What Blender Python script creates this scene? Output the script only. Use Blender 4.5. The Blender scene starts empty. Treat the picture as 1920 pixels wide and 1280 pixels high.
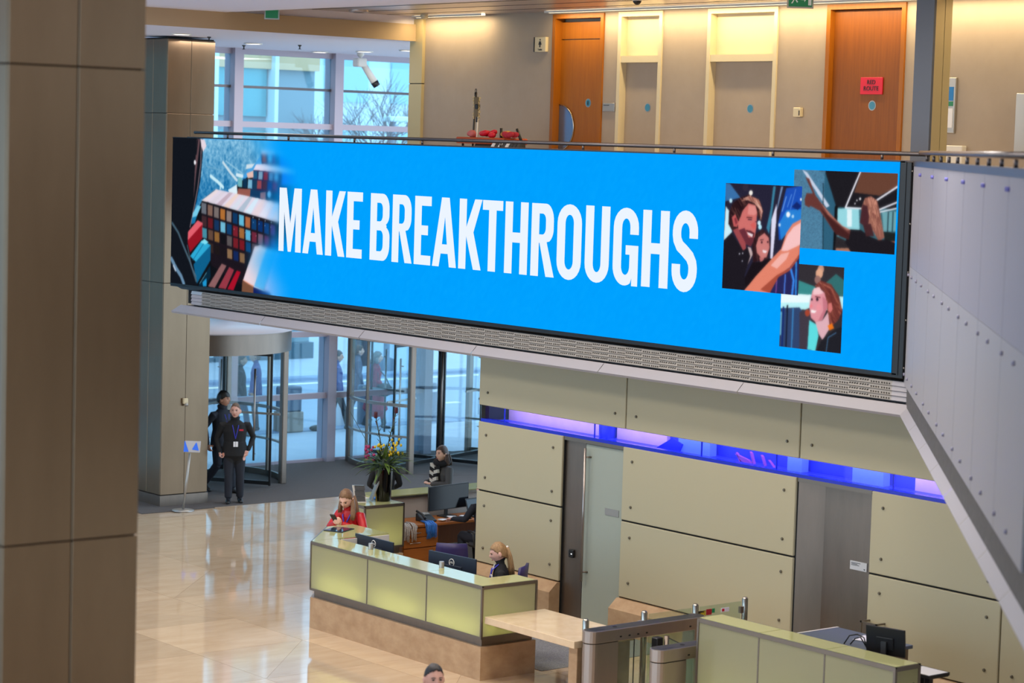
import bpy, bmesh, math, random
import numpy as np
from mathutils import Vector, Matrix, noise as mnoise
PI = math.pi
random.seed(7)
rng = np.random.default_rng(7)
S = bpy.context.scene
COL = S.collection

# ------------------------------------------------------------------ camera, sky, lights, exposure
def make_camera():
    yaw, pitch, roll = math.radians(50.79), math.radians(4.826), math.radians(-1.71)
    cy, sy, cp, sp = math.cos(yaw), math.sin(yaw), math.cos(pitch), math.sin(pitch)
    f = Vector((cy*cp, sy*cp, -sp)); r0 = Vector((sy, -cy, 0)); d0 = f.cross(r0)
    r = math.cos(roll)*r0 + math.sin(roll)*d0
    d = -math.sin(roll)*r0 + math.cos(roll)*d0
    cam = bpy.data.cameras.new('camera')
    cam.sensor_width = 36; cam.lens = 4436/1920*36
    cam.clip_start = 0.5; cam.clip_end = 400
    cam.dof.use_dof = True; cam.dof.focus_distance = 33.0; cam.dof.aperture_fstop = 2.0
    o = bpy.data.objects.new('camera', cam); COL.objects.link(o)
    m = Matrix((r, -d, -f)).transposed().to_4x4(); m.translation = Vector((0, 0, 6.5))
    o.matrix_world = m
    S.camera = o
make_camera()
S.view_settings.view_transform = 'Standard'; S.view_settings.look = 'None'
S.view_settings.exposure = 0.0; S.view_settings.gamma = 1.0
S.view_settings.use_curve_mapping = False
W = bpy.data.worlds.new('sky'); S.world = W; W.use_nodes = True
wb = W.node_tree.nodes['Background']; wb.inputs[0].default_value = (0.58, 0.79, 1.0, 1); wb.inputs[1].default_value = 2.9

def area(name, loc, direction, sx, sy, power, color, spread=PI):
    l = bpy.data.lights.new(name, 'AREA'); l.shape = 'RECTANGLE'; l.size = sx; l.size_y = sy
    l.energy = power; l.color = color; l.spread = spread
    o = bpy.data.objects.new(name, l); COL.objects.link(o); o.location = loc
    z = -Vector(direction).normalized(); y = Vector((0, 1, 0)); y = (y-z*y.dot(z)).normalized(); x = y.cross(z)
    o.rotation_euler = Matrix((x, y, z)).transposed().to_euler()
    return o
WARM = (1.0, 0.76, 0.42)
S.cycles.transparent_max_bounces = 40; S.cycles.max_bounces = 10; S.cycles.caustics_reflective = False; S.cycles.caustics_refractive = False
NEUT = (1.0, 0.94, 0.85)
for x in (12, 16.5):
    for y in (15, 20, 25, 29.5):
        area('ceiling_fill', (x, y, 8.3), (0, 0, -1), 2.0, 2.0, 160, NEUT)  # unseen area lights added under the lobby ceiling as general fill
for x in (5, 13):
    area('ceiling_fill', (x, -3, 8.3), (0, 0, -1), 2.0, 2.0, 260, NEUT)  # unseen pair added behind the camera to brighten the near pillar's reflections
for x in (22.5, 26.0):
    area('entrance_lamp', (x, 35.6, 8.05), (0, 0, -1), 2.4, 1.6, 120, (1.0, 0.90, 0.80))
area('corridor_lamp', (23.76, 31.05, 8.50), (0.10, 0, -1), 0.06, 1.8, 24, WARM)
area('corridor_lamp', (23.76, 22.3, 8.50), (0.10, 0, -1), 0.06, 12.3, 165, WARM)
area('wall_fill', (19.2, 20.5, 8.3), (0.35, 0, -1), 0.3, 9.0, 130, (1.0, 0.82, 0.58))  # unseen area light aimed at the lower wall, no fixture modelled

# ------------------------------------------------------------------ materials
def lin(c):
    return tuple(((v/255)/12.92 if v <= 10.3 else ((v/255+0.055)/1.055)**2.4) for v in c)
def M(name, rgb, rough=0.5, metal=0.0, spec=0.5, var=None, scale=8, stretch=None, amount=0.5, bump=0.0, bscale=60, aniso=0, coat=0, rand=0.0, alpha=None, emit=0, emit_rgb=None):
    m = bpy.data.materials.new(name); m.use_nodes = True
    nt = m.node_tree; b = nt.nodes['Principled BSDF']; L = nt.links
    c = (*lin(rgb), 1)
    b.inputs['Base Color'].default_value = c; b.inputs['Roughness'].default_value = rough
    b.inputs['Metallic'].default_value = metal; b.inputs['Specular IOR Level'].default_value = spec
    b.inputs['Anisotropic'].default_value = aniso; b.inputs['Coat Weight'].default_value = coat
    tc = nt.nodes.new('ShaderNodeTexCoord'); src = tc.outputs['Object']
    if stretch:
        mp = nt.nodes.new('ShaderNodeMapping'); mp.inputs['Scale'].default_value = stretch; L.new(src, mp.inputs[0]); src = mp.outputs[0]
    out = None
    if var:
        n = nt.nodes.new('ShaderNodeTexNoise'); n.inputs['Scale'].default_value = scale; n.inputs['Detail'].default_value = 6
        n.inputs['Roughness'].default_value = 0.62; L.new(src, n.inputs['Vector'])
        r = nt.nodes.new('ShaderNodeValToRGB'); r.color_ramp.elements[0].position = 0.5-amount/2; r.color_ramp.elements[1].position = 0.5+amount/2
        r.color_ramp.elements[0].color = c; r.color_ramp.elements[1].color = (*lin(var), 1); L.new(n.outputs['Fac'], r.inputs[0]); out = r.outputs[0]
    if rand:
        oi = nt.nodes.new('ShaderNodeObjectInfo'); mr = nt.nodes.new('ShaderNodeMapRange')
        mr.inputs['To Min'].default_value = 1-rand; mr.inputs['To Max'].default_value = 1+rand; L.new(oi.outputs['Random'], mr.inputs[0])
        hs = nt.nodes.new('ShaderNodeHueSaturation'); L.new(mr.outputs[0], hs.inputs['Value'])
        if out: L.new(out, hs.inputs['Color'])
        else: hs.inputs['Color'].default_value = c
        out = hs.outputs[0]
    if out: L.new(out, b.inputs['Base Color'])
    if bump:
        n2 = nt.nodes.new('ShaderNodeTexNoise'); n2.inputs['Scale'].default_value = bscale; n2.inputs['Detail'].default_value = 4; L.new(src, n2.inputs['Vector'])
        bp = nt.nodes.new('ShaderNodeBump'); bp.inputs['Strength'].default_value = bump; bp.inputs['Distance'].default_value = 0.02
        L.new(n2.outputs['Fac'], bp.inputs['Height']); L.new(bp.outputs[0], b.inputs['Normal'])
    if emit:
        b.inputs['Emission Color'].default_value = (*lin(emit_rgb or rgb), 1); b.inputs['Emission Strength'].default_value = emit
    return m
def glass(name, tint, refl=0.12, rough=0.0, haze=0.0, haze_rgb=(200, 210, 210)):
    m = bpy.data.materials.new(name); m.use_nodes = True; nt = m.node_tree; nt.nodes.clear(); L = nt.links
    o = nt.nodes.new('ShaderNodeOutputMaterial'); t = nt.nodes.new('ShaderNodeBsdfTransparent'); t.inputs[0].default_value = (*tint, 1)
    g = nt.nodes.new('ShaderNodeBsdfGlossy'); g.inputs['Roughness'].default_value = rough
    fr = nt.nodes.new('ShaderNodeLayerWeight'); fr.inputs[0].default_value = 0.5
    pw = nt.nodes.new('ShaderNodeMath'); pw.operation = 'POWER'; pw.inputs[1].default_value = 4.0; L.new(fr.outputs['Facing'], pw.inputs[0])
    ma = nt.nodes.new('ShaderNodeMath'); ma.operation = 'MULTIPLY_ADD'; ma.inputs[1].default_value = 0.55; ma.inputs[2].default_value = refl*0.3; L.new(pw.outputs[0], ma.inputs[0])
    mx = nt.nodes.new('ShaderNodeMixShader'); L.new(ma.outputs[0], mx.inputs[0]); L.new(t.outputs[0], mx.inputs[1]); L.new(g.outputs[0], mx.inputs[2])
    last = mx
    if haze:
        d = nt.nodes.new('ShaderNodeBsdfDiffuse'); d.inputs[0].default_value = (*lin(haze_rgb), 1)
        m2 = nt.nodes.new('ShaderNodeMixShader'); m2.inputs[0].default_value = haze; L.new(mx.outputs[0], m2.inputs[1]); L.new(d.outputs[0], m2.inputs[2]); last = m2
    L.new(last.outputs[0], o.inputs[0]); return m
def frosted(name, rgb, trans=0.6):
    m = bpy.data.materials.new(name); m.use_nodes = True; nt = m.node_tree; nt.nodes.clear(); L = nt.links
    o = nt.nodes.new('ShaderNodeOutputMaterial'); t = nt.nodes.new('ShaderNodeBsdfTranslucent'); d = nt.nodes.new('ShaderNodeBsdfDiffuse'); g = nt.nodes.new('ShaderNodeBsdfGlossy')
    t.inputs[0].default_value = (*lin(rgb), 1); d.inputs[0].default_value = (*lin(rgb), 1); g.inputs['Roughness'].default_value = 0.12
    a = nt.nodes.new('ShaderNodeMixShader'); a.inputs[0].default_value = trans; L.new(d.outputs[0], a.inputs[1]); L.new(t.outputs[0], a.inputs[2])
    fr = nt.nodes.new('ShaderNodeFresnel'); fr.inputs[0].default_value = 1.45
    b = nt.nodes.new('ShaderNodeMixShader'); L.new(fr.outputs[0], b.inputs[0]); L.new(a.outputs[0], b.inputs[1]); L.new(g.outputs[0], b.inputs[2]); L.new(b.outputs[0], o.inputs[0])
    return m
def emitter(name, rgb, strength=1.0):
    m = bpy.data.materials.new(name); m.use_nodes = True; nt = m.node_tree; nt.nodes.clear()
    o = nt.nodes.new('ShaderNodeOutputMaterial'); e = nt.nodes.new('ShaderNodeEmission'); e.inputs[0].default_value = (*lin(rgb), 1); e.inputs[1].default_value = strength
    nt.links.new(e.outputs[0], o.inputs[0]); return m
def emit_attr(name):
    m = bpy.data.materials.new(name); m.use_nodes = True; nt = m.node_tree; nt.nodes.clear()
    o = nt.nodes.new('ShaderNodeOutputMaterial'); e = nt.nodes.new('ShaderNodeEmission'); a = nt.nodes.new('ShaderNodeAttribute'); a.attribute_name = 'art'
    nt.links.new(a.outputs['Color'], e.inputs[0]); nt.links.new(e.outputs[0], o.inputs[0]); return m

m_trav = M('travertine', (208, 186, 158), 0.06, 0, 0.6, (184, 156, 124), 1.6, (1, 3.2, 1), 0.7, rand=0.11)
m_stone = M('honed_travertine', (196, 166, 132), 0.3, 0, 0.4, (160, 126, 94), 4.0, (1, 1, 1.6), 0.6)
m_stone_top = M('polished_stone', (236, 212, 180), 0.12, 0, 0.5, (216, 188, 152), 5.0, None, 0.6)
m_carpet = M('grey_carpet', (104, 100, 99), 0.95, 0, 0.1, (84, 81, 81), 90, None, 0.5, bump=0.4, bscale=250)
m_granite = M('granite_flecks', (150, 150, 146), 0.8, 0, 0.2, (84, 86, 88), 120, None, 0.25)
m_panel = M('enamel_panel', (180, 171, 142), 0.32, 0, 0.35)
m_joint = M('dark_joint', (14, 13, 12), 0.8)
m_steel = M('brushed_steel', (184, 172, 164), 0.36, 0.9, 0.5, (168, 156, 148), 3, (1, 1, 0.15), 0.6, aniso=0.5)
m_steel_d = M('dark_brushed_steel', (140, 126, 114), 0.35, 0.85, 0.5, (122, 110, 100), 4, (1, 1, 0.2), 0.6)
m_clad = M('pillar_cladding', (138, 117, 95), 0.30, 0.92, 0.5, (122, 103, 83), 2, (1, 1, 0.25), 0.6, aniso=0.4)
m_chrome = M('polished_steel', (176, 170, 160), 0.18, 1.0)
m_mull = M('lilac_grey_paint', (176, 166, 178), 0.45, 0.2)
m_dark = M('black_plastic', (20, 20, 22), 0.42)
m_dark2 = M('black_bezel', (16, 16, 17), 0.35)
m_grey = M('charcoal_plastic', (44, 44, 45), 0.5)
m_white = M('white_paint', (226, 222, 214), 0.55)
m_offw = M('corridor_wall_paint', (168, 152, 134), 0.6, var=(162, 146, 128), scale=3)
m_cream = M('cream_joinery', (212, 198, 164), 0.45)
m_ceil = M('ceiling_white', (244, 238, 248), 0.7)
m_ceil_metal = M('ceiling_metal', (196, 186, 184), 0.3, 0.55, 0.5, (182, 170, 166), 3, (6, 0.3, 1), 0.6)
m_brown = M('bulkhead_brown', (186, 162, 128), 0.7)
m_wood = M('oak_veneer', (166, 100, 20), 0.42, 0, 0.4, (142, 80, 12), 5, (6, 6, 0.35), 0.6)
m_wood_d = M('oak_dark', (142, 80, 18), 0.45, 0, 0.4, (120, 64, 12), 5, (6, 6, 0.35), 0.6)
m_desk = M('desk_cherry', (186, 112, 48), 0.4, 0, 0.4, (160, 90, 34), 4, (0.5, 6, 6), 0.6)
m_trim = M('desk_metal_trim', (128, 118, 108), 0.35, 0.8)
m_soffit = M('pale_soffit', (160, 156, 162), 0.5)
m_grille = M('grille_metal', (150, 144, 138), 0.5, 0.2)
m_glasswall = M('white_back_painted_glass', (146, 143, 154), 0.5, 0, 0.3)
m_rail = M('handrail_metal', (96, 90, 92), 0.35, 0.7)
m_blue_trim = M('blue_film', (20, 40, 190), 0.2)
m_glass = glass('clear_glass', (0.80, 0.93, 0.98), 0.15)
m_glass_in = glass('interior_glass', (0.86, 0.93, 0.86), 0.15, haze=0.05)
m_glass_rev = glass('door_glass', (0.90, 0.96, 0.98), 0.15)
m_frost = M('frosted_glass_door', (158, 164, 152), 0.25, 0, 0.5)
m_yellow = frosted('backlit_green_glass', (210, 208, 172), 0.6)
m_top = M('green_glass_top', (176, 176, 122), 0.06, 0, 0.5)
m_inner = M('pale_liner', (216, 212, 206), 0.7)
m_navy = M('navy_cloth', (24, 27, 38), 0.8)
m_black_cloth = M('black_cloth', (19, 19, 21), 0.85)
m_red = M('red_satin', (205, 24, 30), 0.38, 0, 0.5, (168, 10, 20), 9, None, 0.5, bump=0.35, bscale=14)
m_redcoat = M('crimson_coat', (158, 18, 48), 0.8)
m_bluecoat = M('blue_padded_cloth', (26, 60, 128), 0.7)
m_greycoat = M('grey_padded_coat', (74, 72, 72), 0.75, bump=0.3, bscale=12)
m_purple = M('purple_leather', (52, 42, 92), 0.45)
m_blue_tape = M('blue_lanyard', (58, 62, 190), 0.6)
m_tape_lb = M('bright_blue_lanyard', (58, 140, 222), 0.6, var=(30, 90, 190), scale=40)
m_tape_w = M('white_lanyard', (214, 204, 196), 0.7, var=(150, 138, 132), scale=45)
m_paper = M('paper', (232, 232, 236), 0.7)
m_skin = M('skin', (226, 178, 156), 0.5, 0, 0.4)
m_skin2 = M('skin_tan', (198, 146, 120), 0.5, 0, 0.4)
m_skin3 = M('skin_pink', (220, 168, 150), 0.5, 0, 0.4)
m_lips = M('lips', (168, 84, 80), 0.5)
m_eye = M('dark_eye', (38, 28, 26), 0.3)
m_hair_br = M('brown_hair', (96, 68, 46), 0.5, var=(140, 104, 70), scale=30, stretch=(3, 3, 0.4))
m_hair_dk = M('dark_hair', (52, 36, 30), 0.5, var=(84, 60, 48), scale=30, stretch=(3, 3, 0.4))
m_hair_bl = M('blonde_hair', (182, 144, 96), 0.5, var=(116, 84, 56), scale=26, stretch=(3, 3, 0.5))
m_hair_gr = M('grey_hair', (150, 142, 134), 0.6, var=(96, 88, 84), scale=30)
m_hair_sh = M('cropped_hair', (104, 84, 70), 0.7)
m_hair_bk = M('black_hair', (24, 22, 24), 0.5, var=(52, 48, 50), scale=30)
m_leaf = M('leaf_green', (62, 92, 40), 0.5, var=(104, 128, 50), scale=12, rand=0.2)
m_leaf2 = M('leaf_dark', (34, 54, 34), 0.5, rand=0.2)
m_bud = M('crimson_bud', (88, 26, 40), 0.5, var=(60, 18, 30), scale=40)
m_yel = M('yellow_flower', (206, 176, 30), 0.5, rand=0.2)
m_pink = M('magenta_flower', (150, 36, 88), 0.5, rand=0.2)
m_vase = M('black_glazed_vase', (8, 8, 9), 0.1, 0, 0.4)
m_redsign = M('red_sign', (210, 26, 56), 0.5)
m_green = M('exit_green', (10, 110, 66), 0.4, emit=0.25)
m_tealdisc = M('blue_disc', (60, 130, 160), 0.4)
m_plate = M('grey_plate', (168, 164, 158), 0.35, 0.6)
m_ground = M('pale_paving', (186, 196, 206), 0.8, var=(170, 182, 196), scale=1.5)
m_road = M('wet_road', (150, 166, 184), 0.5, var=(134, 152, 172), scale=0.6)
m_kerb = M('kerb_blue_grey', (130, 150, 176), 0.7)
m_line = M('road_line', (240, 236, 214), 0.7)
m_tealb = M('teal_cladding', (62, 140, 152), 0.25, 0.2, 0.5, (92, 174, 180), 0.5, None, 0.6)
m_bandb = M('beige_band', (206, 178, 136), 0.6)
m_mulb = M('pale_fin', (214, 236, 240), 0.5)
m_bark = M('bark', (96, 88, 92), 0.9)
m_boll = M('bollard_white', (216, 222, 228), 0.5)
m_boll2 = M('bollard_grey', (96, 110, 128), 0.5)

# ------------------------------------------------------------------ mesh helpers
ORIGIN = {}
def origin_of(p):
    while p is not None:
        if p.name in ORIGIN: return ORIGIN[p.name]
        p = p.parent
    return Vector((0, 0, 0))
class MB:
    def __init__(s): s.v = []; s.f = []; s.mi = []; s.mats = []; s.sm = []
    def m(s, mat):
        if mat not in s.mats: s.mats.append(mat)
        return s.mats.index(mat)
    def add(s, vs, fs, mat=None, smooth=False):
        o = len(s.v); k = s.m(mat) if mat else 0
        s.v += [tuple(v) for v in vs]; s.f += [tuple(i+o for i in f) for f in fs]; s.mi += [k]*len(fs); s.sm += [smooth]*len(fs); return s
    def box(s, a, b, mat=None):
        x0, y0, z0 = a; x1, y1, z1 = b
        v = [(x0, y0, z0), (x1, y0, z0), (x1, y1, z0), (x0, y1, z0), (x0, y0, z1), (x1, y0, z1), (x1, y1, z1), (x0, y1, z1)]
        return s.add(v, [(3, 2, 1, 0), (4, 5, 6, 7), (0, 1, 5, 4), (1, 2, 6, 5), (2, 3, 7, 6), (3, 0, 4, 7)], mat)
    def obox(s, c, ux, uy, uz, mat=None):      # oriented box from half-vectors
        c = Vector(c); ux = Vector(ux); uy = Vector(uy); uz = Vector(uz)
        v = [c+a*ux+b*uy+d*uz for d in (-1, 1) for a, b in ((-1, -1), (1, -1), (1, 1), (-1, 1))]
        return s.add(v, [(3, 2, 1, 0), (4, 5, 6, 7), (0, 1, 5, 4), (1, 2, 6, 5), (2, 3, 7, 6), (3, 0, 4, 7)], mat)
    def cbox(s, a, b, c=0.01, mat=None):        # chamfered box
        x0, y0, z0 = a; x1, y1, z1 = b
        c = min(c, (x1-x0)/2.01, (y1-y0)/2.01, (z1-z0)/2.01)
        ring = lambda e: [(x0+c, y0+e), (x1-c, y0+e), (x1-e, y0+c), (x1-e, y1-c), (x1-c, y1-e), (x0+c, y1-e), (x0+e, y1-c), (x0+e, y0+c)]
        zs = [(z0, c*0.9), (z0+c, 0), (z1-c, 0), (z1, c*0.9)]
        v = []; f = []
        for z, e in zs: v += [(x, y, z) for x, y in ring(e)]
        for k in range(3):
            for i in range(8): f.append((k*8+i, k*8+(i+1) % 8, (k+1)*8+(i+1) % 8, (k+1)*8+i))
        f.append(tuple(range(7, -1, -1))); f.append(tuple(range(24, 32)))
        return s.add(v, f, mat)
    def prism(s, pts, z0, z1, mat=None):
        n = len(pts); v = [(x, y, z0) for x, y in pts]+[(x, y, z1) for x, y in pts]
        f = [tuple(range(n-1, -1, -1)), tuple(range(n, 2*n))]+[(i, (i+1) % n, n+(i+1) % n, n+i) for i in range(n)]
        return s.add(v, f, mat)
    def quad(s, a, b, c, d, mat=None): return s.add([a, b, c, d], [(0, 1, 2, 3)], mat)
    def tube(s, path, r, n=8, mat=None, cap=True, flat=1.0):
        path = [Vector(p) for p in path]; rs = r if isinstance(r, (list, tuple)) else [r]*len(path)
        v = []; f = []; up0 = None
        for i, p in enumerate(path):
            d = (path[min(i+1, len(path)-1)]-path[max(i-1, 0)]).normalized()
            if up0 is None:
                up0 = Vector((0, 0, 1)) if abs(d.z) < 0.9 else Vector((1, 0, 0))
            a = d.cross(up0).normalized(); b = a.cross(d).normalized(); up0 = b
            for k in range(n):
                t = 2*PI*k/n; v.append(p+rs[i]*(math.cos(t)*a+flat*math.sin(t)*b))
        for i in range(len(path)-1):
            for k in range(n): f.append((i*n+k, i*n+(k+1) % n, (i+1)*n+(k+1) % n, (i+1)*n+k))
        if cap: f.append(tuple(range(n-1, -1, -1))); f.append(tuple((len(path)-1)*n+k for k in range(n)))
        return s.add(v, f, mat, True)
    def lathe(s, prof, c=(0, 0), n=24, mat=None, smooth=True, caps=True):
        v = []; f = []
        for r, z in prof: v += [(c[0]+r*math.cos(2*PI*k/n), c[1]+r*math.sin(2*PI*k/n), z) for k in range(n)]
        for i in range(len(prof)-1):
            for k in range(n): f.append((i*n+k, i*n+(k+1) % n, (i+1)*n+(k+1) % n, (i+1)*n+k))
        s.add(v, f, mat, smooth)
        if caps: s.add(v[:n], [tuple(range(n-1, -1, -1))], mat); s.add(v[-n:], [tuple(range(n))], mat)
        return s
    def ell(s, c, r, mat=None, nu=12, nv=8, rot=None):
        v = []; f = []
        for j in range(nv+1):
            t = PI*j/nv
            for i in range(nu):
                p = 2*PI*i/nu; q = Vector((r[0]*math.sin(t)*math.cos(p), r[1]*math.sin(t)*math.sin(p), r[2]*math.cos(t)))
                if rot is not None: q = rot @ q
                v.append(Vector(c)+q)
        for j in range(nv):
            for i in range(nu): f.append((j*nu+i, (j+1)*nu+i, (j+1)*nu+(i+1) % nu, j*nu+(i+1) % nu))
        return s.add(v, f, mat, True)
    def build(s, name, mat=None, parent=None, local=False, kind=None, label=None, bevel=0):
        me = bpy.data.meshes.new(name)
        o = Vector((0, 0, 0)) if local else origin_of(parent)
        me.from_pydata([(x-o.x, y-o.y, z-o.z) for x, y, z in s.v], [], s.f)
        for mm in (s.mats or [mat]): me.materials.append(mm)
        if s.mats: me.polygons.foreach_set('material_index', s.mi)
        me.polygons.foreach_set('use_smooth', s.sm)
        me.update()
        ob = bpy.data.objects.new(name, me); COL.objects.link(ob)
        if parent is not None: ob.parent = parent
        if kind: ob['kind'] = kind
        if label: ob['label'] = label
        if bevel:
            bv = ob.modifiers.new('edge', 'BEVEL'); bv.width = bevel; bv.segments = 2; bv.limit_method = 'ANGLE'
        return ob
def tag(o, label, cat, group=None):
    o['label'] = label; o['category'] = cat
    if group: o['group'] = group
    return o
def thing(name, label, cat, loc=(0, 0, 0), rz=0, group=None):
    o = bpy.data.objects.new(name, None); COL.objects.link(o); o.location = loc; o.rotation_euler = (0, 0, rz); o.empty_display_size = 0.1
    ORIGIN[o.name] = Vector(loc); return tag(o, label, cat, group)
def struct(name, loc=(0, 0, 0)):
    o = bpy.data.objects.new(name, None); COL.objects.link(o); o.location = loc; o['kind'] = 'structure'; ORIGIN[o.name] = Vector(loc); return o
def BOX(a, b): return MB().box(a, b)
def CB(a, b, c=0.01): return MB().cbox(a, b, c)
def text(name, body, size, mat, parent, at, right, up, depth=0.002, align='CENTER'):
    cu = bpy.data.curves.new(name, 'FONT'); cu.body = body; cu.size = size; cu.align_x = align; cu.align_y = 'CENTER'; cu.extrude = depth
    t = bpy.data.objects.new('tmp', cu); COL.objects.link(t)
    bpy.context.view_layer.update()
    me = bpy.data.meshes.new_from_object(t.evaluated_get(bpy.context.evaluated_depsgraph_get()))
    bpy.data.objects.remove(t)
    r = Vector(right).normalized(); u = Vector(up).normalized(); n = r.cross(u)
    mt = Matrix((r, u, n)).transposed().to_4x4(); mt.translation = Vector(at)-origin_of(parent)
    me.transform(mt); me.materials.clear(); me.materials.append(mat)
    o = bpy.data.objects.new(name, me); COL.objects.link(o); o.parent = parent; return o
# on faces that look towards -X the reader's right is -Y; on faces that look towards -Y it is +X
RX, UPZ = (0, -1, 0), (0, 0, 1)

# ------------------------------------------------------------------ floor, carpet, ground
fl = struct('floor')
BOX((-12, -10, -0.2), (36, 38.9, -0.012)).build('base', m_trav, fl)
def tile(pts):
    cx = sum(p[0] for p in pts)/len(pts); cy = sum(p[1] for p in pts)/len(pts); g = 0.003
    q = [(p[0]+(cx-p[0])*g/0.8, p[1]+(cy-p[1])*g/0.8) for p in pts]
    MB().prism(q, -0.012, 0.0).build('tile', m_trav, fl)
TS = 1.6; X0 = 15.46; Y0 = 23.42
for i in range(-5, 4):
    for j in range(-5, 8):
        x0, y0 = X0+i*TS, Y0+j*TS; x1, y1 = x0+TS, y0+TS
        if y1 > 34.85: y1 = min(y1, 34.85)
        if y0 > 34.5: continue
        k = (i*7+j*3) % 4
        if k == 0: tile([(x0, y0), (x1, y0), (x1, y1)]); tile([(x0, y0), (x1, y1), (x0, y1)])
        elif k == 2: tile([(x0, y0), (x1, y0), (x0, y1)]); tile([(x1, y0), (x1, y1), (x0, y1)])
        else: tile([(x0, y0), (x1, y0), (x1, y1), (x0, y1)])
for i in range(4, 9):
    for j in range(5, 8):
        x0, y0 = X0+i*TS, Y0+j*TS; tile([(x0, y0), (x0+TS, y0), (x0+TS, min(y0+TS, 34.85)), (x0, min(y0+TS, 34.85))])
BOX((20.42, 34.85, -0.011), (33, 38.85, 0.006)).build('entrance_carpet', m_carpet, fl)
BOX((18.56, 21.98, -0.011), (21.0, 26.4, 0.006)).build('staff_carpet', m_granite, fl)
gr = struct('ground')
BOX((-40, 38.9, -0.2), (120, 43.0, -0.004)).build('plaza', m_ground, gr)
BOX((-40, 43.0, -0.2), (120, 43.5, 0.01)).build('kerb', m_kerb, gr)
BOX((-40, 43.5, -0.2), (120, 52.2, -0.03)).build('road', m_road, gr)
BOX((-40, 52.2, -0.2), (120, 52.7, 0.05)).build('far_kerb', m_kerb, gr)
BOX((-40, 52.7, -0.2), (120, 160, 0.03)).build('far_pavement', m_ground, gr)
BOX((-40, 51.5, -0.03), (120, 51.75, -0.02)).build('road_line', m_line, gr)
for k in range(7): BOX((27+k*2.6, 46.3, -0.03), (28.4+k*2.6, 46.5, -0.022)).build('lane_mark', m_line, gr)

# ------------------------------------------------------------------ lower wall with bolted panels and doors
wl = struct('wall_right')
WX = 21.0
BOX((WX+0.045, 26.35, 0), (24.5, 26.44, 5.3)).build('end_core', m_joint, wl)
BOX((WX+0.03, 26.05, 0), (WX+0.2, 26.42, 2.46)).build('core', m_joint, wl)
BOX((WX+0.03, 12.0, 0), (WX+0.2, 18.9, 2.49)).build('core', m_joint, wl)
BOX((WX+0.03, 20.12, 0), (WX+0.2, 23.33, 2.49)).build('core', m_joint, wl)
BOX((WX+0.03, 24.56, 0), (WX+0.2, 26.1, 2.49)).build('core', m_joint, wl)
BOX((WX+0.03, 12.0, 2.74), (WX+0.06, 26.42, 3.7)).build('upper_core', m_joint, wl)
m_bolt = M('bolt_metal', (120, 114, 100), .4, .6)
def bolt(y, z, par): MB().lathe([(0.019, 0), (0.019, 0.012), (0.013, 0.02)], n=10).build('bolt', m_bolt, par, local=True).matrix_basis = Matrix.Translation((WX-0.006, y, z)) @ Matrix.Rotation(-PI/2, 4, 'Y')
def panel(y0, y1, z0, z1, bolts):
    p = CB((WX-0.005, y0, z0), (WX+0.035, y1, z1), 0.008).build('panel', m_panel, wl)
    for by, bz in bolts: bolt(by, bz, p)
G = 0.012
for y0, y1 in ((24.57, 26.44), (20.13, 23.32), (16.88, 18.88), (13.6, 16.86)):
    lo, hi = y0+0.19, y1-0.19
    panel(y0, y1, 1.5+G, 2.49, [(lo, 1.7), (hi, 1.7), (lo, 2.31), (hi, 2.31)])
    panel(y0, y1, 0.47, 1.5-G, [(lo, 0.68), (hi, 0.68), (lo, 1.29), (hi, 1.29)])
for y0, y1 in ((23.30, 26.44), (20.10, 23.28), (16.88, 20.08), (13.6, 16.86)):
    panel(y0, y1, 2.73, 3.68, [(y0+0.2, 2.92), (y1-0.2, 2.92)])
for y0, y1 in ((24.56, 26.42), (20.12, 23.33), (12.0, 18.9)):                  # chamfered stone base
    n = 1 if y1-y0 < 2.5 else (2 if y1-y0 < 4 else 4)
    for k in range(n):
        a, b = y0+(y1-y0)*k/n+0.002, y0+(y1-y0)*(k+1)/n-0.002
        v = []
        for y, c in ((a, 0), (b, 0)):
            v += [(WX-0.17, y, 0), (WX+0.02, y, 0), (WX+0.02, y, 0.455), (WX-0.03, y, 0.455), (WX-0.17, y, 0.33)]
        MB().add(v, [(0, 1, 2, 3, 4), (9, 8, 7, 6, 5), (0, 5, 6, 1), (1, 6, 7, 2), (2, 7, 8, 3), (3, 8, 9, 4), (4, 9, 5, 0)]).build('stone_base', m_stone, wl)
# glass slot above the panels; its lit interior is invented
slot = struct('window_1', (WX, 20, 2.6))
m_slot_stone = M('slot_stone', (236, 206, 196), 0.7, var=(216, 186, 180), scale=3)
m_slot_blue = M('slot_blue', (40, 60, 210), 0.4); m_slot_blue2 = M('slot_pale_blue', (120, 170, 235), 0.4); m_slot_red = M('slot_red', (170, 90, 150), 0.5)
BOX((WX+0.02, 13.6, 2.49), (WX+0.10, 26.42, 2.535)).build('sill', m_blue_trim, slot)
BOX((WX+0.5, 13.6, 2.49), (WX+0.56, 26.3, 3.0)).build('back', m_slot_blue, slot)
BOX((WX+0.1, 13.6, 2.45), (WX+0.56, 26.42, 2.5)).build('shelf', m_slot_blue, slot)
BOX((WX+0.1, 13.6, 2.98), (WX+0.56, 26.3, 3.02)).build('lid', m_slot_blue, slot)
for y0, y1 in ((24.2, 26.3), (22.95, 23.95), (17.0, 18.6)): BOX((WX+0.44, y0, 2.5), (WX+0.5, y1, 3.0)).build('stone_slab', m_slot_stone, slot)
for y0, y1, z1 in ((22.0, 22.6, 2.74), (20.35, 20.6, 2.9), (19.0, 19.5, 2.8)): BOX((WX+0.32, y0, 2.5), (WX+0.44, y1, z1)).build('pale_box', m_slot_blue2, slot)
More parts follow.
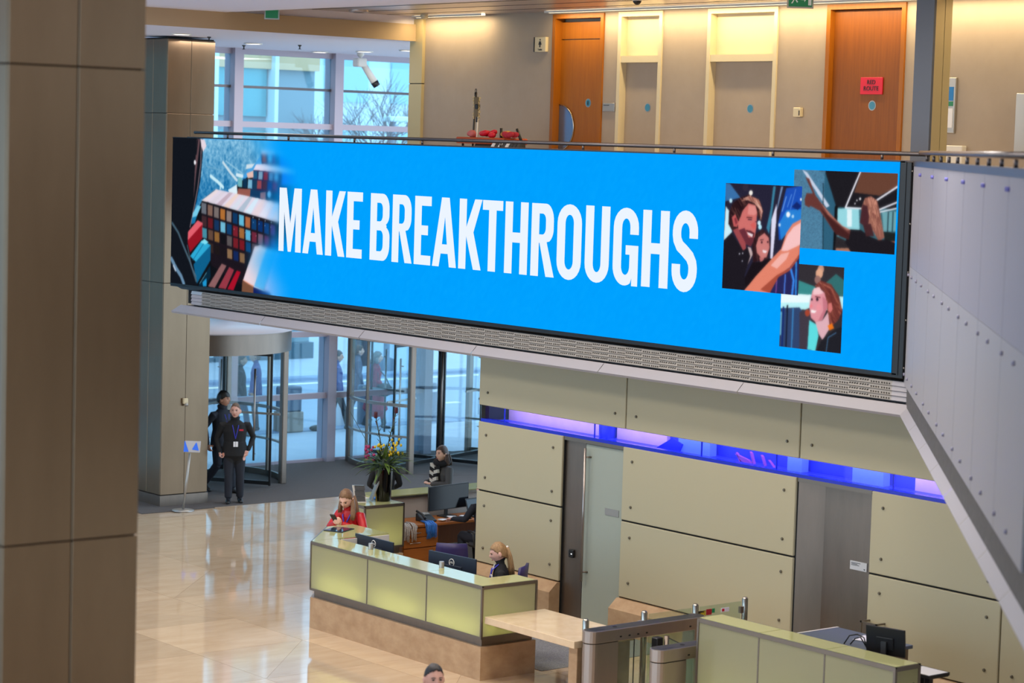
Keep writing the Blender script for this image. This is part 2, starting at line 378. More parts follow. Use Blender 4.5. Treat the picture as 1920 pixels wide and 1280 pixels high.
MB().add([(WX+.3, 23.0, 2.5), (WX+.3, 22.55, 2.5), (WX+.3, 22.5, 2.6), (WX+.3, 22.7, 2.66), (WX+.36, 23.0, 2.5), (WX+.36, 22.55, 2.5), (WX+.36, 22.5, 2.6), (WX+.36, 22.7, 2.66)], [(3, 2, 1, 0), (4, 5, 6, 7), (0, 1, 5, 4), (1, 2, 6, 5), (2, 3, 7, 6), (3, 0, 4, 7)]).build('seat_shape', m_blue_trim, slot)
for y, h, t in ((21.5, .10, .03), (21.25, .14, .03), (21.38, .05, .12), (21.05, .12, .03), (20.9, .07, .04)): MB().obox((WX+0.36, y, 2.5+h/2), (0.02, 0, 0), (0, t/2, t/3), (0, t, h/2)).build('figure_shape', m_slot_red, slot)
MB().lathe([(0.12, 2.5), (0.13, 3.0)], (WX+0.4, 24.1), 12).build('column', m_blue_trim, slot)
for y in (25.95, 24.0, 21.9, 20.55, 18.62): BOX((WX+0.07, y-0.008, 2.53), (WX+0.085, y+0.008, 2.74)).build('glass_joint', m_blue_trim, slot)
BOX((WX+0.07, 13.6, 2.53), (WX+0.078, 26.3, 2.74)).build('pane', glass('slot_glass', (0.95, 0.95, 1.0), 0.08), slot)
area('slot_fill', (WX+0.22, 20.0, 2.95), (0.5, 0, -1), 0.1, 12.4, 110, (0.42, 0.34, 1.0))  # blue light added to tint the invented slot interior
# glass door
d1 = struct('door_1', (WX, 23.9, 0))
BOX((WX+0.02, 23.33, 2.44), (WX+0.12, 24.56, 2.49)).build('head', m_trim, d1)
BOX((WX+0.06, 24.15, 0), (WX+0.12, 24.56, 2.44)).build('side_panel', m_steel_d, d1)
BOX((WX+0.12, 23.33, 0), (WX+0.2, 24.56, 2.44)).build('back', m_joint, d1)
lf = BOX((WX+0.05, 23.36, 0.01), (WX+0.075, 24.13, 2.43)).build('leaf', m_frost, d1)
h = MB().tube([(WX-0.02, 24.07, 0.55), (WX-0.02, 24.07, 2.38)], 0.018, 10).build('pull_bar', m_steel, lf)
for z in (0.68, 2.26): MB().tube([(WX-0.02, 24.07, z), (WX+0.05, 24.02, z)], 0.012, 8).build('standoff', m_steel_d, lf)
BOX((WX+0.042, 23.42, 1.52), (WX+0.05, 23.70, 1.61)).build('name_plate', m_plate, lf)
rd = thing('card_reader', 'small black card reader on the steel panel beside the glass door', 'card reader', (WX+0.05, 24.36, 0.88))
CB((WX+0.025, 24.31, 0.83), (WX+0.06, 24.41, 0.94), 0.008).build('body', m_dark, rd)
BOX((WX+0.02, 24.33, 0.875), (WX+0.026, 24.352, 0.89)).build('indicator', emitter('reader_led', (240, 245, 250), 1.2), rd)
# steel door
d2 = struct('door_2', (WX, 19.5, 0))
BOX((WX+0.02, 18.9, 2.44), (WX+0.14, 20.12, 2.49)).build('head', m_trim, d2)
MB().quad((WX+0.03, 20.11, 0), (WX+0.22, 19.78, 0), (WX+0.22, 19.78, 2.44), (WX+0.03, 20.11, 2.44)).build('reveal', m_steel_d, d2)
d2l = BOX((WX+0.16, 18.9, 0), (WX+0.22, 19.78, 2.44)).build('leaf', m_steel_d, d2)
pl2 = BOX((WX+0.148, 19.05, 1.47), (WX+0.16, 19.32, 1.575)).build('sign_plate', M('sign_plate_pale', (196, 196, 198), 0.4), d2l)
for k, (w, z) in enumerate(((0.15, 1.552), (0.1, 1.538), (0.13, 1.524))): MB().box((WX+0.146, 19.30-w, z), (WX+0.148, 19.30, z+0.006)).build('printed_line', m_grey, d2l)
MB().add([(WX+0.146, 19.10, 1.50), (WX+0.146, 19.07, 1.50), (WX+0.146, 19.085, 1.48)], [(0, 1, 2)]).build('arrow_mark', m_grey, d2l)
BOX((WX+0.05, 18.86, 0), (WX+0.2, 18.905, 2.49)).build('jamb', m_joint, d2)
BOX((WX+0.05, 23.32, 0), (WX+0.2, 23.36, 2.49)).build('jamb', m_joint, d1)
hb = thing('wall_bracket', 'steel loop bracket on the wall behind the black monitor', 'bracket', (WX, 18.7, 0.9))
MB().box((WX-0.16, 18.58, 0.93), (WX-0.005, 18.60, 0.95)).box((WX-0.16, 18.58, 0.93), (WX-0.145, 18.84, 0.95)).box((WX-0.16, 18.58, 0.76), (WX-0.14, 18.60, 0.93)).box((WX-0.16, 18.82, 0.76), (WX-0.14, 18.84, 0.93)).box((WX-0.16, 18.82, 0.93), (WX-0.005, 18.84, 0.95)).build('loop', m_trim, hb)

# ------------------------------------------------------------------ balcony: slab, fascia grille, soffit lip, wing of glass panels
FX = 20.65
bal = struct('trim_1', (FX, 26, 5))
BOX((FX+0.02, 18.0, 3.66), (FX+0.5, 33.9, 5.36)).build('core', m_joint, bal)
BOX((FX, 18.05, 6.36), (FX+0.06, 34.0, 6.42)).build('coping', m_rail, bal)
BOX((FX+0.02, 18.05, 5.36), (FX+0.05, 33.9, 6.36)).build('upstand', m_white, bal)
R2 = 2**-0.5
def lip(pts0, pts1, name):   # ring of inner-top and outer-bottom points, in order
    n = len(pts0)
    for i in range(n-1):
        a, b, c, d = pts0[i], pts0[i+1], pts1[i+1], pts1[i]
        q = MB(); q.quad(a, b, c, d); dz = Vector((0, 0, -0.03)); q.quad(Vector(d), Vector(c), Vector(c)+dz+Vector((0.02, 0, 0)), Vector(d)+dz+Vector((0.02, 0, 0)))
        q.build(name, m_soffit, bal)
inn = [(20.5, 33.85, 3.64)]; out = [(20.39, 33.98, 3.53)]
for y in (31.3, 28.6, 25.9, 23.2, 20.6): inn += [(20.5, y+0.006, 3.64), (20.5, y-0.006, 3.64)]; out += [(20.39, y+0.006, 3.53), (20.39, y-0.006, 3.53)]
inn.append((20.5, 17.92, 3.64)); out.append((20.39, 17.966, 3.53))
for k in range(0, len(inn), 2): lip(inn[k:k+2], out[k:k+2], 'soffit_panel')
wi = lambda t: (20.5-t*R2, 17.92-t*R2, 3.64); wo = lambda t: (20.39-t*R2, 17.966-t*R2, 3.53)
for k in range(8): lip([wi(k*1.6+0.006*(k > 0)), wi(k*1.6+1.594)], [wo(k*1.6+0.006*(k > 0)), wo(k*1.6+1.594)], 'soffit_panel')
BOX((20.52, 17.95, 3.55), (20.98, 33.85, 3.63)).build('soffit', m_soffit, bal)
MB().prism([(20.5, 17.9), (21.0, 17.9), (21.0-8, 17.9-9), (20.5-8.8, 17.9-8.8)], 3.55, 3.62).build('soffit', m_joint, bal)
# perforated slats
m_slotd = M('slot_shadow', (40, 34, 28), .8)
for k in range(4):
    z0 = 3.885-k*0.057
    v = [(FX-0.082, 18.25, z0), (FX-0.082, 33.3, z0), (FX-0.10, 33.3, z0-0.05), (FX-0.10, 18.25, z0-0.05), (FX-0.082, 33.3, z0-0.057), (FX-0.082, 18.25, z0-0.057)]
    sl = MB().add(v, [(0, 1, 2, 3), (3, 2, 4, 5), (0, 3, 5), (1, 4, 2)]).build('slat', m_grille, bal)
    hol = MB()
    y = 18.28; i = 0
    while y < 33.27:
        up = (i//8) % 2
        a = 0.3 if up else 0.5; xx = lambda t: FX-0.0835-0.018*t; zz = lambda t: z0-0.05*t
        w = 0.022
        hol.add([(xx(a)-.001, y, zz(a)+.001), (xx(a)-.001, y+w, zz(a)+.001), (xx(a+.34)-.001, y+w+(0.008 if up else -0.008), zz(a+.34)+.001), (xx(a+.34)-.001, y+(0.008 if up else -0.008), zz(a+.34)+.001)], [(0, 1, 2, 3)])
        i += 1; y += 0.038 if i % 4 else 0.05
    hol.build('slots', m_slotd, sl, kind='stuff')
    for y0, y1 in ((33.3, 33.62), (17.72+0.03*k, 18.25)):
        v2 = [(a, y1 if b > 20 else y0, c) for a, b, c in v]
        MB().add(v2, [(0, 1, 2, 3), (3, 2, 4, 5), (0, 3, 5), (1, 4, 2)]).build('slat_end', M('slat_end_metal', (188, 190, 194), 0.35, 0.5) if k == 0 and y0 > 30 else m_soffit, bal)
BOX((FX-0.05, 17.9, 3.64), (FX+0.02, 33.6, 3.92)).build('grille_back', m_grey, bal)
# wing at 45 degrees
wg = struct('wall_wing', (20.65, 18.1, 3.6))
wp = lambda t, z, o=0.0: (20.65-t*R2-o*R2, 18.13-t*R2+o*R2, z)    # o > 0 stands proud towards the room
def wbox(t0, t1, z0, z1, o0, o1):
    v = [wp(t, z, o) for z in (z0, z1) for t, o in ((t0, o0), (t1, o0), (t1, o1), (t0, o1))]
    return MB().add(v, [(3, 2, 1, 0), (4, 5, 6, 7), (0, 1, 5, 4), (1, 2, 6, 5), (2, 3, 7, 6), (3, 0, 4, 7)])
PW = 1.82; T0 = 1.35; m_fix = M('lilac_fixing', (110, 108, 190), 0.4); m_fix2 = M('pale_fixing', (140, 138, 160), 0.4)
edges = [0.02, T0] + [T0+PW*k for k in range(1, 7)]
m_glasswall2 = M('white_back_painted_glass_lower', (156, 154, 160), 0.5, 0, 0.3)
for a, b in zip(edges, edges[1:]):
    for z0, z1, mm in ((5.222, 6.38, m_glasswall), (3.86, 5.219, m_glasswall2)):
        p = wbox(a+0.008, b-0.008, z0, z1, 0, 0.02).build('panel', mm, wg)
        pts = [(b-0.06, 6.27), (b+0.06, 6.27)] if z0 > 5 else [(a+0.12, 5.12), ((a+b)/2, 5.12), (a+0.12, 3.98), ((a+b)/2, 3.98)]
        for t, z in pts:
            if t > edges[-1]: continue
            q = MB().tube([wp(t, z, 0.018), wp(t, z, 0.04)], 0.018, 8); q.build('fixing', m_fix if z0 > 5 else m_fix2, p)
wbox(-0.05, 14, 3.6, 6.36, -0.12, -0.01).build('backing', M('wing_backing', (96, 94, 94), .7, var=(70, 68, 66), scale=14), wg)
wbox(0, 14, 6.36, 6.42, -0.14, 0.03).build('coping', m_rail, wg)
# upper floor slab and the balcony floor behind the wing
MB().prism([wp(0.1, 0, -0.13)[:2], wp(14, 0, -0.13)[:2], (24.0, wp(14, 0, -0.13)[1]), (24.0, 18.05), (20.7, 18.05)][::-1], 3.63, 5.36).build('balcony_floor', m_soffit, bal)
BOX((FX+0.3, 12, 4.9), (24.3, 32.3, 5.36)).build('slab', m_ceil, bal)

# ------------------------------------------------------------------ handrails
def rail(name, label, pts, posts, r=0.026):
    t = thing(name, label, 'handrail', (pts[0][0], pts[0][1], 6.42))
    MB().tube(pts, r, 10).build('rail', m_rail, t)
    for p in posts:
        MB().tube([(p[0], p[1], 6.42), (p[0], p[1], 6.48)], 0.017, 8).build('post', m_rail, t)
ys = [32.79, 31.02, 29.24, 27.54, 25.73, 23.97, 22.19, 20.43, 18.66]
rail('handrail', 'long grey tubular handrail along the top of the LED screen', [(FX+0.03, 33.8, 6.495), (FX+0.03, 17.95, 6.495)], [(FX+0.03, y) for y in ys])
rail('handrail', 'grey handrail above the white glass balcony wing at the right', [wp(0.15, 6.51, -0.05), wp(13.5, 6.51, -0.05)], [wp(1.2+1.0*k, 0, -0.05) for k in range(12)])

# ------------------------------------------------------------------ LED screen
PHOTO_PAIR=[('p',[(13.14,6.08),(14.47,6.086),(14.467,4.754),(13.137,4.753)],(38,36,56),0),('p',[(13.155,6.07),(13.233,6.064),(13.424,5.898),(13.162,5.843)],(58,112,168),0),('p',[(13.174,5.786),(13.252,5.712),(13.301,5.471),(13.16,5.361)],(205,240,250),0),('e',[13.601,5.962,0.0315],(255,250,240)),('e',[13.259,5.853,0.0266],(200,240,255)),('e',[13.507,6.028,0.0498],(48,44,62)),('p',[(13.89,5.55),(13.949,5.779),(13.978,6.057),(14.021,6.058),(13.984,5.78),(13.939,5.476)],(60,130,160),0),('p',[(14.039,5.732),(14.109,6.055),(14.144,6.056),(14.07,5.809)],(120,150,190),0),('p',[(13.975,5.137),(13.97,5.654),(14.047,5.852),(14.052,5.658),(14.015,5.203)],(225,222,245),0),('p',[(14.197,6.039),(14.462,6.079),(14.466,5.552),(14.227,5.49),(14.109,5.409),(14.081,5.609)],(28,80,185),0),('p',[(14.098,5.61),(14.211,5.777),(14.469,5.8),(14.461,5.626),(14.309,5.582),(14.144,5.411)],(40,130,215),0),('l',[(14.202,5.939),(14.143,5.762)],(150,200,250),0.01),('l',[(14.288,5.967),(14.227,5.815)],(120,180,250),0.0083),('l',[(14.353,6.032),(14.28,5.793)],(140,190,250),0.0066),('e',[14.245,5.726,0.0332],(250,252,255)),('e',[14.446,5.914,0.0166],(245,250,255)),('e',[14.323,5.707,0.0199],(190,225,250)),('e',[14.108,5.595,0.0199],(200,225,250)),('p',[(14.296,5.818),(14.378,5.884),(14.458,5.837),(14.401,5.785)],(20,40,110),0),('e',[13.763,5.604,0.0282],(215,245,255)),('e',[13.78,5.555,0.0299],(190,240,255)),('p',[(14.248,5.116),(14.458,5.228),(14.457,4.766),(13.969,4.758)],(40,40,90),0),('l',[(14.328,5.07),(14.378,4.948),(14.362,4.772)],(60,140,240),0.0332),('l',[(14.236,5.002),(14.231,4.776)],(80,130,230),0.0199),('l',[(14.41,5.163),(14.422,4.776)],(50,150,240),0.0232),('l',[(14.099,4.956),(14.091,4.779)],(130,80,150),0.0166),('p',[(13.232,5.57),(13.233,5.711),(13.3,5.829),(13.406,5.891),(13.566,5.941),(13.748,5.885),(13.826,5.749),(13.798,5.621),(13.742,5.669),(13.692,5.769),(13.573,5.802),(13.495,5.748),(13.456,5.631),(13.416,5.527),(13.3,5.49)],(42,22,28),0),('p',[(13.426,5.853),(13.584,5.929),(13.748,5.885),(13.818,5.748),(13.796,5.646),(13.754,5.771),(13.661,5.843),(13.552,5.871)],(196,128,112),0),('l',[(13.696,5.857),(13.8,5.748),(13.779,5.646)],(235,190,180),0.0133),('l',[(13.479,5.887),(13.603,5.924)],(225,160,140),0.0133),('h',[(13.232,5.57),(13.233,5.711),(13.3,5.829),(13.406,5.891),(13.566,5.941),(13.748,5.885),(13.826,5.749),(13.798,5.621),(13.742,5.669),(13.692,5.769),(13.573,5.802),(13.495,5.748),(13.456,5.631),(13.416,5.527),(13.3,5.49)],((24,12,18),(150,96,84)),-0.9,90),('h',[(13.426,5.853),(13.584,5.929),(13.748,5.885),(13.818,5.748),(13.796,5.646),(13.754,5.771),(13.661,5.843),(13.552,5.871)],((120,70,60),(240,200,180)),-0.7,60),('p',[(13.396,5.577),(13.477,5.747),(13.572,5.834),(13.689,5.813),(13.724,5.732),(13.716,5.643),(13.717,5.541),(13.693,5.413),(13.636,5.315),(13.526,5.347),(13.42,5.464)],(208,112,108),0),('p',[(13.573,5.815),(13.69,5.806),(13.721,5.719),(13.669,5.692),(13.561,5.7)],(225,140,135),0),('p',[(13.613,5.575),(13.682,5.616),(13.709,5.541),(13.664,5.524)],(214,96,92),0),('p',[(13.418,5.502),(13.516,5.532),(13.594,5.421),(13.705,5.427),(13.639,5.311),(13.517,5.341)],(105,46,58),0),('p',[(13.535,5.507),(13.616,5.505),(13.69,5.477),(13.68,5.425),(13.601,5.453)],(80,30,40),0),('p',[(13.558,5.486),(13.667,5.46),(13.651,5.426),(13.583,5.454)],(250,235,240),0),('l',[(13.573,5.637),(13.632,5.639)],(50,28,48),0.0133),('l',[(13.545,5.661),(13.638,5.662)],(70,35,40),0.01),('l',[(13.7,5.617),(13.731,5.612)],(60,30,50),0.01),('p',[(13.288,5.65),(13.344,5.693),(13.407,5.604),(13.385,5.536),(13.325,5.542)],(196,92,92),0),('p',[(13.329,5.638),(13.361,5.653),(13.389,5.59),(13.36,5.563)],(130,50,60),0),('p',[(13.314,5.497),(13.398,5.526),(13.544,5.348),(13.557,5.279),(13.504,5.257)],(160,74,78),0),('p',[(13.169,5.361),(13.292,5.464),(13.509,5.257),(13.6,5.307),(13.646,5.195),(13.547,4.959),(13.575,4.769),(13.137,4.753)],(30,26,34),0),('e',[13.446,5.212,0.0116],(200,200,215)),('e',[13.5,5.222,0.01],(200,200,215)),('e',[13.498,5.127,0.01],(190,190,210)),('p',[(13.538,4.946),(13.594,5.09),(13.677,5.222),(13.637,5.296),(13.582,5.306),(13.633,5.194)],(200,175,175),0),('p',[(13.657,5.322),(13.708,5.471),(13.829,5.532),(13.939,5.464),(13.973,5.339),(13.929,5.173),(13.682,5.12)],(46,24,30),0),('h',[(13.657,5.322),(13.708,5.471),(13.829,5.532),(13.939,5.464),(13.973,5.339),(13.929,5.173),(13.682,5.12)],((24,12,18),(96,60,60)),-1.4,60),('p',[(13.725,5.326),(13.764,5.43),(13.858,5.487),(13.936,5.432),(13.956,5.313),(13.91,5.194),(13.825,5.179),(13.747,5.238)],(206,126,122),0),('e',[13.82,5.372,0.0149],(60,30,40)),('e',[13.921,5.381,0.0133],(60,30,40)),('l',[(13.792,5.399),(13.845,5.406)],(70,35,40),0.01),('p',[(13.838,5.281),(13.92,5.271),(13.889,5.244),(13.846,5.251)],(245,235,240),0),('p',[(13.786,5.19),(13.875,5.182),(13.833,5.129),(13.806,5.14)],(190,110,110),0),('p',[(13.549,4.921),(13.673,5.12),(13.806,5.134),(13.963,5.187),(14.034,5.179),(14.024,5.039),(13.754,4.788),(13.575,4.776)],(26,20,26),0),('p',[(13.548,4.767),(13.736,4.952),(14.016,5.197),(14.15,5.311),(14.226,5.503),(14.324,5.62),(14.467,5.682),(14.456,5.265),(14.301,5.094),(14.115,4.995),(13.987,4.759)],(228,132,108),0),('p',[(14.151,5.286),(14.245,5.479),(14.343,5.583),(14.469,5.645),(14.467,5.378),(14.255,5.292)],(248,196,196),0),('p',[(13.986,5.1),(14.153,5.248),(14.291,5.281),(14.244,5.191),(14.093,5.069)],(245,180,170),0),('p',[(13.825,4.799),(14.097,4.993),(14.301,5.088),(14.456,5.265),(14.45,5.215),(14.303,5.056),(14.125,4.97),(13.986,4.765)],(170,78,60),0)]
PHOTO_POINT=[('p',[(14.297,6.276),(15.993,6.278),(15.988,5.334),(14.428,5.317)],(30,28,34),0),('p',[(14.297,6.276),(14.827,6.266),(14.836,5.326),(14.415,5.316)],(84,140,172),0),('n',),('p',[(14.815,6.266),(15.015,5.86),(15.032,5.331),(14.829,5.329)],(48,96,122),0),('p',[(14.441,6.274),(14.534,6.235),(14.914,5.856),(14.864,5.835)],(205,215,235),0),('p',[(15.392,6.269),(15.993,6.274),(15.987,6.133),(15.688,6.005),(15.294,6.027)],(104,66,52),0),('p',[(15.003,5.845),(15.993,5.863),(15.975,5.518),(15.018,5.358)],(58,104,118),0),('p',[(15.042,5.833),(15.379,5.838),(15.408,5.544),(15.06,5.509)],(150,215,225),0),('p',[(15.193,5.83),(15.268,5.829),(15.279,5.63),(15.204,5.627)],(225,245,250),0),('p',[(15.736,5.816),(15.976,5.835),(15.969,5.608),(15.772,5.599)],(110,165,175),0),('l',[(15.832,5.82),(15.833,5.602)],(30,50,60),0.0151),('l',[(15.904,5.823),(15.905,5.605)],(30,50,60),0.0151),('l',[(15.379,6.271),(15.167,5.847)],(245,245,255),0.0227),('l',[(15.987,6.133),(15.56,5.903)],(240,240,250),0.0227),('l',[(15.988,5.949),(15.662,5.834)],(240,240,250),0.0202),('l',[(15.988,5.877),(15.687,5.814)],(230,235,245),0.0177),('l',[(15.167,5.847),(15.416,5.846)],(235,240,250),0.0177),('l',[(15.021,5.845),(15.019,5.339)],(18,18,22),0.0454),('l',[(14.798,6.113),(14.836,5.329)],(20,40,52),0.0126),('p',[(15.035,5.508),(15.264,5.445),(15.283,5.335),(15.019,5.335)],(44,40,44),0),('p',[(15.043,5.368),(15.281,5.381),(15.283,5.331),(15.04,5.331)],(170,120,100),0),('p',[(15.748,5.598),(15.971,5.59),(15.972,5.482),(15.803,5.491)],(30,36,36),0),('l',[(15.827,5.483),(15.948,5.48)],(190,110,90),0.0252),('e',[15.39,5.957,0.0151],(250,250,255)),('e',[15.341,5.937,0.0101],(250,250,255)),('e',[15.313,5.899,0.0101],(250,250,255)),('p',[(15.411,5.839),(15.463,5.969),(15.555,5.995),(15.655,5.949),(15.718,5.779),(15.789,5.527),(15.706,5.482),(15.601,5.609),(15.499,5.677)],(150,94,82),0),('p',[(15.483,5.961),(15.58,5.983),(15.657,5.922),(15.69,5.759),(15.59,5.81)],(205,140,120),0),('h',[(15.411,5.839),(15.463,5.969),(15.555,5.995),(15.655,5.949),(15.718,5.779),(15.789,5.527),(15.706,5.482),(15.601,5.609),(15.499,5.677)],((90,48,44),(226,160,132)),-1.4,110),('p',[(15.4,5.682),(15.417,5.821),(15.438,5.895),(15.507,5.879),(15.544,5.753),(15.53,5.657),(15.451,5.657)],(74,40,46),0),('p',[(15.185,5.441),(15.243,5.601),(15.43,5.597),(15.556,5.533),(15.705,5.495),(15.814,5.51),(15.977,5.473),(15.981,5.33),(15.283,5.331)],(30,27,33),0),('p',[(15.451,5.657),(15.573,5.681),(15.63,5.537),(15.507,5.531)],(70,40,44),0),('p',[(14.505,6.182),(14.569,6.165),(14.677,5.978),(14.758,5.902),(14.945,5.755),(15.129,5.633),(15.261,5.593),(15.238,5.475),(15.034,5.526),(14.765,5.79),(14.607,5.844),(14.588,5.824),(14.516,5.849),(14.505,5.915),(14.534,5.991),(14.638,5.991)],(104,56,52),0),('p',[(14.762,5.831),(14.948,5.708),(15.156,5.588),(15.254,5.537),(15.238,5.475),(15.034,5.526)],(70,34,34),0),('p',[(14.758,5.902),(14.945,5.755),(15.129,5.633),(15.261,5.593),(15.207,5.581),(14.894,5.753)],(176,110,96),0)]
PHOTO_SMILE=[('p',[(14.173,5.16),(15.211,5.155),(15.198,4.125),(14.171,4.126)],(52,48,54),0),('p',[(14.462,4.949),(14.737,4.891),(14.718,4.777),(14.458,4.778)],(60,140,140),0),('p',[(14.889,4.939),(15.06,5.062),(15.195,4.996),(15.195,4.81),(14.947,4.812)],(52,110,112),0),('p',[(14.173,4.778),(15.205,4.807),(15.198,4.662),(14.83,4.616),(14.178,4.596)],(190,245,250),0),('p',[(14.182,4.769),(14.665,4.792),(14.65,4.697),(14.179,4.663)],(235,252,255),0),('p',[(14.172,4.596),(14.492,4.629),(14.655,4.508),(14.65,4.129),(14.177,4.126)],(50,70,110),0),('p',[(14.496,4.572),(14.674,4.642),(14.696,4.474),(14.626,4.108),(14.52,4.127)],(66,58,70),0),('l',[(14.23,4.61),(14.23,4.131)],(20,40,110),0.0252),('l',[(14.295,4.633),(14.296,4.137)],(24,24,40),0.0227),('l',[(14.389,4.602),(14.388,4.135)],(60,130,190),0.0227),('l',[(14.194,4.549),(14.195,4.281)],(110,200,235),0.0202),('p',[(14.661,4.49),(14.788,4.443),(14.821,4.314),(14.78,4.131),(14.65,4.139)],(96,222,226),0),('e',[14.626,4.572,0.0404],(170,70,50)),('e',[14.816,5.103,0.0505],(196,150,130)),('e',[14.793,5.051,0.058],(226,170,140)),('e',[14.771,4.975,0.0505],(150,110,104)),('p',[(14.724,4.9),(14.823,4.969),(14.991,4.936),(15.125,4.805),(15.184,4.642),(15.128,4.526),(14.982,4.411),(14.932,4.717),(14.881,4.845)],(112,52,48),0),('l',[(14.812,4.943),(14.993,4.89),(15.104,4.729)],(170,95,80),0.0202),('l',[(14.992,4.908),(15.158,4.659)],(150,80,66),0.0177),('h',[(14.724,4.9),(14.823,4.969),(14.991,4.936),(15.125,4.805),(15.184,4.642),(15.128,4.526),(14.982,4.411),(14.932,4.717),(14.881,4.845)],((66,26,26),(186,104,84)),-0.9,120),('p',[(14.664,4.726),(14.696,4.847),(14.776,4.894),(14.89,4.83),(14.949,4.681),(14.874,4.506),(14.761,4.475),(14.686,4.52),(14.653,4.65)],(226,150,160),0),('p',[(14.713,4.871),(14.802,4.892),(14.875,4.826),(14.794,4.801),(14.704,4.795)],(245,200,205),0),('p',[(14.859,4.787),(14.938,4.736),(14.95,4.662),(14.874,4.51),(14.799,4.482),(14.881,4.62)],(200,120,134),0),('e',[14.807,4.652,0.0404],(238,150,160)),('e',[14.689,4.737,0.0151],(50,30,46)),('e',[14.777,4.744,0.0202],(50,30,46)),('l',[(14.744,4.775),(14.821,4.769)],(100,50,56),0.0126),('p',[(14.681,4.614),(14.774,4.608),(14.744,4.579),(14.687,4.583)],(255,250,250),0),('p',[(14.653,4.65),(14.684,4.69),(14.712,4.654),(14.674,4.633)],(240,130,140),0),('p',[(14.958,4.71),(15.008,4.722),(15.032,4.649),(14.997,4.6),(14.957,4.625)],(216,120,116),0),('p',[(14.761,4.475),(14.875,4.503),(14.958,4.607),(14.999,4.422),(14.888,4.272),(14.825,4.333)],(224,176,186),0),('p',[(14.962,4.447),(15.029,4.481),(15.065,4.424),(14.991,4.393)],(240,120,30),0),('p',[(14.793,4.127),(14.875,4.271),(15.071,4.409),(15.19,4.456),(15.199,4.121)],(34,34,41),0),('l',[(15.098,4.374),(14.975,4.308),(14.954,4.137)],(70,110,150),0.0126)]
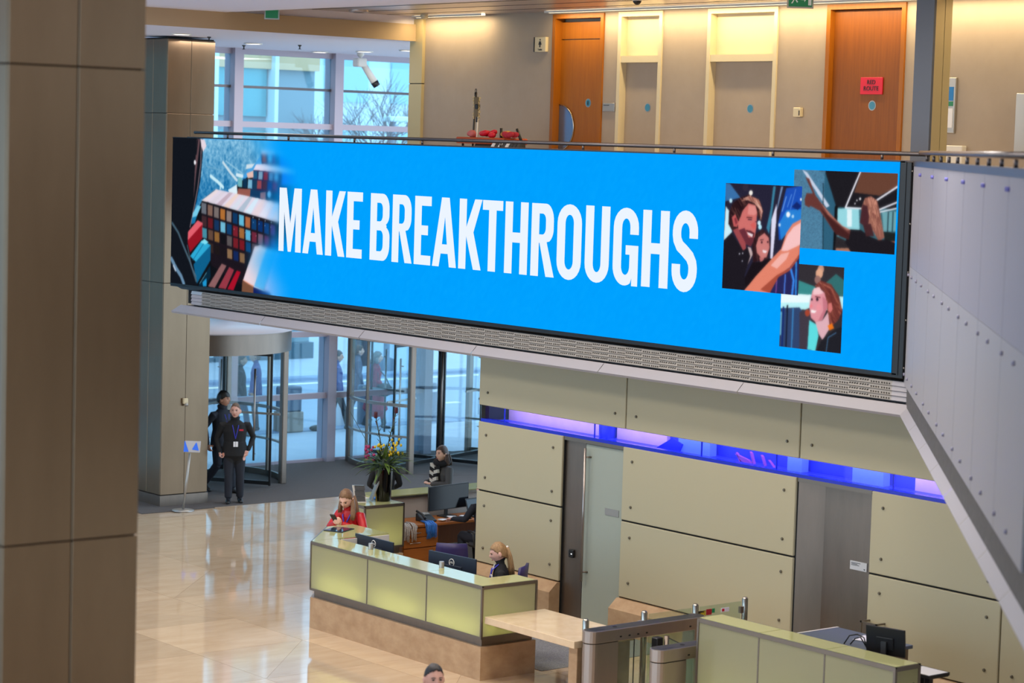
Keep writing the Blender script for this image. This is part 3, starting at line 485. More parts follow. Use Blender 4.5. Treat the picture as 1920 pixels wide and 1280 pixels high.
PHOTO_SHIP=[('p',[(-0.022,6.419),(5.997,6.461),(6.111,3.82),(-0.026,3.944)],(16,18,24),0),('p',[(0.801,6.433),(5.997,6.461),(6.026,5.798),(3.339,5.751),(2.471,5.875),(1.914,5.661)],(70,160,225),0),('p',[(2.689,6.422),(3.845,6.422),(3.709,6.06),(2.776,6.208)],(130,190,240),0),('p',[(3.168,6.174),(3.779,6.188),(3.722,5.721),(3.263,5.706)],(30,90,230),0),('sea',[(0.803,6.388),(2.926,6.394),(2.467,5.984),(2.309,5.936),(1.996,5.664),(1.837,5.527),(1.338,5.575),(0.965,5.405),(0.638,4.986),(0.665,5.439)]),('l',[(1.205,5.794),(1.417,5.711),(1.586,5.628)],(205,240,250),0.057),('l',[(1.501,5.692),(1.504,5.603)],(205,240,250),0.0351),('l',[(1.572,6.026),(1.783,5.877),(1.992,5.752)],(205,225,235),0.0482),('l',[(1.989,5.839),(2.152,5.822)],(215,238,248),0.057),('p',[(1.732,5.589),(1.995,5.686),(2.021,5.533),(1.796,5.536)],(220,240,250),0),('l',[(1.654,6.05),(2.15,5.866)],(150,200,225),0.0219),('l',[(1.073,5.946),(1.577,5.894)],(110,170,205),0.0197),('p',[(2.678,6.184),(3.206,6.186),(3.232,6.015),(2.704,6.034)],(40,50,90),0),('p',[(2.696,6.239),(3.049,6.246),(3.09,6.189),(2.678,6.184)],(235,225,245),0),('p',[(2.718,6.174),(2.836,6.177),(2.841,6.059),(2.722,6.066)],(150,75,75),0),('p',[(2.875,6.178),(2.993,6.181),(2.997,6.063),(2.88,6.06)],(110,170,215),0),('p',[(3.012,6.181),(3.09,6.183),(3.095,6.054),(3.017,6.052)],(110,50,90),0),('p',[(2.469,5.93),(3.294,5.921),(3.27,5.535),(2.404,5.547)],(40,40,80),0),('p',[(2.546,6.019),(2.783,6.031),(3.712,5.975),(3.677,5.9),(2.469,5.93)],(228,222,242),0),('p',[(2.47,5.915),(2.59,5.911),(2.586,5.788),(2.467,5.791)],(30,90,130),0),('p',[(2.621,5.91),(2.74,5.907),(2.737,5.784),(2.618,5.787)],(120,160,190),0),('p',[(2.772,5.906),(2.89,5.903),(2.887,5.78),(2.769,5.783)],(130,40,60),0),('p',[(2.921,5.901),(3.039,5.898),(3.035,5.776),(2.918,5.779)],(80,130,180),0),('p',[(3.07,5.897),(3.186,5.894),(3.183,5.772),(3.067,5.775)],(90,150,200),0),('p',[(2.435,5.77),(2.563,5.77),(2.56,5.639),(2.432,5.644)],(20,60,100),0),('p',[(2.587,5.766),(2.714,5.766),(2.711,5.636),(2.584,5.64)],(150,70,80),0),('p',[(2.738,5.762),(2.864,5.762),(2.861,5.632),(2.735,5.637)],(70,40,60),0),('p',[(2.887,5.758),(3.013,5.758),(3.01,5.629),(2.884,5.633)],(20,60,130),0),('p',[(3.036,5.754),(3.161,5.754),(3.158,5.625),(3.033,5.63)],(90,40,90),0),('p',[(2.031,5.797),(2.153,5.792),(2.15,5.647),(2.02,5.652)],(110,180,190),0),('p',[(2.178,5.788),(2.299,5.783),(2.296,5.639),(2.167,5.643)],(14,50,80),0),('p',[(2.323,5.78),(2.443,5.775),(2.441,5.631),(2.312,5.635)],(120,180,210),0),('p',[(2.467,5.771),(2.587,5.766),(2.585,5.623),(2.457,5.627)],(24,60,90),0),('p',[(2.271,5.87),(2.47,5.919),(2.474,5.81),(2.314,5.795)],(230,190,180),0),('p',[(2.266,6.011),(2.506,6.028),(2.428,5.961),(2.249,5.934)],(210,225,235),0),('p',[(2.038,5.622),(2.401,5.623),(2.385,5.503),(2.001,5.51)],(150,90,80),0),('p',[(2.401,5.623),(3.23,5.577),(3.235,5.427),(2.385,5.503)],(20,60,100),0),('p',[(2.681,5.578),(2.839,5.595),(2.843,5.476),(2.685,5.492)],(130,110,130),0),('e',[2.938,5.562,0.0526],(110,190,245)),('p',[(0.944,5.393),(1.38,5.588),(3.235,5.437),(3.247,5.127)],(226,216,232),0),('p',[(0.944,5.387),(1.38,5.584),(1.484,5.576),(1.093,5.372)],(236,220,224),0),('p',[(1.165,5.364),(1.58,5.568),(1.684,5.561),(1.317,5.347)],(220,212,224),0),('p',[(1.384,5.341),(1.779,5.553),(1.882,5.546),(1.539,5.323)],(196,176,190),0),('p',[(1.602,5.319),(1.976,5.538),(2.078,5.531),(1.759,5.298)],(238,214,206),0),('p',[(1.817,5.296),(2.171,5.523),(2.272,5.516),(1.977,5.274)],(216,222,236),0),('p',[(2.03,5.274),(2.365,5.508),(2.466,5.501),(2.194,5.25)],(176,192,210),0),('p',[(2.242,5.252),(2.558,5.494),(2.657,5.487),(2.408,5.226)],(214,234,250),0),('p',[(2.452,5.231),(2.748,5.479),(2.847,5.472),(2.62,5.203)],(232,214,222),0),('p',[(2.66,5.209),(2.938,5.465),(3.036,5.458),(2.831,5.18)],(226,226,244),0),('p',[(2.866,5.188),(3.126,5.45),(3.223,5.443),(3.04,5.156)],(204,216,246),0),('p',[(0.933,5.359),(3.247,5.127),(3.264,4.698),(2.362,4.518),(2.216,4.092),(1.299,4.345),(0.984,4.867)],(28,22,30),0),('p',[(0.937,5.359),(1.09,5.343),(1.092,5.168),(0.943,5.184)],(104,108,118),0),('p',[(1.131,5.334),(1.283,5.318),(1.285,5.144),(1.137,5.16)],(128,98,86),0),('p',[(1.323,5.31),(1.474,5.293),(1.476,5.12),(1.329,5.136)],(118,108,106),0),('p',[(1.514,5.285),(1.663,5.269),(1.666,5.096),(1.52,5.112)],(176,110,52),0),('p',[(1.703,5.261),(1.852,5.245),(1.854,5.073),(1.709,5.088)],(138,122,118),0),('p',[(1.891,5.236),(2.038,5.221),(2.041,5.049),(1.897,5.065)],(14,56,100),0),('p',[(2.077,5.212),(2.224,5.197),(2.226,5.026),(2.084,5.041)],(96,184,216),0),('p',[(2.262,5.189),(2.408,5.173),(2.41,5.003),(2.269,5.018)],(176,104,66),0),('p',[(2.446,5.165),(2.59,5.149),(2.593,4.98),(2.453,4.995)],(16,62,112),0),('p',[(2.629,5.141),(2.772,5.126),(2.774,4.957),(2.635,4.972)],(12,50,110),0),('p',[(2.81,5.118),(2.952,5.103),(2.954,4.934),(2.816,4.949)],(18,60,120),0),('p',[(2.989,5.095),(3.13,5.08),(3.133,4.912),(2.996,4.927)],(70,50,110),0),('p',[(0.951,5.147),(1.104,5.131),(1.108,4.963),(0.959,4.978)],(64,40,46),0),('p',[(1.145,5.122),(1.297,5.107),(1.3,4.939),(1.153,4.955)],(100,28,36),0),('p',[(1.337,5.098),(1.488,5.083),(1.492,4.916),(1.345,4.931)],(22,52,92),0),('p',[(1.527,5.075),(1.677,5.059),(1.681,4.893),(1.536,4.908)],(110,184,212),0),('p',[(1.717,5.051),(1.865,5.036),(1.869,4.87),(1.725,4.885)],(18,62,108),0),('p',[(1.905,5.028),(2.052,5.012),(2.056,4.847),(1.913,4.862)],(120,32,46),0),('p',[(2.091,5.004),(2.238,4.989),(2.242,4.825),(2.099,4.84)],(160,104,56),0),('p',[(2.276,4.981),(2.422,4.966),(2.426,4.803),(2.284,4.817)],(90,180,220),0),('p',[(2.46,4.958),(2.604,4.943),(2.608,4.78),(2.468,4.795)],(110,40,60),0),('p',[(2.642,4.935),(2.786,4.921),(2.79,4.758),(2.65,4.773)],(120,90,110),0),('p',[(2.823,4.913),(2.966,4.898),(2.97,4.736),(2.831,4.751)],(100,40,80),0),('p',[(3.003,4.89),(3.144,4.876),(3.148,4.715),(3.011,4.729)],(60,40,90),0),('p',[(0.964,4.952),(1.117,4.936),(1.123,4.775),(0.974,4.79)],(70,140,160),0),('p',[(1.158,4.928),(1.31,4.913),(1.316,4.752),(1.168,4.767)],(98,72,60),0),('p',[(1.35,4.905),(1.501,4.89),(1.507,4.73),(1.36,4.745)],(140,98,52),0),('p',[(1.541,4.882),(1.69,4.867),(1.696,4.707),(1.551,4.722)],(20,20,26),0),('p',[(1.73,4.859),(1.879,4.844),(1.884,4.685),(1.74,4.7)],(90,84,86),0),('p',[(1.918,4.836),(2.065,4.822),(2.071,4.663),(1.928,4.678)],(116,30,40),0),('p',[(2.104,4.814),(2.251,4.799),(2.257,4.641),(2.114,4.656)],(120,26,36),0),('p',[(2.289,4.791),(2.435,4.777),(2.441,4.62),(2.299,4.634)],(16,70,120),0),('p',[(2.473,4.769),(2.617,4.755),(2.623,4.598),(2.483,4.612)],(84,70,80),0),('p',[(0.978,4.738),(1.131,4.724),(1.139,4.569),(0.99,4.584)],(24,20,26),0),('p',[(1.172,4.716),(1.324,4.701),(1.331,4.547),(1.184,4.562)],(52,38,36),0),('p',[(1.364,4.693),(1.515,4.679),(1.522,4.526),(1.376,4.54)],(30,24,26),0),('p',[(1.555,4.671),(1.704,4.657),(1.712,4.504),(1.566,4.518)],(26,22,28),0),('p',[(1.744,4.649),(1.892,4.635),(1.9,4.483),(1.756,4.497)],(136,106,78),0),('p',[(1.932,4.627),(2.079,4.613),(2.087,4.461),(1.943,4.475)],(20,40,90),0),('p',[(2.118,4.605),(2.265,4.591),(2.272,4.44),(2.13,4.454)],(132,100,70),0),('e',[2.49,5.18,0.011],(190,220,240)),('e',[2.666,5.161,0.011],(190,220,240)),('e',[2.84,5.143,0.011],(190,220,240)),('e',[3.014,5.125,0.011],(190,220,240)),('e',[2.5,5.104,0.0088],(170,210,240)),('e',[2.668,5.086,0.0088],(170,210,240)),('e',[2.835,5.067,0.0088],(170,210,240)),('e',[3.001,5.049,0.0088],(170,210,240)),('e',[1.94,4.969,0.0088],(190,170,180)),('e',[2.103,4.95,0.0088],(190,170,180)),('e',[2.266,4.931,0.0088],(190,170,180)),('e',[2.428,4.913,0.0088],(190,170,180)),('e',[2.588,4.895,0.0088],(190,170,180)),('p',[(0.513,4.844),(0.828,5.062),(0.987,5.025),(0.974,4.912),(0.539,4.709)],(226,96,110),0),('p',[(0.518,4.708),(0.971,5.001),(0.987,4.777),(0.611,4.52)],(150,22,36),0),('p',[(0.613,4.463),(0.967,4.742),(1.245,4.678),(0.875,4.343)],(46,170,214),0),('l',[(0.701,4.4),(1.053,4.713)],(20,100,140),0.0131),('p',[(0.725,4.334),(1.245,4.678),(1.245,4.432),(0.843,4.024)],(14,96,140),0),('p',[(0.887,3.982),(1.236,4.342),(1.263,4.164),(1.1,3.996)],(10,40,60),0),('l',[(0.928,4.03),(1.134,4.223)],(110,190,210),0.011),('p',[(1.013,4.058),(1.137,4.133),(1.142,3.999),(1.036,3.992)],(30,150,210),0),('p',[(0.926,4.707),(1.051,4.769),(1.18,4.72),(1.076,4.681)],(130,225,245),0),('p',[(1.184,4.001),(1.589,4.396),(1.735,4.371),(1.395,3.993)],(140,96,98),0),('p',[(1.5,4.0),(1.819,4.354),(1.964,4.318),(1.729,3.993)],(150,56,70),0),('p',[(1.77,3.996),(2.045,4.312),(2.16,4.297),(1.955,3.986)],(170,18,42),0),('p',[(2.234,4.17),(2.366,4.409),(2.555,4.725),(2.713,4.755),(2.911,4.723),(2.726,4.408),(2.559,4.092)],(234,214,222),0),('p',[(2.559,4.092),(2.726,4.408),(2.911,4.723),(3.186,4.694),(3.04,4.427),(2.839,4.046)],(104,186,240),0),('p',[(2.839,4.035),(3.04,4.427),(3.186,4.694),(3.956,4.588),(3.942,3.971),(3.136,3.968)],(196,196,244),0),('p',[(2.214,4.158),(2.539,4.091),(2.544,3.96),(2.2,3.98)],(120,80,60),0),('p',[(2.539,4.091),(3.017,4.014),(3.02,3.949),(2.544,3.96)],(20,30,90),0),('l',[(2.234,4.17),(2.539,4.091)],(240,160,130),0.0175),('l',[(2.559,4.088),(2.858,4.043)],(220,235,250),0.0175),('p',[(0.845,6.4),(0.951,6.391),(0.948,6.122),(0.89,5.717),(0.775,5.353),(0.676,5.123),(0.534,4.845),(0.524,4.527),(0.844,4.002),(-0.026,3.944),(-0.022,6.419)],(18,22,30),0),('p',[(0.76,6.387),(0.867,6.389),(0.758,5.826),(0.688,5.395),(0.713,5.892)],(96,70,76),0),('l',[(0.899,6.323),(0.894,5.986),(0.81,5.58),(0.694,5.215),(0.596,4.939)],(150,130,140),0.0197),('p',[(0.867,6.389),(0.994,6.38),(1.061,6.281),(0.959,6.178),(0.9,6.278)],(230,215,225),0),('l',[(0.782,6.365),(0.747,6.14)],(18,22,30),0.0307),('e',[0.714,6.0,0.0329],(250,250,255)),('e',[0.709,6.015,0.0263],(250,250,255)),('p',[(0.819,5.31),(0.927,5.292),(0.804,5.129),(0.658,5.01),(0.674,5.169)],(120,205,235),0),('p',[(0.655,5.1),(0.804,5.129),(0.744,5.014),(0.638,4.986)],(24,120,170),0),('l',[(0.027,4.981),(0.23,4.83),(0.39,4.633),(0.616,4.373),(0.82,4.068)],(70,96,112),0.0438),('l',[(0.025,4.385),(0.185,4.233),(0.342,4.117),(0.434,3.997)],(104,140,170),0.0745),('l',[(0.095,4.274),(0.164,4.198)],(190,205,225),0.0351),('l',[(0.52,4.64),(0.661,4.307),(0.818,4.136)],(90,110,124),0.0175)]
LETTERS=[('M',3.24,3.857),('A',3.905,4.458),('K',4.516,5.031),('E',5.076,5.476),('B',5.677,6.166),('R',6.229,6.723),('E',6.773,7.169),('A',7.212,7.773),('K',7.823,8.337),('T',8.35,8.8),('H',8.854,9.351),('R',9.424,9.923),('O',9.97,10.471),('U',10.546,11.03),('G',11.106,11.595),('H',11.668,12.167),('S',12.229,12.702)]

SX = 20.5; SY = 34.2
scr = thing('led_screen', 'huge wide LED screen showing MAKE BREAKTHROUGHS on bright blue', 'screen', (SX, 26.2, 3.98))
CB((SX+0.012, 18.06, 3.93), (FX-0.01, 34.22, 6.40), 0.004).build('housing', m_dark2, scr)
MB().add([(SX+0.012, 18.06, 3.98), (SX+0.012, 34.22, 3.98), (SX+0.10, 34.0, 3.89), (SX+0.10, 18.12, 3.89), (SX+0.15, 18.12, 3.93), (SX+0.15, 34.0, 3.93)], [(0, 1, 2, 3), (3, 2, 5, 4), (0, 3, 4), (1, 5, 2)]).build('bezel', m_dark2, scr)
MB().box((SX+0.005, 18.15, 3.965), (SX+0.013, 34.22, 3.98)).box((SX+0.005, 18.15, 6.395), (SX+0.013, 34.22, 6.41)).box((SX+0.005, 18.13, 3.965), (SX+0.013, 18.22, 6.41)).build('bezel_strip', m_dark2, scr)
for z in (4.05, 4.6, 5.15, 5.7, 6.3): MB().ell((SX+0.03, 18.056, z), (0.012, 0.006, 0.012), None, 8, 6).build('screw', m_chrome, scr)
CB((SX+0.09, 18.02, 5.12), (SX+0.13, 18.06, 5.24), 0.005).build('latch', m_plate, scr)
def srgb2lin(a): return np.where(a <= 0.04045, a/12.92, ((a+0.055)/1.055)**2.4)
def inside(px, py, poly):
    c = np.zeros(px.shape, bool); n = len(poly)
    for i in range(n):
        x0, y0 = poly[i]; x1, y1 = poly[i-1]
        if y0 == y1: continue
        c ^= ((y0 > py) != (y1 > py)) & (px < (x1-x0)*(py-y0)/(y1-y0)+x0)
    return c
def blur(a, r):
    k = np.exp(-0.5*(np.arange(-r*2, r*2+1)/max(r, .5))**2); k /= k.sum()
    for ax in (0, 1):
        p = [(0, 0)]*a.ndim; p[ax] = (r*2, r*2); q = np.pad(a, p, 'edge')
        a = sum(kk*np.take(q, np.arange(i, i+a.shape[ax]), ax) for i, kk in enumerate(k))
    return a
def paint(name, items, s0, s1, z0, z1, step, off, bg=(0, 160, 255), fade=None, tone=1.0):
    nx = int((s1-s0)/step)+1; nz = int((z1-z0)/step)+1; ss = 2
    xs = np.linspace(s0, s1, nx*ss); zs = np.linspace(z0, z1, nz*ss); X, Z = np.meshgrid(xs, zs)
    im = np.ones(X.shape+(3,))*np.array(bg, float)
    for it in items:
        if it[0] == 'p': im[inside(X, Z, it[1])] = it[2]
        elif it[0] == 'e': c = it[1]; im[(X-c[0])**2+(Z-c[1])**2 < c[2]**2] = it[2]
        elif it[0] == 'l':
            for (xa, za), (xb, zb) in zip(it[1], it[1][1:]):
                dx, dz = xb-xa, zb-za; t = np.clip(((X-xa)*dx+(Z-za)*dz)/(dx*dx+dz*dz+1e-9), 0, 1)
                im[(X-xa-t*dx)**2+(Z-za-t*dz)**2 < (it[3]/2)**2] = it[2]
        elif it[0] == 'sea':
            m = inside(X, Z, it[1]); n1 = blur(rng.random(X.shape), 5); n1 = (n1-n1.min())/(n1.max()-n1.min()); n2 = blur(rng.random(X.shape), 2); n2 = (n2-n2.min())/(n2.max()-n2.min())
            t = np.clip((0.55*n1+0.45*n2-0.34)*2.6+(Z-5.6)*0.55, 0, 1)[..., None]
            im = np.where(m[..., None], np.array((10, 100, 160))*(1-t)+np.array((150, 205, 235))*t, im)
        elif it[0] == 'h':      # hair strokes inside an outline, along a direction
            xs_ = [q[0] for q in it[1]]; zs_ = [q[1] for q in it[1]]; rr = random.Random(len(it[1])*7+it[4]); m = inside(X, Z, it[1])
            for _ in range(it[4]):
                cx, cz = rr.uniform(min(xs_), max(xs_)), rr.uniform(min(zs_), max(zs_)); a = it[3]+rr.uniform(-.35, .35); L_ = rr.uniform(.05, .14); bend = rr.uniform(-2, 2)
                dx, dz = math.cos(a), math.sin(a); u = (X-cx)*dx+(Z-cz)*dz; w = -(X-cx)*dz+(Z-cz)*dx-bend*u*u
                k = (np.abs(u) < L_) & (np.abs(w) < rr.uniform(.003, .006)) & m; t = rr.random(); im[k] = im[k]*.35+(np.array(it[2][0])*(1-t)+np.array(it[2][1])*t)*.65
        elif it[0] == 'n':
            m = (rng.random(X.shape) < 0.25) & inside(X, Z, items[1][1]); im[m] = im[m]*0.55+np.array((60, 40, 90))*0.2
    if fade:
        b = fade(X, Z)[..., None]; soft = blur(im, 6); w = np.clip(b*3, 0, 1); im = im*(1-w)+soft*w
        im = im*(1-b)+np.array(bg, float)*b
    im = blur(im, 1); im = 0.6*im+0.4*blur(im, 4); im = im+(rng.random(im.shape[:2])[..., None]-.5)*7
    im = im.reshape(nz, ss, nx, ss, 3).mean((1, 3)) if im.shape[0] == nz*ss else im
    col = np.ones((nz, nx, 4), np.float32); col[..., :3] = srgb2lin(np.clip(im*tone/255, 0, 1))
    gx, gz = np.meshgrid(np.linspace(s0, s1, nx), np.linspace(z0, z1, nz))
    o = origin_of(scr)
    v = np.stack([np.full(gx.size, SX-off-o.x), SY-gx.ravel()-o.y, gz.ravel()-o.z], 1)
    i = np.arange(nx*nz).reshape(nz, nx); f = np.stack([i[:-1, :-1].ravel(), i[:-1, 1:].ravel(), i[1:, 1:].ravel(), i[1:, :-1].ravel()], 1)
    me = bpy.data.meshes.new(name); me.vertices.add(len(v)); me.vertices.foreach_set('co', v.ravel().astype(np.float32))
    me.loops.add(f.size); me.loops.foreach_set('vertex_index', f.ravel().astype(np.int32)); me.polygons.add(len(f)); me.polygons.foreach_set('loop_start', np.arange(0, f.size, 4, dtype=np.int32)); me.polygons.foreach_set('loop_total', np.full(len(f), 4, np.int32))
    me.update(); me.validate()
    a = me.color_attributes.new('art', 'FLOAT_COLOR', 'POINT'); a.data.foreach_set('color', col.reshape(-1))
    me.materials.append(m_art); ob = bpy.data.objects.new(name, me); COL.objects.link(ob); ob.parent = scr
    return ob
m_art = emit_attr('screen_picture')
BLUE = (0, 161, 255)
sm = lambda x, a, b: (lambda t: t*t*(3-2*t))(np.clip((x-a)/(b-a), 0, 1))
paint('display', [], 4.0, 15.98, 3.985, 6.4, 0.06, 0.0, BLUE)
paint('ship_picture', PHOTO_SHIP, 0.0, 4.0, 3.985, 6.4, 0.0095, 0.0, BLUE, fade=lambda X, Z: sm(X+0.25*np.sin(Z*3.1+0.6)+0.25*np.sin(Z*7+1)*0.5, 2.45, 3.75), tone=1.0)
paint('office_picture', PHOTO_POINT, 14.318, 15.955, 5.34, 6.268, 0.008, 0.002)
paint('portrait_picture', PHOTO_SMILE, 14.18, 15.19, 4.135, 5.147, 0.008, 0.0035)
paint('couple_picture', PHOTO_PAIR, 13.16, 14.46, 4.77, 6.07, 0.008, 0.005)
# letters
def arc(cx, cy, rx, ry, a0, a1, n=12): return [(cx+rx*math.cos(math.radians(a0+(a1-a0)*k/n)), cy+ry*math.sin(math.radians(a0+(a1-a0)*k/n))) for k in range(n+1)]
def thick(path, w):
    L_, R_ = [], []
    for i, p in enumerate(path):
        a = Vector(path[max(i-1, 0)]); b = Vector(path[min(i+1, len(path)-1)]); d = (b-a).normalized(); n = Vector((-d.y, d.x))
        L_.append(tuple(Vector(p)+n*w/2)); R_.append(tuple(Vector(p)-n*w/2))
    return L_+R_[::-1]
def glyph(ch, w):           # x in 0..w, y in 0..1 (cap height); returns outlines, the later ones holes
    s = 0.168; b = 0.138
    if ch == 'M': return [[(x*w, y) for x, y in ((0, 0), (0, 1), (.32, 1), (.51, .45), (.67, 1), (1, 1), (1, 0), (.75, 0), (.75, .62), (.56, 0), (.42, 0), (.23, .62), (.23, 0))]]
    if ch == 'A': return [[(x*w, y) for x, y in ((0, 0), (.35, 1), (.67, 1), (1, 0), (.71, 0), (.645, .19), (.35, .19), (.28, 0))], [(x*w, y) for x, y in ((.395, .325), (.6, .325), (.5, .72))]]
    if ch == 'K': return [[(0, 0), (0, 1), (s, 1), (s, .6), (.68*w, 1), (1.0*w, 1), (.64*w, .53), (w, 0), (.66*w, 0), (s, .47), (s, 0)]]
    if ch == 'E': return [[(0, 0), (0, 1), (w, 1), (w, 1-b), (s, 1-b), (s, .575), (.82*w, .575), (.82*w, .435), (s, .435), (s, b), (w, b), (w, 0)]]
    if ch == 'T': h = (w-s)/2; return [[(h, 0), (h, 1-b), (0, 1-b), (0, 1), (w, 1), (w, 1-b), (h+s, 1-b), (h+s, 0)]]
    if ch == 'H': return [[(0, 0), (0, 1), (s, 1), (s, .575), (w-s, .575), (w-s, 1), (w, 1), (w, 0), (w-s, 0), (w-s, .435), (s, .435), (s, 0)]]
    if ch == 'U': return [[(0, 1), (0, .27)]+arc(w/2, .25, w/2, .25, 180, 360)+[(w, .27), (w, 1), (w-s, 1), (w-s, .27)]+arc(w/2, .25, w/2-s, .25-b, 360, 180)+[(s, .27), (s, 1)]]
    if ch == 'O': return [arc(w/2, .75, w/2, .25, 0, 180)+arc(w/2, .25, w/2, .25, 180, 360), arc(w/2, .75, w/2-s, .25-b, 0, 180)+arc(w/2, .25, w/2-s, .25-b, 180, 360)]
    if ch in 'BR':
        r = .17
        if ch == 'R':
            o = [(0, 0), (0, 1), (w*.45, 1)]+arc(w*.94-r, 1-.23, r, .23, 90, 0, 8)+arc(w*.94-r, .66, r, .2, 0, -60, 8)+[(.66*w, .475), (w, 0), (.65*w, 0), (.36*w, .46), (s, .46), (s, 0)]
            hl = [(s, 1-b)]+arc(w*.94-s-.07, 1-b-.09, .07, .09, 90, 0, 5)+arc(w*.94-s-.07, .575+.09, .07, .09, 0, -90, 5)+[(s, .575)]
            return [o, hl]
        o = [(0, 0), (0, 1), (w*.45, 1)]+arc(w*.97-r, 1-.22, r, .22, 90, 0, 8)+arc(w*.97-r, .68, r, .16, 0, -60, 6)+[(.84*w, .525)]+arc(w-r, .36, r, .16, 60, 0, 6)+arc(w-r, .23, r, .23, 0, -90, 8)
        h1 = [(s, 1-b)]+arc(w*.97-s-.07, 1-b-.09, .07, .09, 90, 0, 5)+arc(w*.97-s-.07, .585+.09, .07, .09, 0, -90, 5)+[(s, .585)]
        h2 = [(s, .45)]+arc(w-s-.07, .45-.09, .07, .09, 90, 0, 5)+arc(w-s-.07, b+.09, .07, .09, 0, -90, 5)+[(s, b)]
        return [o, h1, h2]
    if ch == 'G':
        o = [(w, .66), (w, .75)]+arc(w/2, .75, w/2, .25, 0, 180)+arc(w*.47, .25, w*.47, .25, 180, 300, 10)+[(w*.76, .1), (w*.76, 0), (w, 0), (w, .52), (w*.5, .52), (w*.5, .40), (w-s, .40), (w-s, .27)]+arc(w/2, .25, w/2-s, .25-b, 360, 180)+arc(w/2, .75, w/2-s, .25-b, 180, 0)+[(w-s, .66)]
        return [o]
    if ch == 'S':
        q = s/2; c = [(w-q, .665), (w-q, .74)]+arc(w/2, .745, w/2-q, .255-b/2, 0, 180, 12)+[(q, .70), (q+.012, .64), (w*.30, .565), (w*.5, .505), (w*.70, .435), (w-q-.012, .36), (w-q, .30)]+arc(w/2, .255, w/2-q, .255-b/2, 0, -180, 12)+[(q, .26), (q, .335)]
        return [thick(c, s*.94)]
m_letter = emitter('screen_white', (236, 245, 255), 1.0)
Z0, Z1 = 4.695, 5.68
for ch, a, b_ in LETTERS:
    cu = bpy.data.curves.new('letter', 'CURVE'); cu.dimensions = '2D'; cu.fill_mode = 'BOTH'
    hgt = Z1-Z0; ov = 0.012 if ch in 'OUGS' else 0
    for out_ in glyph(ch, (b_-a)/hgt):
        sp = cu.splines.new('POLY'); sp.points.add(len(out_)-1); sp.use_cyclic_u = True
        for p, (x, y) in zip(sp.points, out_): p.co = (x*hgt, (y*(1+2*ov)-ov)*hgt, 0, 1)
    t = bpy.data.objects.new('tmp', cu); COL.objects.link(t); bpy.context.view_layer.update()
    me = bpy.data.meshes.new_from_object(t.evaluated_get(bpy.context.evaluated_depsgraph_get())); bpy.data.objects.remove(t)
    mt = Matrix(((0, 0, 1), (-1, 0, 0), (0, 1, 0))).to_4x4(); mt.translation = Vector((SX-0.004, SY-a, Z0))-origin_of(scr)
    me.transform(mt); me.materials.clear(); me.materials.append(m_letter)
    o = bpy.data.objects.new('letter', me); COL.objects.link(o); o.parent = scr

# ------------------------------------------------------------------ upper corridor
UX = 24.0; UF = 5.36
wu = struct('wall_back', (UX, 25, UF))
def wseg(y0, y1, z0=UF, z1=8.54): BOX((UX, y0, z0), (UX+0.2, y1, z1)).build('wall', m_offw, wu)
DOORS = ((27.40, 28.61), (26.08, 27.06), (23.69, 25.11), (21.32, 22.75))
wseg(28.61, 31.95); wseg(27.06, 27.40); wseg(25.11, 26.08); wseg(22.75, 23.69); wseg(8.0, 21.32)
for a, b in DOORS: BOX((UX+0.19, a-0.05, UF), (UX+0.3, b+0.05, 8.54)).build('backing', m_offw, wu)
for a, b in DOORS: BOX((UX, a, 8.50), (UX+0.2, b, 8.54)).build('lintel', m_offw, wu)
pil = struct('trim_2', (UX, 32.1, UF)); m_pil = M('cream_metal_panel', (200, 184, 140), 0.4, 0.3)
BOX((UX-0.06, 31.95, UF), (UX+0.2, 32.3, 7.415)).build('panel', m_pil, pil); BOX((UX-0.06, 31.95, 7.43), (UX+0.2, 32.3, 8.5)).build('panel', m_pil, pil); BOX((UX-0.05, 31.96, 7.41), (UX+0.19, 32.29, 7.435)).build('joint', m_joint, pil)
def door(n, a, b, kind):
    d = struct('door_%d' % n, (UX, (a+b)/2, UF)); fm = m_wood if kind == 'oak' else m_cream; fw = 0.07
    top = 8.50
    BOX((UX-0.03, b-fw, UF), (UX+0.16, b, top)).build('frame_side', fm, d); BOX((UX-0.03, a, UF), (UX+0.16, a+fw, top)).build('frame_side', fm, d)
    BOX((UX-0.03, a+fw, top-0.07), (UX+0.16, b-fw, top)).build('frame_head', fm, d)
    return d, a+fw, b-fw
def disc(y, z, x, par, mat=m_tealdisc, r=0.055):
    q = MB(); v = [(x-0.004, y+r*math.cos(2*PI*k/16), z+r*math.sin(2*PI*k/16)) for k in range(16)]; q.add(v, [tuple(range(16))]); v2 = [(x-0.002, y+r*1.25*math.cos(2*PI*k/16), z+r*1.25*math.sin(2*PI*k/16)) for k in range(16)]; q2 = MB().add(v2, [tuple(range(16))])
    q2.build('disc_rim', m_plate, par); q.build('sign_disc', mat, par)
d, a, b = door(3, *DOORS[0], 'oak')
BOX((UX+0.11, a, 8.12), (UX+0.15, b, 8.38)).build('over_panel', m_wood, d); lf = BOX((UX+0.11, a, UF), (UX+0.15, b, 8.105)).build('leaf', m_wood, d)
disc(27.86, 7.13, UX+0.11, lf); MB().box((UX+0.1, 27.85, 7.10), (UX+0.105, 27.87, 7.16)).build('pictogram', m_dark, lf)
v = [(UX+0.1, b-0.005-0.36*math.cos(math.radians(t)), 6.74+0.36*math.sin(math.radians(t))) for t in range(-90, 91, 10)]
MB().add(v, [tuple(range(len(v)))]).build('half_disc_plate', M('half_disc_steel', (130, 150, 180), 0.25, 0.8), lf)
MB().tube([(p[0]-.002, p[1], p[2]) for p in v], 0.012, 6).build('plate_rim', m_chrome, lf)
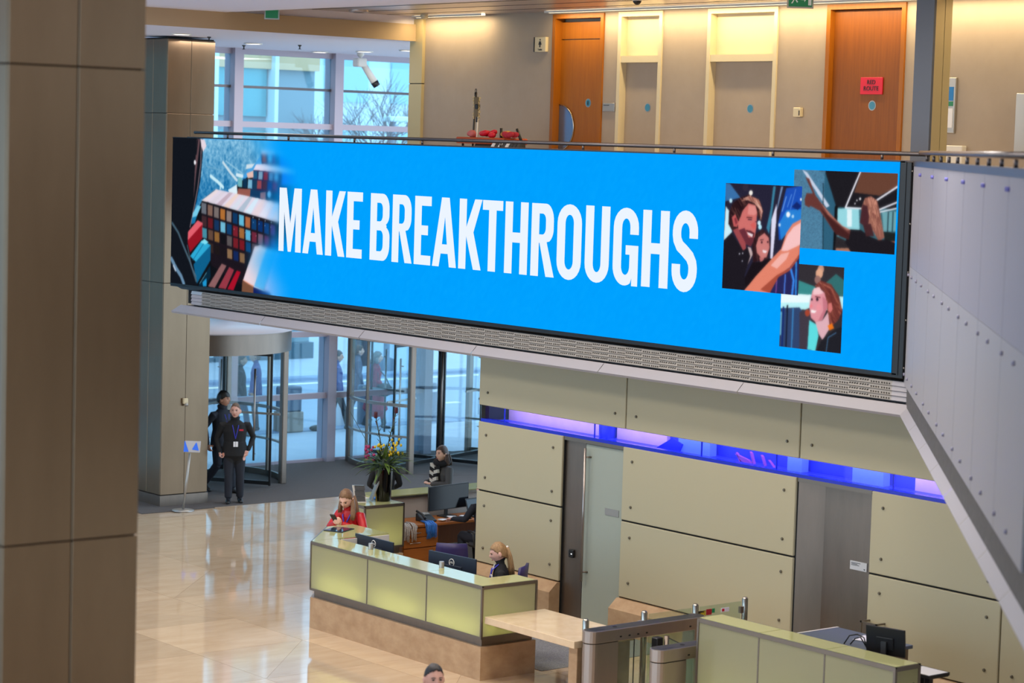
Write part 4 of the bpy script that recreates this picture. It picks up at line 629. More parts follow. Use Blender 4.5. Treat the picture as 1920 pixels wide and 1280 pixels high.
for n, (A, B), yd in ((4, DOORS[1], 26.48), (5, DOORS[2], 24.3)):
    d, a, b = door(n, A, B, 'cream')
    BOX((UX+0.10, a, 7.84), (UX+0.13, b, 8.43)).build('over_panel', m_cream, d)
    BOX((UX-0.02, a, 7.74), (UX+0.14, b, 7.84)).build('transom', m_cream, d)
    lf = BOX((UX+0.10, a, UF), (UX+0.14, b, 7.74)).build('leaf', m_offw, d); disc(yd, 7.07, UX+0.10, lf)
d, a, b = door(6, *DOORS[3], 'oak')
lf = BOX((UX+0.06, a, UF), (UX+0.12, b, 8.42)).build('leaf', m_wood_d, d)
disc(21.93, 7.13, UX+0.06, lf)
sg = CB((UX+0.035, 21.74, 7.28), (UX+0.055, 22.14, 7.51), 0.004).build('red_sign', m_redsign, lf)
text('lettering', 'RED\nROUTE', 0.085, m_dark, lf, (UX+0.032, 21.94, 7.40), RX, UPZ)
ws = thing('toilet_sign', 'projecting white sign with a black woman pictogram beside the oak door', 'sign', (UX-0.01, 28.87, 8.03))
CB((UX-0.06, 28.73, 7.92), (UX, 29.0, 8.15), 0.004).build('plate', m_cream, ws); BOX((UX-0.065, 28.995, 7.92), (UX, 29.02, 8.15)).build('side', m_dark, ws)
MB().ell((UX-0.062, 28.865, 8.108), (.004, .015, .015)).add([(UX-.063, 28.845, 8.085), (UX-.063, 28.885, 8.085), (UX-.063, 28.905, 8.03), (UX-.063, 28.88, 8.03), (UX-.063, 28.88, 7.99), (UX-.063, 28.85, 7.99), (UX-.063, 28.85, 8.03), (UX-.063, 28.825, 8.03)], [(0, 1, 2, 3, 4, 5, 6, 7)]).build('pictogram', m_dark, ws)
text('lettering', 'Toilet', 0.045, m_grey, ws, (UX-0.062, 28.865, 7.955), RX, UPZ)
pl = thing('door_plate', 'small grey metal plate on the wall between the oak and first cream door', 'plate', (UX, 27.23, 7.06))
CB((UX-0.02, 27.10, 7.0), (UX-0.001, 27.37, 7.13), 0.004).build('plate', m_plate, pl); MB().box((UX-.022, 27.22, 7.09), (UX-.02, 27.35, 7.1)).build('printed_line', m_grey, pl)
sb = thing('wall_sensor', 'small cream control box on the wall left of the red sign door', 'wall box', (UX, 23.22, 7.02))
CB((UX-0.07, 23.15, 6.96), (UX-0.001, 23.29, 7.09), 0.01).build('body', m_cream, sb); BOX((UX-0.073, 23.155, 6.98), (UX-0.07, 23.175, 7.05)).build('slot', m_grey, sb)
nb = thing('notice_board', 'narrow framed notice in blue and green behind the upper column', 'notice', (UX, 20.5, 7.14))
CB((UX-0.04, 20.40, 6.78), (UX-0.001, 20.75, 7.5), 0.006).build('frame', m_plate, nb)
BOX((UX-0.045, 20.43, 7.2), (UX-0.04, 20.72, 7.38)).build('blue_field', M('poster_blue', (20, 120, 190), 0.5), nb); BOX((UX-0.045, 20.43, 7.13), (UX-0.04, 20.72, 7.19)).build('green_field', m_green, nb)
BOX((UX-0.045, 20.43, 6.85), (UX-0.04, 20.72, 7.1)).build('pale_field', m_paper, nb)
wbx = thing('wall_cabinet', 'low white box on the upper wall just above the right handrail', 'wall box', (UX, 20.38, 6.5))
CB((UX-0.1, 20.2, 6.3), (UX-0.001, 20.62, 6.62), 0.01).build('body', m_white, wbx)
rp_ = thing('wall_panel', 'grey framed panel on the upper wall at the right edge of view', 'wall panel', (UX, 19.33, 6.9))
CB((UX-0.05, 18.9, 6.55), (UX-0.001, 19.40, 7.3), 0.008).build('frame', m_plate, rp_)
# upper column beside the red sign door
uc = struct('trim_3', (22.5, 19.7, UF))
BOX((22.5, 19.55, UF), (22.54, 19.84, 8.5)).build('side_panel', M('blue_grey_light_cast', (92, 98, 112), .5, .2), uc)  # bluish screen light and daylight on this face put into its colour
BOX((22.54, 19.55, UF), (22.70, 19.84, 8.5)).build('front_panel', m_pil, uc); BOX((22.71, 19.55, UF), (22.84, 19.84, 8.5)).build('front_panel', m_pil, uc)
# ceilings
ce = struct('ceiling')
BOX((-14, -12, 8.4), (20.2, 32.2, 8.7)).build('atrium_ceiling', m_ceil, ce)
BOX((20.2, 8, 8.54), (24.3, 32.2, 8.7)).build('corridor_ceiling', m_ceil_metal, ce)
BOX((16, 32.2, 8.13), (40, 38.9, 8.7)).build('entrance_ceiling', m_ceil, ce)
BOX((-14, 32.2, 8.13), (16, 38.9, 8.7)).build('entrance_ceiling', m_ceil, ce)
BOX((-14, 32.14, 8.13), (24.0, 32.2, 8.41)).build('bulkhead', m_brown, ce)
for k in range(5): BOX((20.3+k*0.75, 8, 8.535), (20.31+k*0.75, 32.1, 8.541)).build('ceiling_joint', m_grey, ce)
m_strip = emitter('strip_light', (255, 236, 196), 3.0)
for i, (a, b) in enumerate(((30.1, 31.95), (16.0, 28.5))):
    q = thing('strip_light', ['short recessed strip light at the left end of the corridor ceiling', 'long recessed strip light along the top of the corridor wall'][i], 'light', (23.76, (a+b)/2, 8.5), 0, 'corridor strip lights')
    BOX((23.72, a, 8.51), (23.80, b, 8.535)).build('diffuser', m_strip, q); MB().box((23.70, a, 8.505), (23.72, b, 8.535)).box((23.80, a, 8.505), (23.82, b, 8.535)).build('trim', m_white, q)
m_dl = emitter('downlight_glow', (255, 246, 232), 4.0)
for i, (x, y) in enumerate(((20.78, 34.45), (23.47, 36.42), (26.28, 38.39), (26.38, 37.04), (26.31, 35.55))):
    w = ['downlight above the steel pillar', 'downlight in the ceiling left of the white camera arm', 'downlight closest to the top of the blue glazing', 'downlight just right above the white camera', 'downlight tucked against the cream corridor pilaster'][i]
    q = thing('downlight', 'round recessed '+w, 'light', (x, y, 8.12), 0, 'entrance downlights')
    MB().lathe([(0.14, 8.115), (0.14, 8.125)], (x, y), 20).build('lamp', m_dl, q); MB().lathe([(0.14, 8.12), (0.17, 8.11), (0.17, 8.13)], (x, y), 20).build('ring', m_white, q)
for i, (x, y) in enumerate(((21.6, 34.9), (24.2, 36.0), (23.9, 37.4), (27.0, 36.2))):
    q = thing('sprinkler', ['sprinkler head near the top of the steel pillar', 'sprinkler head between the two middle downlights', 'sprinkler head above the glazing left of the camera', 'sprinkler head near the cream pilaster'][i], 'sprinkler', (x, y, 8.13), 0, 'ceiling sprinklers')
    MB().lathe([(0.035, 8.129), (0.03, 8.11), (0.012, 8.10), (0.012, 8.06), (0.03, 8.055), (0.03, 8.05)], (x, y), 10).build('head', m_grey, q)
def exitsign(name, label, c, wd, ht, glyphs):
    t = thing(name, label, 'exit sign', (c[0], c[1], c[2]))
    # faces look towards -X-Y diagonal of the lobby
    r = Vector((0.775, -0.632, 0)); n = Vector((-0.632, -0.775, 0)); C = Vector(c)
    MB().obox(C, r*(wd/2+0.02), n*0.012, Vector((0, 0, ht/2+0.02))).build('frame', m_plate, t)
    MB().obox(C+n*0.012, r*wd/2, n*0.004, Vector((0, 0, ht/2))).build('panel', m_green, t)
    for off in (-wd*0.3, wd*0.3): MB().tube([C+r*off+Vector((0, 0, ht/2)), C+r*off+Vector((0, 0, ht/2+0.25))], 0.008, 6).build('hanger', m_plate, t)
    if glyphs:
        P_ = C+n*0.018
        def poly(pts): MB().add([P_+r*x+Vector((0, 0, z)) for x, z in pts], [tuple(range(len(pts)))]).build('pictogram', m_letter2, t)
        poly([(0.0, .015), (.05, .015), (.05, .04), (.08, .0), (.05, -.04), (.05, -.015), (0, -.015)]); poly([(.1, -.08), (.14, -.08), (.14, .08), (.1, .08)])
        for s_ in (((-.1, .05), (-.085, .05), (-.06, .0), (-.08, -.005)), ((-.08, .005), (-.06, .0), (-.03, -.04), (-.045, -.05)), ((-.08, 0), (-.075, -.01), (-.1, -.06), (-.12, -.06)), ((-.09, .04), (-.085, .03), (-.045, .02), (-.045, .03)), ((-.1, .045), (-.095, .035), (-.125, .01), (-.135, .015))): poly(s_)
        MB().ell(P_+r*-0.085+Vector((0, 0, .068)), (.012, .012, .014)).build('pictogram', m_letter2, t)
m_letter2 = M('sign_white', (236, 240, 236), 0.5)
exitsign('exit_sign', 'green hanging exit sign without lettering at the upper left', (20.9, 31.9, 8.44), 0.20, 0.20, False)
exitsign('exit_sign', 'green running man exit sign with arrow above the corridor doors', (22.1, 21.45, 8.43), 0.30, 0.20, True)
dc = thing('dome_camera', 'white dome camera with dark lens under the corridor ceiling', 'camera', (21.54, 23.95, 8.5))
MB().lathe([(0.09, 8.54), (0.1, 8.50), (0.1, 8.46), (0.06, 8.44)], (21.54, 23.95), 18).build('housing', m_white, dc); MB().ell((21.54, 23.95, 8.44), (.06, .06, .055)).build('dome', m_dark, dc)
sd = thing('smoke_detector', 'round cream smoke detector near the short strip light', 'smoke detector', (23.6, 32.05, 8.5))
MB().lathe([(.06, 8.54), (.07, 8.5), (.04, 8.47)], (23.55, 31.4), 14).build('body', m_cream, sd)
sk = thing('ceiling_speaker', 'round flat speaker grille in the corridor ceiling beside the left exit sign', 'speaker', (22.3, 31.7, 8.5))
MB().lathe([(.16, 8.54), (.16, 8.51), (.13, 8.50)], (22.3, 31.5), 18).build('grille', m_ceil_metal, sk); MB().lathe([(.09, 8.50), (.09, 8.497)], (22.3, 31.5), 14).build('cone', m_dark, sk)
cc = thing('bullet_camera', 'white bullet camera angled down from the entrance ceiling', 'camera', (26.6, 38.2, 8.1))
bx = Vector((26.9, 37.9, 8.0)); e1 = bx+Vector((0.26, -0.12, -0.42))
MB().lathe([(.07, 8.13), (.07, 8.08), (.03, 8.05), (.03, 7.98)], (bx.x, bx.y), 12).build('mount', m_white, cc)
CB((bx.x-.12, bx.y-.1, 7.86), (bx.x+.1, bx.y+.1, 8.03), 0.02).build('junction_box', m_white, cc)
MB().tube([bx+Vector((0.05, 0, -.06)), e1], [0.06, 0.075], 14).build('barrel', m_white, cc); MB().tube([e1, e1+(e1-bx).normalized()*0.1], [0.078, 0.07], 14).build('lens_hood', m_dark, cc)

# ------------------------------------------------------------------ clad pillars
def pillar(name, x0, y0, seams, ztop):
    p = struct(name, (x0, y0, 0)); w = 0.95
    BOX((x0+0.02, y0+0.02, 0), (x0+w-0.02, y0+w-0.02, ztop)).build('core', m_joint, p)
    BOX((x0-0.01, y0-0.01, 0), (x0+w+0.01, y0+w+0.01, 0.19)).build('plinth', m_steel_d, p)
    zs = [0.2]+seams+[ztop-0.02]
    for za, zb in zip(zs, zs[1:]):
        for k in (0, 1):
            a, b = k*w/2+0.004, (k+1)*w/2-0.004
            CB((x0+a, y0, za+0.004), (x0+b, y0+0.02, zb-0.004), 0.003).build('panel', m_clad, p)
            CB((x0, y0+a+(0.02 if k == 0 else 0), za+0.004), (x0+0.02, y0+b, zb-0.004), 0.003).build('panel', m_clad, p)
            CB((x0+w-0.02, y0+a+(0.02 if k == 0 else 0), za+0.004), (x0+w, y0+b, zb-0.004), 0.003).build('panel', m_clad, p)
pillar('pillar', 21.06, 35.35, [3.89, 6.81], 8.10)
pillar('pillar', 6.68, 13.07, [3.93, 6.88], 8.4)

wf = struct('wall_front', (0, -11, 0)); BOX((-14, -11.2, 0), (30, -11, 8.4)).build('wall', M('brown_stone', (170, 152, 134), .6), wf)  # unseen wall behind the camera, added for the near pillar's reflections

# ------------------------------------------------------------------ glazed entrance front
FY = 38.9
fa = struct('window_2', (25, FY, 0))
MUL = [15.1, 17.47, 19.84, 22.3, 24.66, 27.0, 29.42, 31.8]
TRS = [1.33, 2.57, 4.6, 6.68, 7.40]
for x in MUL: BOX((x-0.1, FY-0.17, 0), (x+0.1, FY+0.2, 8.13)).build('mullion', m_mull, fa)
for a, b in zip(MUL, MUL[1:]):
    dr = abs((a+b)/2-23.2) < 1.3 or abs((a+b)/2-29) < 2.6
    for z in TRS:
        if z < 2 and dr and a > 27: continue
        hh = 0.055 if z in (1.33, 2.57, 6.68) else 0.025
        BOX((a+0.1, FY-(0.09 if hh > .03 else .03), z-hh), (b-0.1, FY+0.06, z+hh)).build('transom', m_mull if hh > .03 else m_rail, fa)
    zz = [0.06]+TRS+[8.02]
    for z0, z1 in zip(zz, zz[1:]):
        if z1 < 2.6 and a > 27.0: continue
        if z1 < 2.6 and 22.2 < a < 24.0: continue
        BOX((a+0.1, FY, z0), (b-0.1, FY+0.02, z1)).build('pane', m_glass, fa)
    BOX((a+0.1, FY-0.06, 8.02), (b-0.1, FY+0.06, 8.13)).build('head', m_mull, fa)
    if not (a > 27 or 22.2 < a < 24): BOX((a+0.1, FY-0.04, 0), (b-0.1, FY+0.06, 0.06)).build('sill', m_mull, fa)
def revolving(name, cx, cy, r, label, leaf0):
    t = thing(name, label, 'revolving door', (cx, cy, 0))
    MB().lathe([(r+0.12, 2.53), (r+0.12, 2.91)], (cx, cy), 64).build('drum', m_steel_d, t)
    MB().lathe([(r+0.16, 2.905), (r+0.16, 2.93), (0.1, 2.935)], (cx, cy), 48).build('drum_cover', m_soffit, t)
    for sgn in (0, 1):                                        # curved side walls
        a0 = 180*sgn; arcp = [(cx+r*math.cos(math.radians(a0+k)), cy+r*math.sin(math.radians(a0+k))) for k in range(-34, 35, 4)]
        q = MB(); n = len(arcp); q.add([(x, y, 0.12) for x, y in arcp]+[(x, y, 2.53) for x, y in arcp], [(i, i+1, n+i+1, n+i) for i in range(n-1)], None, True); q.build('curved_glass', m_glass_rev, t)
        for z0, z1 in ((0, 0.12), (1.30, 1.36), (0.70, 0.74)):
            q = MB(); ins = [(cx+(x-cx)*0.985, cy+(y-cy)*0.985) for x, y in arcp]; o_ = [(cx+(x-cx)*1.015, cy+(y-cy)*1.015) for x, y in arcp]
            v = [(x, y, z) for z in (z0, z1) for x, y in o_+ins]; k2 = 2*n
            fs = []
            for i in range(n-1): fs += [(i, i+1, k2+i+1, k2+i), (n+i+1, n+i, k2+n+i, k2+n+i+1), (k2+i, k2+i+1, k2+n+i+1, k2+n+i)]
            q.add(v, fs).build('base_ring' if z0 == 0 else 'rail_ring', m_trim if z0 == 0 else m_plate, t)
        for k in (-34, 0, 34):
            x, y = cx+r*math.cos(math.radians(a0+k)), cy+r*math.sin(math.radians(a0+k)); w = 0.06 if k else 0.03
            CB((x-w, y-w, 0), (x+w, y+w, 2.55), 0.015).build('post', m_steel_d, t)
    MB().tube([(cx, cy, 0), (cx, cy, 2.53)], 0.03, 12).build('centre_shaft', m_steel, t)
    for k in range(4):
        an = math.radians(leaf0+90*k); d = Vector((math.cos(an), math.sin(an), 0)); n_ = Vector((-d.y, d.x, 0)); c = Vector((cx, cy, 0)); L0, L1 = 0.07, r-0.12; zc = Vector((0, 0, 1))
        lf = MB().obox(c+d*((L0+L1)/2)+zc*1.28, d*(L1-L0)/2, n_*0.006, zc*1.14).build('leaf', m_glass_rev, t)
        q = MB(); 
        for l in (L0, L1): q.obox(c+d*l+zc*1.28, d*0.016, n_*0.02, zc*1.24)
        for z in (0.09, 2.47): q.obox(c+d*((L0+L1)/2)+zc*z, d*(L1-L0)/2, n_*0.018, zc*0.035)
        q.build('leaf_frame', m_dark2, lf)
        hp = c+d*(L1-0.3)-n_*0.07; q = MB().tube([hp+zc*0.5, hp+zc*2.2], 0.02, 8)
        for z in (0.62, 2.05): q.tube([hp+zc*z, hp+n_*0.07+zc*z], 0.012, 6)
        q.build('push_bar', m_steel, lf)
        MB().obox(c+d*(L1-0.3)+zc*1.38-n_*0.02, d*(L1*0.3), n_*0.010, zc*0.02).build('push_rail', m_plate, lf)
    MB().lathe([(r-0.02, 0.004), (r-0.02, 0.010)], (cx, cy), 40).build('door_mat', m_carpet, t)
revolving('revolving_door', 23.02, 37.65, 1.75, 'steel revolving door behind the two guards in dark jackets', -55)
revolving('revolving_door', 28.87, 37.58, 1.83, 'glass revolving door behind the flower vase and dark haired woman', 20)

# ------------------------------------------------------------------ outside: building, trees, lamp, bollards
bA = thing('office_building', 'teal glazed office building across the street behind the entrance glass', 'building', (33, 57, 0))
BOX((-20, 57.2, 0), (39.0, 70, 26)).build('wall', M('building_base', (120, 150, 160), 0.6), bA)
for k in range(24):
    x = -6.6+k*2.0
    for z0, z1 in ((0.6, 3.3), (3.7, 6.6), (7.0, 8.35), (8.75, 11.6), (12.0, 15)):
        if x < 16 or x > 37.1: continue
        BOX((x+0.12, 57.1, z0), (x+1.88, 57.22, z1)).build('window', m_tealb, bA)
    if 15 < x < 39: BOX((x-0.06, 56.75, 0.2), (x+0.06, 57.2, 18)).build('fin', m_mulb, bA)
BOX((15, 56.95, 8.35), (39.0, 57.2, 8.75)).build('band', m_bandb, bA); BOX((15, 56.95, 0), (39.0, 57.2, 0.5)).build('plinth', M('plinth_dark', (60, 90, 104), 0.5), bA)
bB = thing('pale_building', 'pale distant building beyond the bare tree at upper right', 'building', (60, 96, 0))
BOX((44, 96, 0), (95, 110, 20)).build('wall', M('pale_wall', (206, 226, 232), 0.7), bB)
for k in range(12):
    for z in (1, 4.6, 8.2, 11.8): BOX((46+k*4, 95.9, z), (48.6+k*4, 96, z+2.4)).build('window', M('pale_window', (150, 200, 210), 0.3) if k == 0 and z == 1 else bpy.data.materials['pale_window'], bB)
BOX((44, 95.8, 10.8), (95, 96, 11.3)).build('band', m_bandb, bB)
def tree(loc, h, seed, label):
    rr = random.Random(seed); t = thing('bare_tree', label, 'tree', loc, 0, 'bare winter trees')
    br = MB(); tr = MB(); base = Vector(loc)
    tr.tube([base, base+Vector((0.05, 0, h*0.25)), base+Vector((0, 0.1, h*0.5))], [0.2, 0.15, 0.1], 8).build('trunk', m_bark, t)
    def grow(p, d, l, r, lev):
        q = p+d*l*0.5+Vector((rr.uniform(-.1, .1), rr.uniform(-.1, .1), 0.05))*l; e = p+d*l
        br.tube([p, q, e], [r, r*0.8, r*0.55], 5, None, False)
        if lev == 0: return
        for k in range(4 if lev > 1 else 5):
            nd = (d+Vector((rr.uniform(-1, 1), rr.uniform(-1, 1), rr.uniform(-.25, .75)))*0.85).normalized(); grow(p+d*l*rr.uniform(.45, 1), nd, l*rr.uniform(.55, .78), r*0.5, lev-1)
    for k in range(9): grow(base+Vector((0, 0, h*(0.28+k*0.03))), Vector((math.cos(k*2.4), math.sin(k*2.4), 0.75)).normalized(), h*0.17, 0.05, 3)
    br.build('branches', m_bark, t)
tree((39.0, 54.6, 0), 10.5, 3, 'bare winter tree seen through the upper right window')
tree((45.5, 62, 0), 11, 9, 'bare tree farther back beside the teal building')
lp = thing('lamp_post', 'pale street lamp post beyond the woman in the crimson coat', 'lamp post', (38.9, 53.2, 0))
MB().lathe([(.22, 0), (.22, .35), (.09, .4), (.08, 7)], (38.9, 53.2), 12).build('post', m_boll2, lp); CB((38.7, 53.0, 6.95), (39.6, 53.4, 7.1), .03).build('lantern', m_mulb, lp)
for i, (x, y, mm, w) in enumerate(((30.66, 43.6, m_boll, 'white bollard right of the mullion behind the blue jacket'), (31.2, 43.5, m_boll2, 'grey bollard next to the white one behind the blue jacket'), (32.55, 43.0, m_boll, 'white bollard just right of the crimson coat'), (32.95, 43.3, m_boll2, 'grey bollard beside the rightmost glass post of the door'), (36.0, 44.0, m_boll, 'white bollard seen through the right revolving door'), (36.9, 44.2, m_boll2, 'grey bollard seen through the right revolving door'))):
    q = thing('bollard', w, 'bollard', (x, y, 0), 0, 'street bollards')
    MB().lathe([(.15, 0), (.15, .86), (.12, .9)], (x, y), 16).build('post', mm, q); MB().lathe([(.153, .70), (.153, .76)], (x, y), 16).build('band', m_boll2 if mm is m_boll else m_boll, q)
br_ = thing('street_rack', 'white tubular street rack seen through the right revolving door', 'rack', (35.3, 43.6, 0))
for dx in (0, .75): MB().tube([(34.9+dx, 43.9-dx*.3, 0), (34.9+dx, 43.9-dx*.3, 1.0)], .06, 8).build('upright', m_boll, br_)
for z in (.35, .7, .97): MB().tube([(34.9, 43.9, z), (35.65, 43.675, z)], .04, 8).build('bar', m_boll, br_)
bn = thing('street_box', 'grey and brown street box left of the blue backpack', 'street box', (28.9, 43.1, 0))
CB((28.65, 42.95, 0), (29.2, 43.35, .45), .02).build('base', M('box_brown', (150, 140, 130), .7), bn); CB((28.68, 42.98, .45), (29.17, 43.32, 1.0), .03).build('upper', m_boll2, bn)
MB().ell((29.6, 43.0, .06), (.22, .1, .07)).build('lid_bag', m_dark, bn)

# ------------------------------------------------------------------ reception island: front desk
def glassbox_panel(par, a, b, name='glass_panel'): BOX(a, b).build(name, m_yellow, par)
HT = 1.16
rdk = thing('reception_desk', 'long backlit green glass reception desk on a stone plinth', 'reception desk', (17.58, 23.8, 0))
XL, XR, YA, YB = 17.58, 18.0, 21.97, 25.62
foot = [(XL, YA), (18.44, YA), (18.44, YA+0.4), (XR, YA+0.4), (XR, YB), (18.85, YB), (18.85, 26.5), (18.44, 26.5), (XL, YB)]
MB().prism(foot, 0, 0.41).build('stone_plinth', m_stone, rdk)
ins = [(XL+0.05, YA+0.05), (18.42, YA+0.05), (18.42, YA+0.36), (XR-0.03, YA+0.36), (XR-0.03, YB+0.03), (18.82, YB+0.03), (18.82, 26.45), (18.46, 26.45), (XL+0.05, YB-0.02)]
MB().prism(ins, 0.41, 0.505).build('recess', m_steel_d, rdk); MB().prism([(XL+.004, YA+.004), (18.43, YA+.004), (18.43, YA+.4), (XR, YA+.4), (XR, YB), (18.85, YB), (18.85, 26.49), (18.44, 26.49), (XL+.004, YB)], .503, .508).build('base_tray', m_trim, rdk)
joints = [YA, 23.08, 24.34, YB]
for a, b in zip(joints, joints[1:]): glassbox_panel(rdk, (XL, a+0.012, 0.535), (XL+0.012, b-0.012, HT-0.045))
glassbox_panel(rdk, (XL+0.02, YA, 0.535), (18.41, YA+0.012, HT-0.045))
q = MB(); q.quad((XL+0.012, YB+0.012, 0.535), (18.43, 26.49, 0.535), (18.43, 26.49, HT-0.045), (XL+0.012, YB+0.012, HT-0.045)).build('glass_panel', m_yellow, rdk)
def strip(par, pts, z0, z1, w, name='metal_edge'):
    q = MB()
    for (x0, y0), (x1, y1) in zip(pts, pts[1:]):
        d = Vector((x1-x0, y1-y0, 0)); L_ = d.length; d.normalize(); n = Vector((-d.y, d.x, 0)); q.obox(((x0+x1)/2, (y0+y1)/2, (z0+z1)/2), d*(L_/2+w/2), n*w/2, (0, 0, (z1-z0)/2))
    q.build(name, m_trim, par)
ring = [(18.43, YA+0.006), (XL+0.006, YA+0.006), (XL+0.006, YB), (18.43, 26.49)]
strip(rdk, ring, HT-0.045, HT-0.004, 0.022); strip(rdk, ring, 0.505, 0.535, 0.022)
for x, y in ((18.43, YA+0.006), (XL+0.006, YA+0.006), (XL+0.006, YB), (18.43, 26.49)): strip(rdk, [(x-0.002, y), (x+0.002, y)], 0.52, HT-0.02, 0.024, 'metal_post')
for y in joints[1:3]: BOX((XL-0.002, y-0.01, 0.52), (XL+0.014, y+0.01, HT-0.03)).build('metal_post', m_trim, rdk)
# inner lining, lamp tray and the top slabs
BOX((XR-0.02, YA+0.38, 0.505), (XR, YB, HT-0.02)).build('liner', m_inner, rdk)
BOX((XR-0.0, YB-0.02, 0.505), (18.84, YB, HT-0.02)).build('liner', m_inner, rdk); BOX((18.40, YA+0.02, 0.505), (18.42, YA+0.38, HT-0.02)).build('liner', m_inner, rdk)
BOX((XR-0.02, YA+0.38, 0.505), (18.42, YA+0.40, HT-0.02)).build('liner', m_inner, rdk)
tops = [[(XL+.01, YA+.01), (18.42, YA+.01), (18.42, YA+.4), (XR-.02, YA+.4), (XR-.02, 23.075), (XL+.01, 23.075)], [(XL+.01, 23.085), (XR-.02, 23.085), (XR-.02, 24.335), (XL+.01, 24.335)], [(XL+.01, 24.345), (XR-.02, 24.345), (XR-.02, YB-.005), (XL+.01, YB-.005)], [(XL+.015, YB+.005), (18.85, YB+.005), (18.85, 26.48), (18.44, 26.48)]]
for p in tops: MB().prism(p, HT-0.012, HT).build('glass_top', m_top, rdk)
tube_mat = emitter('lamp_tube', (232, 240, 150), 2.0)
LAMPG = (0.98, 1.0, 0.55)
for y in (22.55, 23.7, 24.95): area('desk_tube', (XL+0.22, y, 0.58), (-0.6, 0, 0.45), 0.10, 1.0, 8.5, LAMPG)
area('desk_tube', (18.0, YA+0.2, 0.56), (0, -0.5, 0.6), 0.5, 0.1, 2.2, LAMPG)
area('desk_tube', (18.2, 25.95, 0.56), (-0.4, 0.4, 0.6), 0.5, 0.1, 3.0, LAMPG)
BOX((XR+0.0, YA+0.42, 0.70), (18.62, YB-0.03, 0.74)).build('work_surface', m_grey, rdk)
wk = [(XR+0.02, y) for y in (22.5, 24.0, 25.4)]
for y in (22.45, 24.0, 25.5): BOX((XR+0.02, y, 0), (18.55, y+0.03, 0.70)).build('support', m_desk, rdk)
# vase counter
vc = thing('side_counter', 'short backlit green glass counter carrying the tall flower vase', 'counter', (20.2, 28, 0))
BOX((19.93, 27.7, 0), (20.65, 28.3, 0.41)).build('stone_plinth', m_stone, vc); BOX((19.97, 27.74, 0.41), (20.6, 28.26, 0.51)).build('recess', m_steel_d, vc)
BOX((19.95, 27.70, 0.535), (20.63, 27.712, HT-0.045)).build('glass_panel', m_yellow, vc); BOX((19.93, 27.72, 0.535), (19.942, 28.29, HT-0.045)).build('glass_panel', m_yellow, vc)
BOX((20.63, 27.72, 0.51), (20.65, 28.3, HT-.02)).build('end_panel', m_inner, vc); BOX((19.95, 28.26, 0.51), (20.64, 28.28, HT-.02)).build('liner', m_inner, vc)
r_ = [(19.94, 28.29), (19.94, 27.706), (20.64, 27.706), (20.64, 28.29)]
strip(vc, r_, HT-.045, HT-.004, .022); strip(vc, r_, .505, .535, .022)
for x, y in r_: strip(vc, [(x-.002, y), (x+.002, y)], .52, HT-.02, .024, 'metal_post')
BOX((19.95, 27.715, HT-.012), (20.63, 28.29, HT)).build('glass_top', m_top, vc)
area('counter_tube', (20.3, 27.95, 0.60), (0, -0.5, 0.6), 0.6, 0.1, 4.5, LAMPG)
# back counter facing the entrance
bc = thing('back_counter', 'pale glass topped counter behind the oak office desk', 'counter', (22, 28.9, 0))
BOX((20.85, 28.66, 0), (24.0, 28.72, 1.06)).build('inner_panel', M('pale_inner_panel', (196, 192, 184), .45), bc); BOX((20.85, 29.04, 0), (24, 29.1, 1.06)).build('outer_panel', m_yellow, bc)
BOX((20.80, 28.62, 1.07), (24.05, 29.12, 1.1)).build('glass_top', m_top, bc); BOX((20.80, 28.615, 1.05), (24.05, 28.63, 1.085)).build('metal_edge', m_trim, bc); BOX((20.80, 28.64, 0), (20.85, 29.1, 1.07)).build('end_panel', m_inner, bc)
# stone ledge table
lt_ = thing('stone_table', 'thick travertine ledge table between the desk and the gates', 'table', (18.1, 21.1, 0))
CB((17.62, 20.30, 0.70), (18.56, 21.96, 0.785), 0.004).build('top', m_stone_top, lt_); CB((17.68, 20.31, 0), (18.5, 20.46, 0.70), 0.004).build('leg', m_stone, lt_)

# ------------------------------------------------------------------ oak desk, monitors, small things
od = thing('office_desk', 'orange oak office desk with drawers behind the reception desk', 'desk', (21.4, 28.3, 0))
CB((20.86, 28.0, 0.705), (23.4, 28.62, 0.745), 0.004).build('desktop', m_desk, od)
CB((20.88, 28.03, 0), (21.54, 28.6, 0.705), 0.004).build('pedestal', m_wood_d, od)
for z0, z1 in ((0.56, 0.69), (0.40, 0.55), (0.06, 0.385)):
    dr = CB((20.895, 28.01, z0), (21.525, 28.03, z1), 0.003).build('drawer', m_desk, od)
    if z0 > .38: MB().tube([(20.98, 28.0, (z0+z1)/2), (20.98, 27.985, (z0+z1)/2), (21.18, 27.985, (z0+z1)/2), (21.18, 28.0, (z0+z1)/2)], .006, 6).build('handle', m_chrome, dr)
    else: MB().ell((21.42, 28.008, z1-.04), (.01, .008, .01), None, 8, 6).build('lock', m_chrome, dr)
BOX((21.54, 28.55, 0.3), (23.4, 28.58, 0.7)).build('modesty_panel', m_wood_d, od)
BOX((23.3, 28.03, 0), (23.34, 28.55, .7)).build('support', m_wood_d, od)
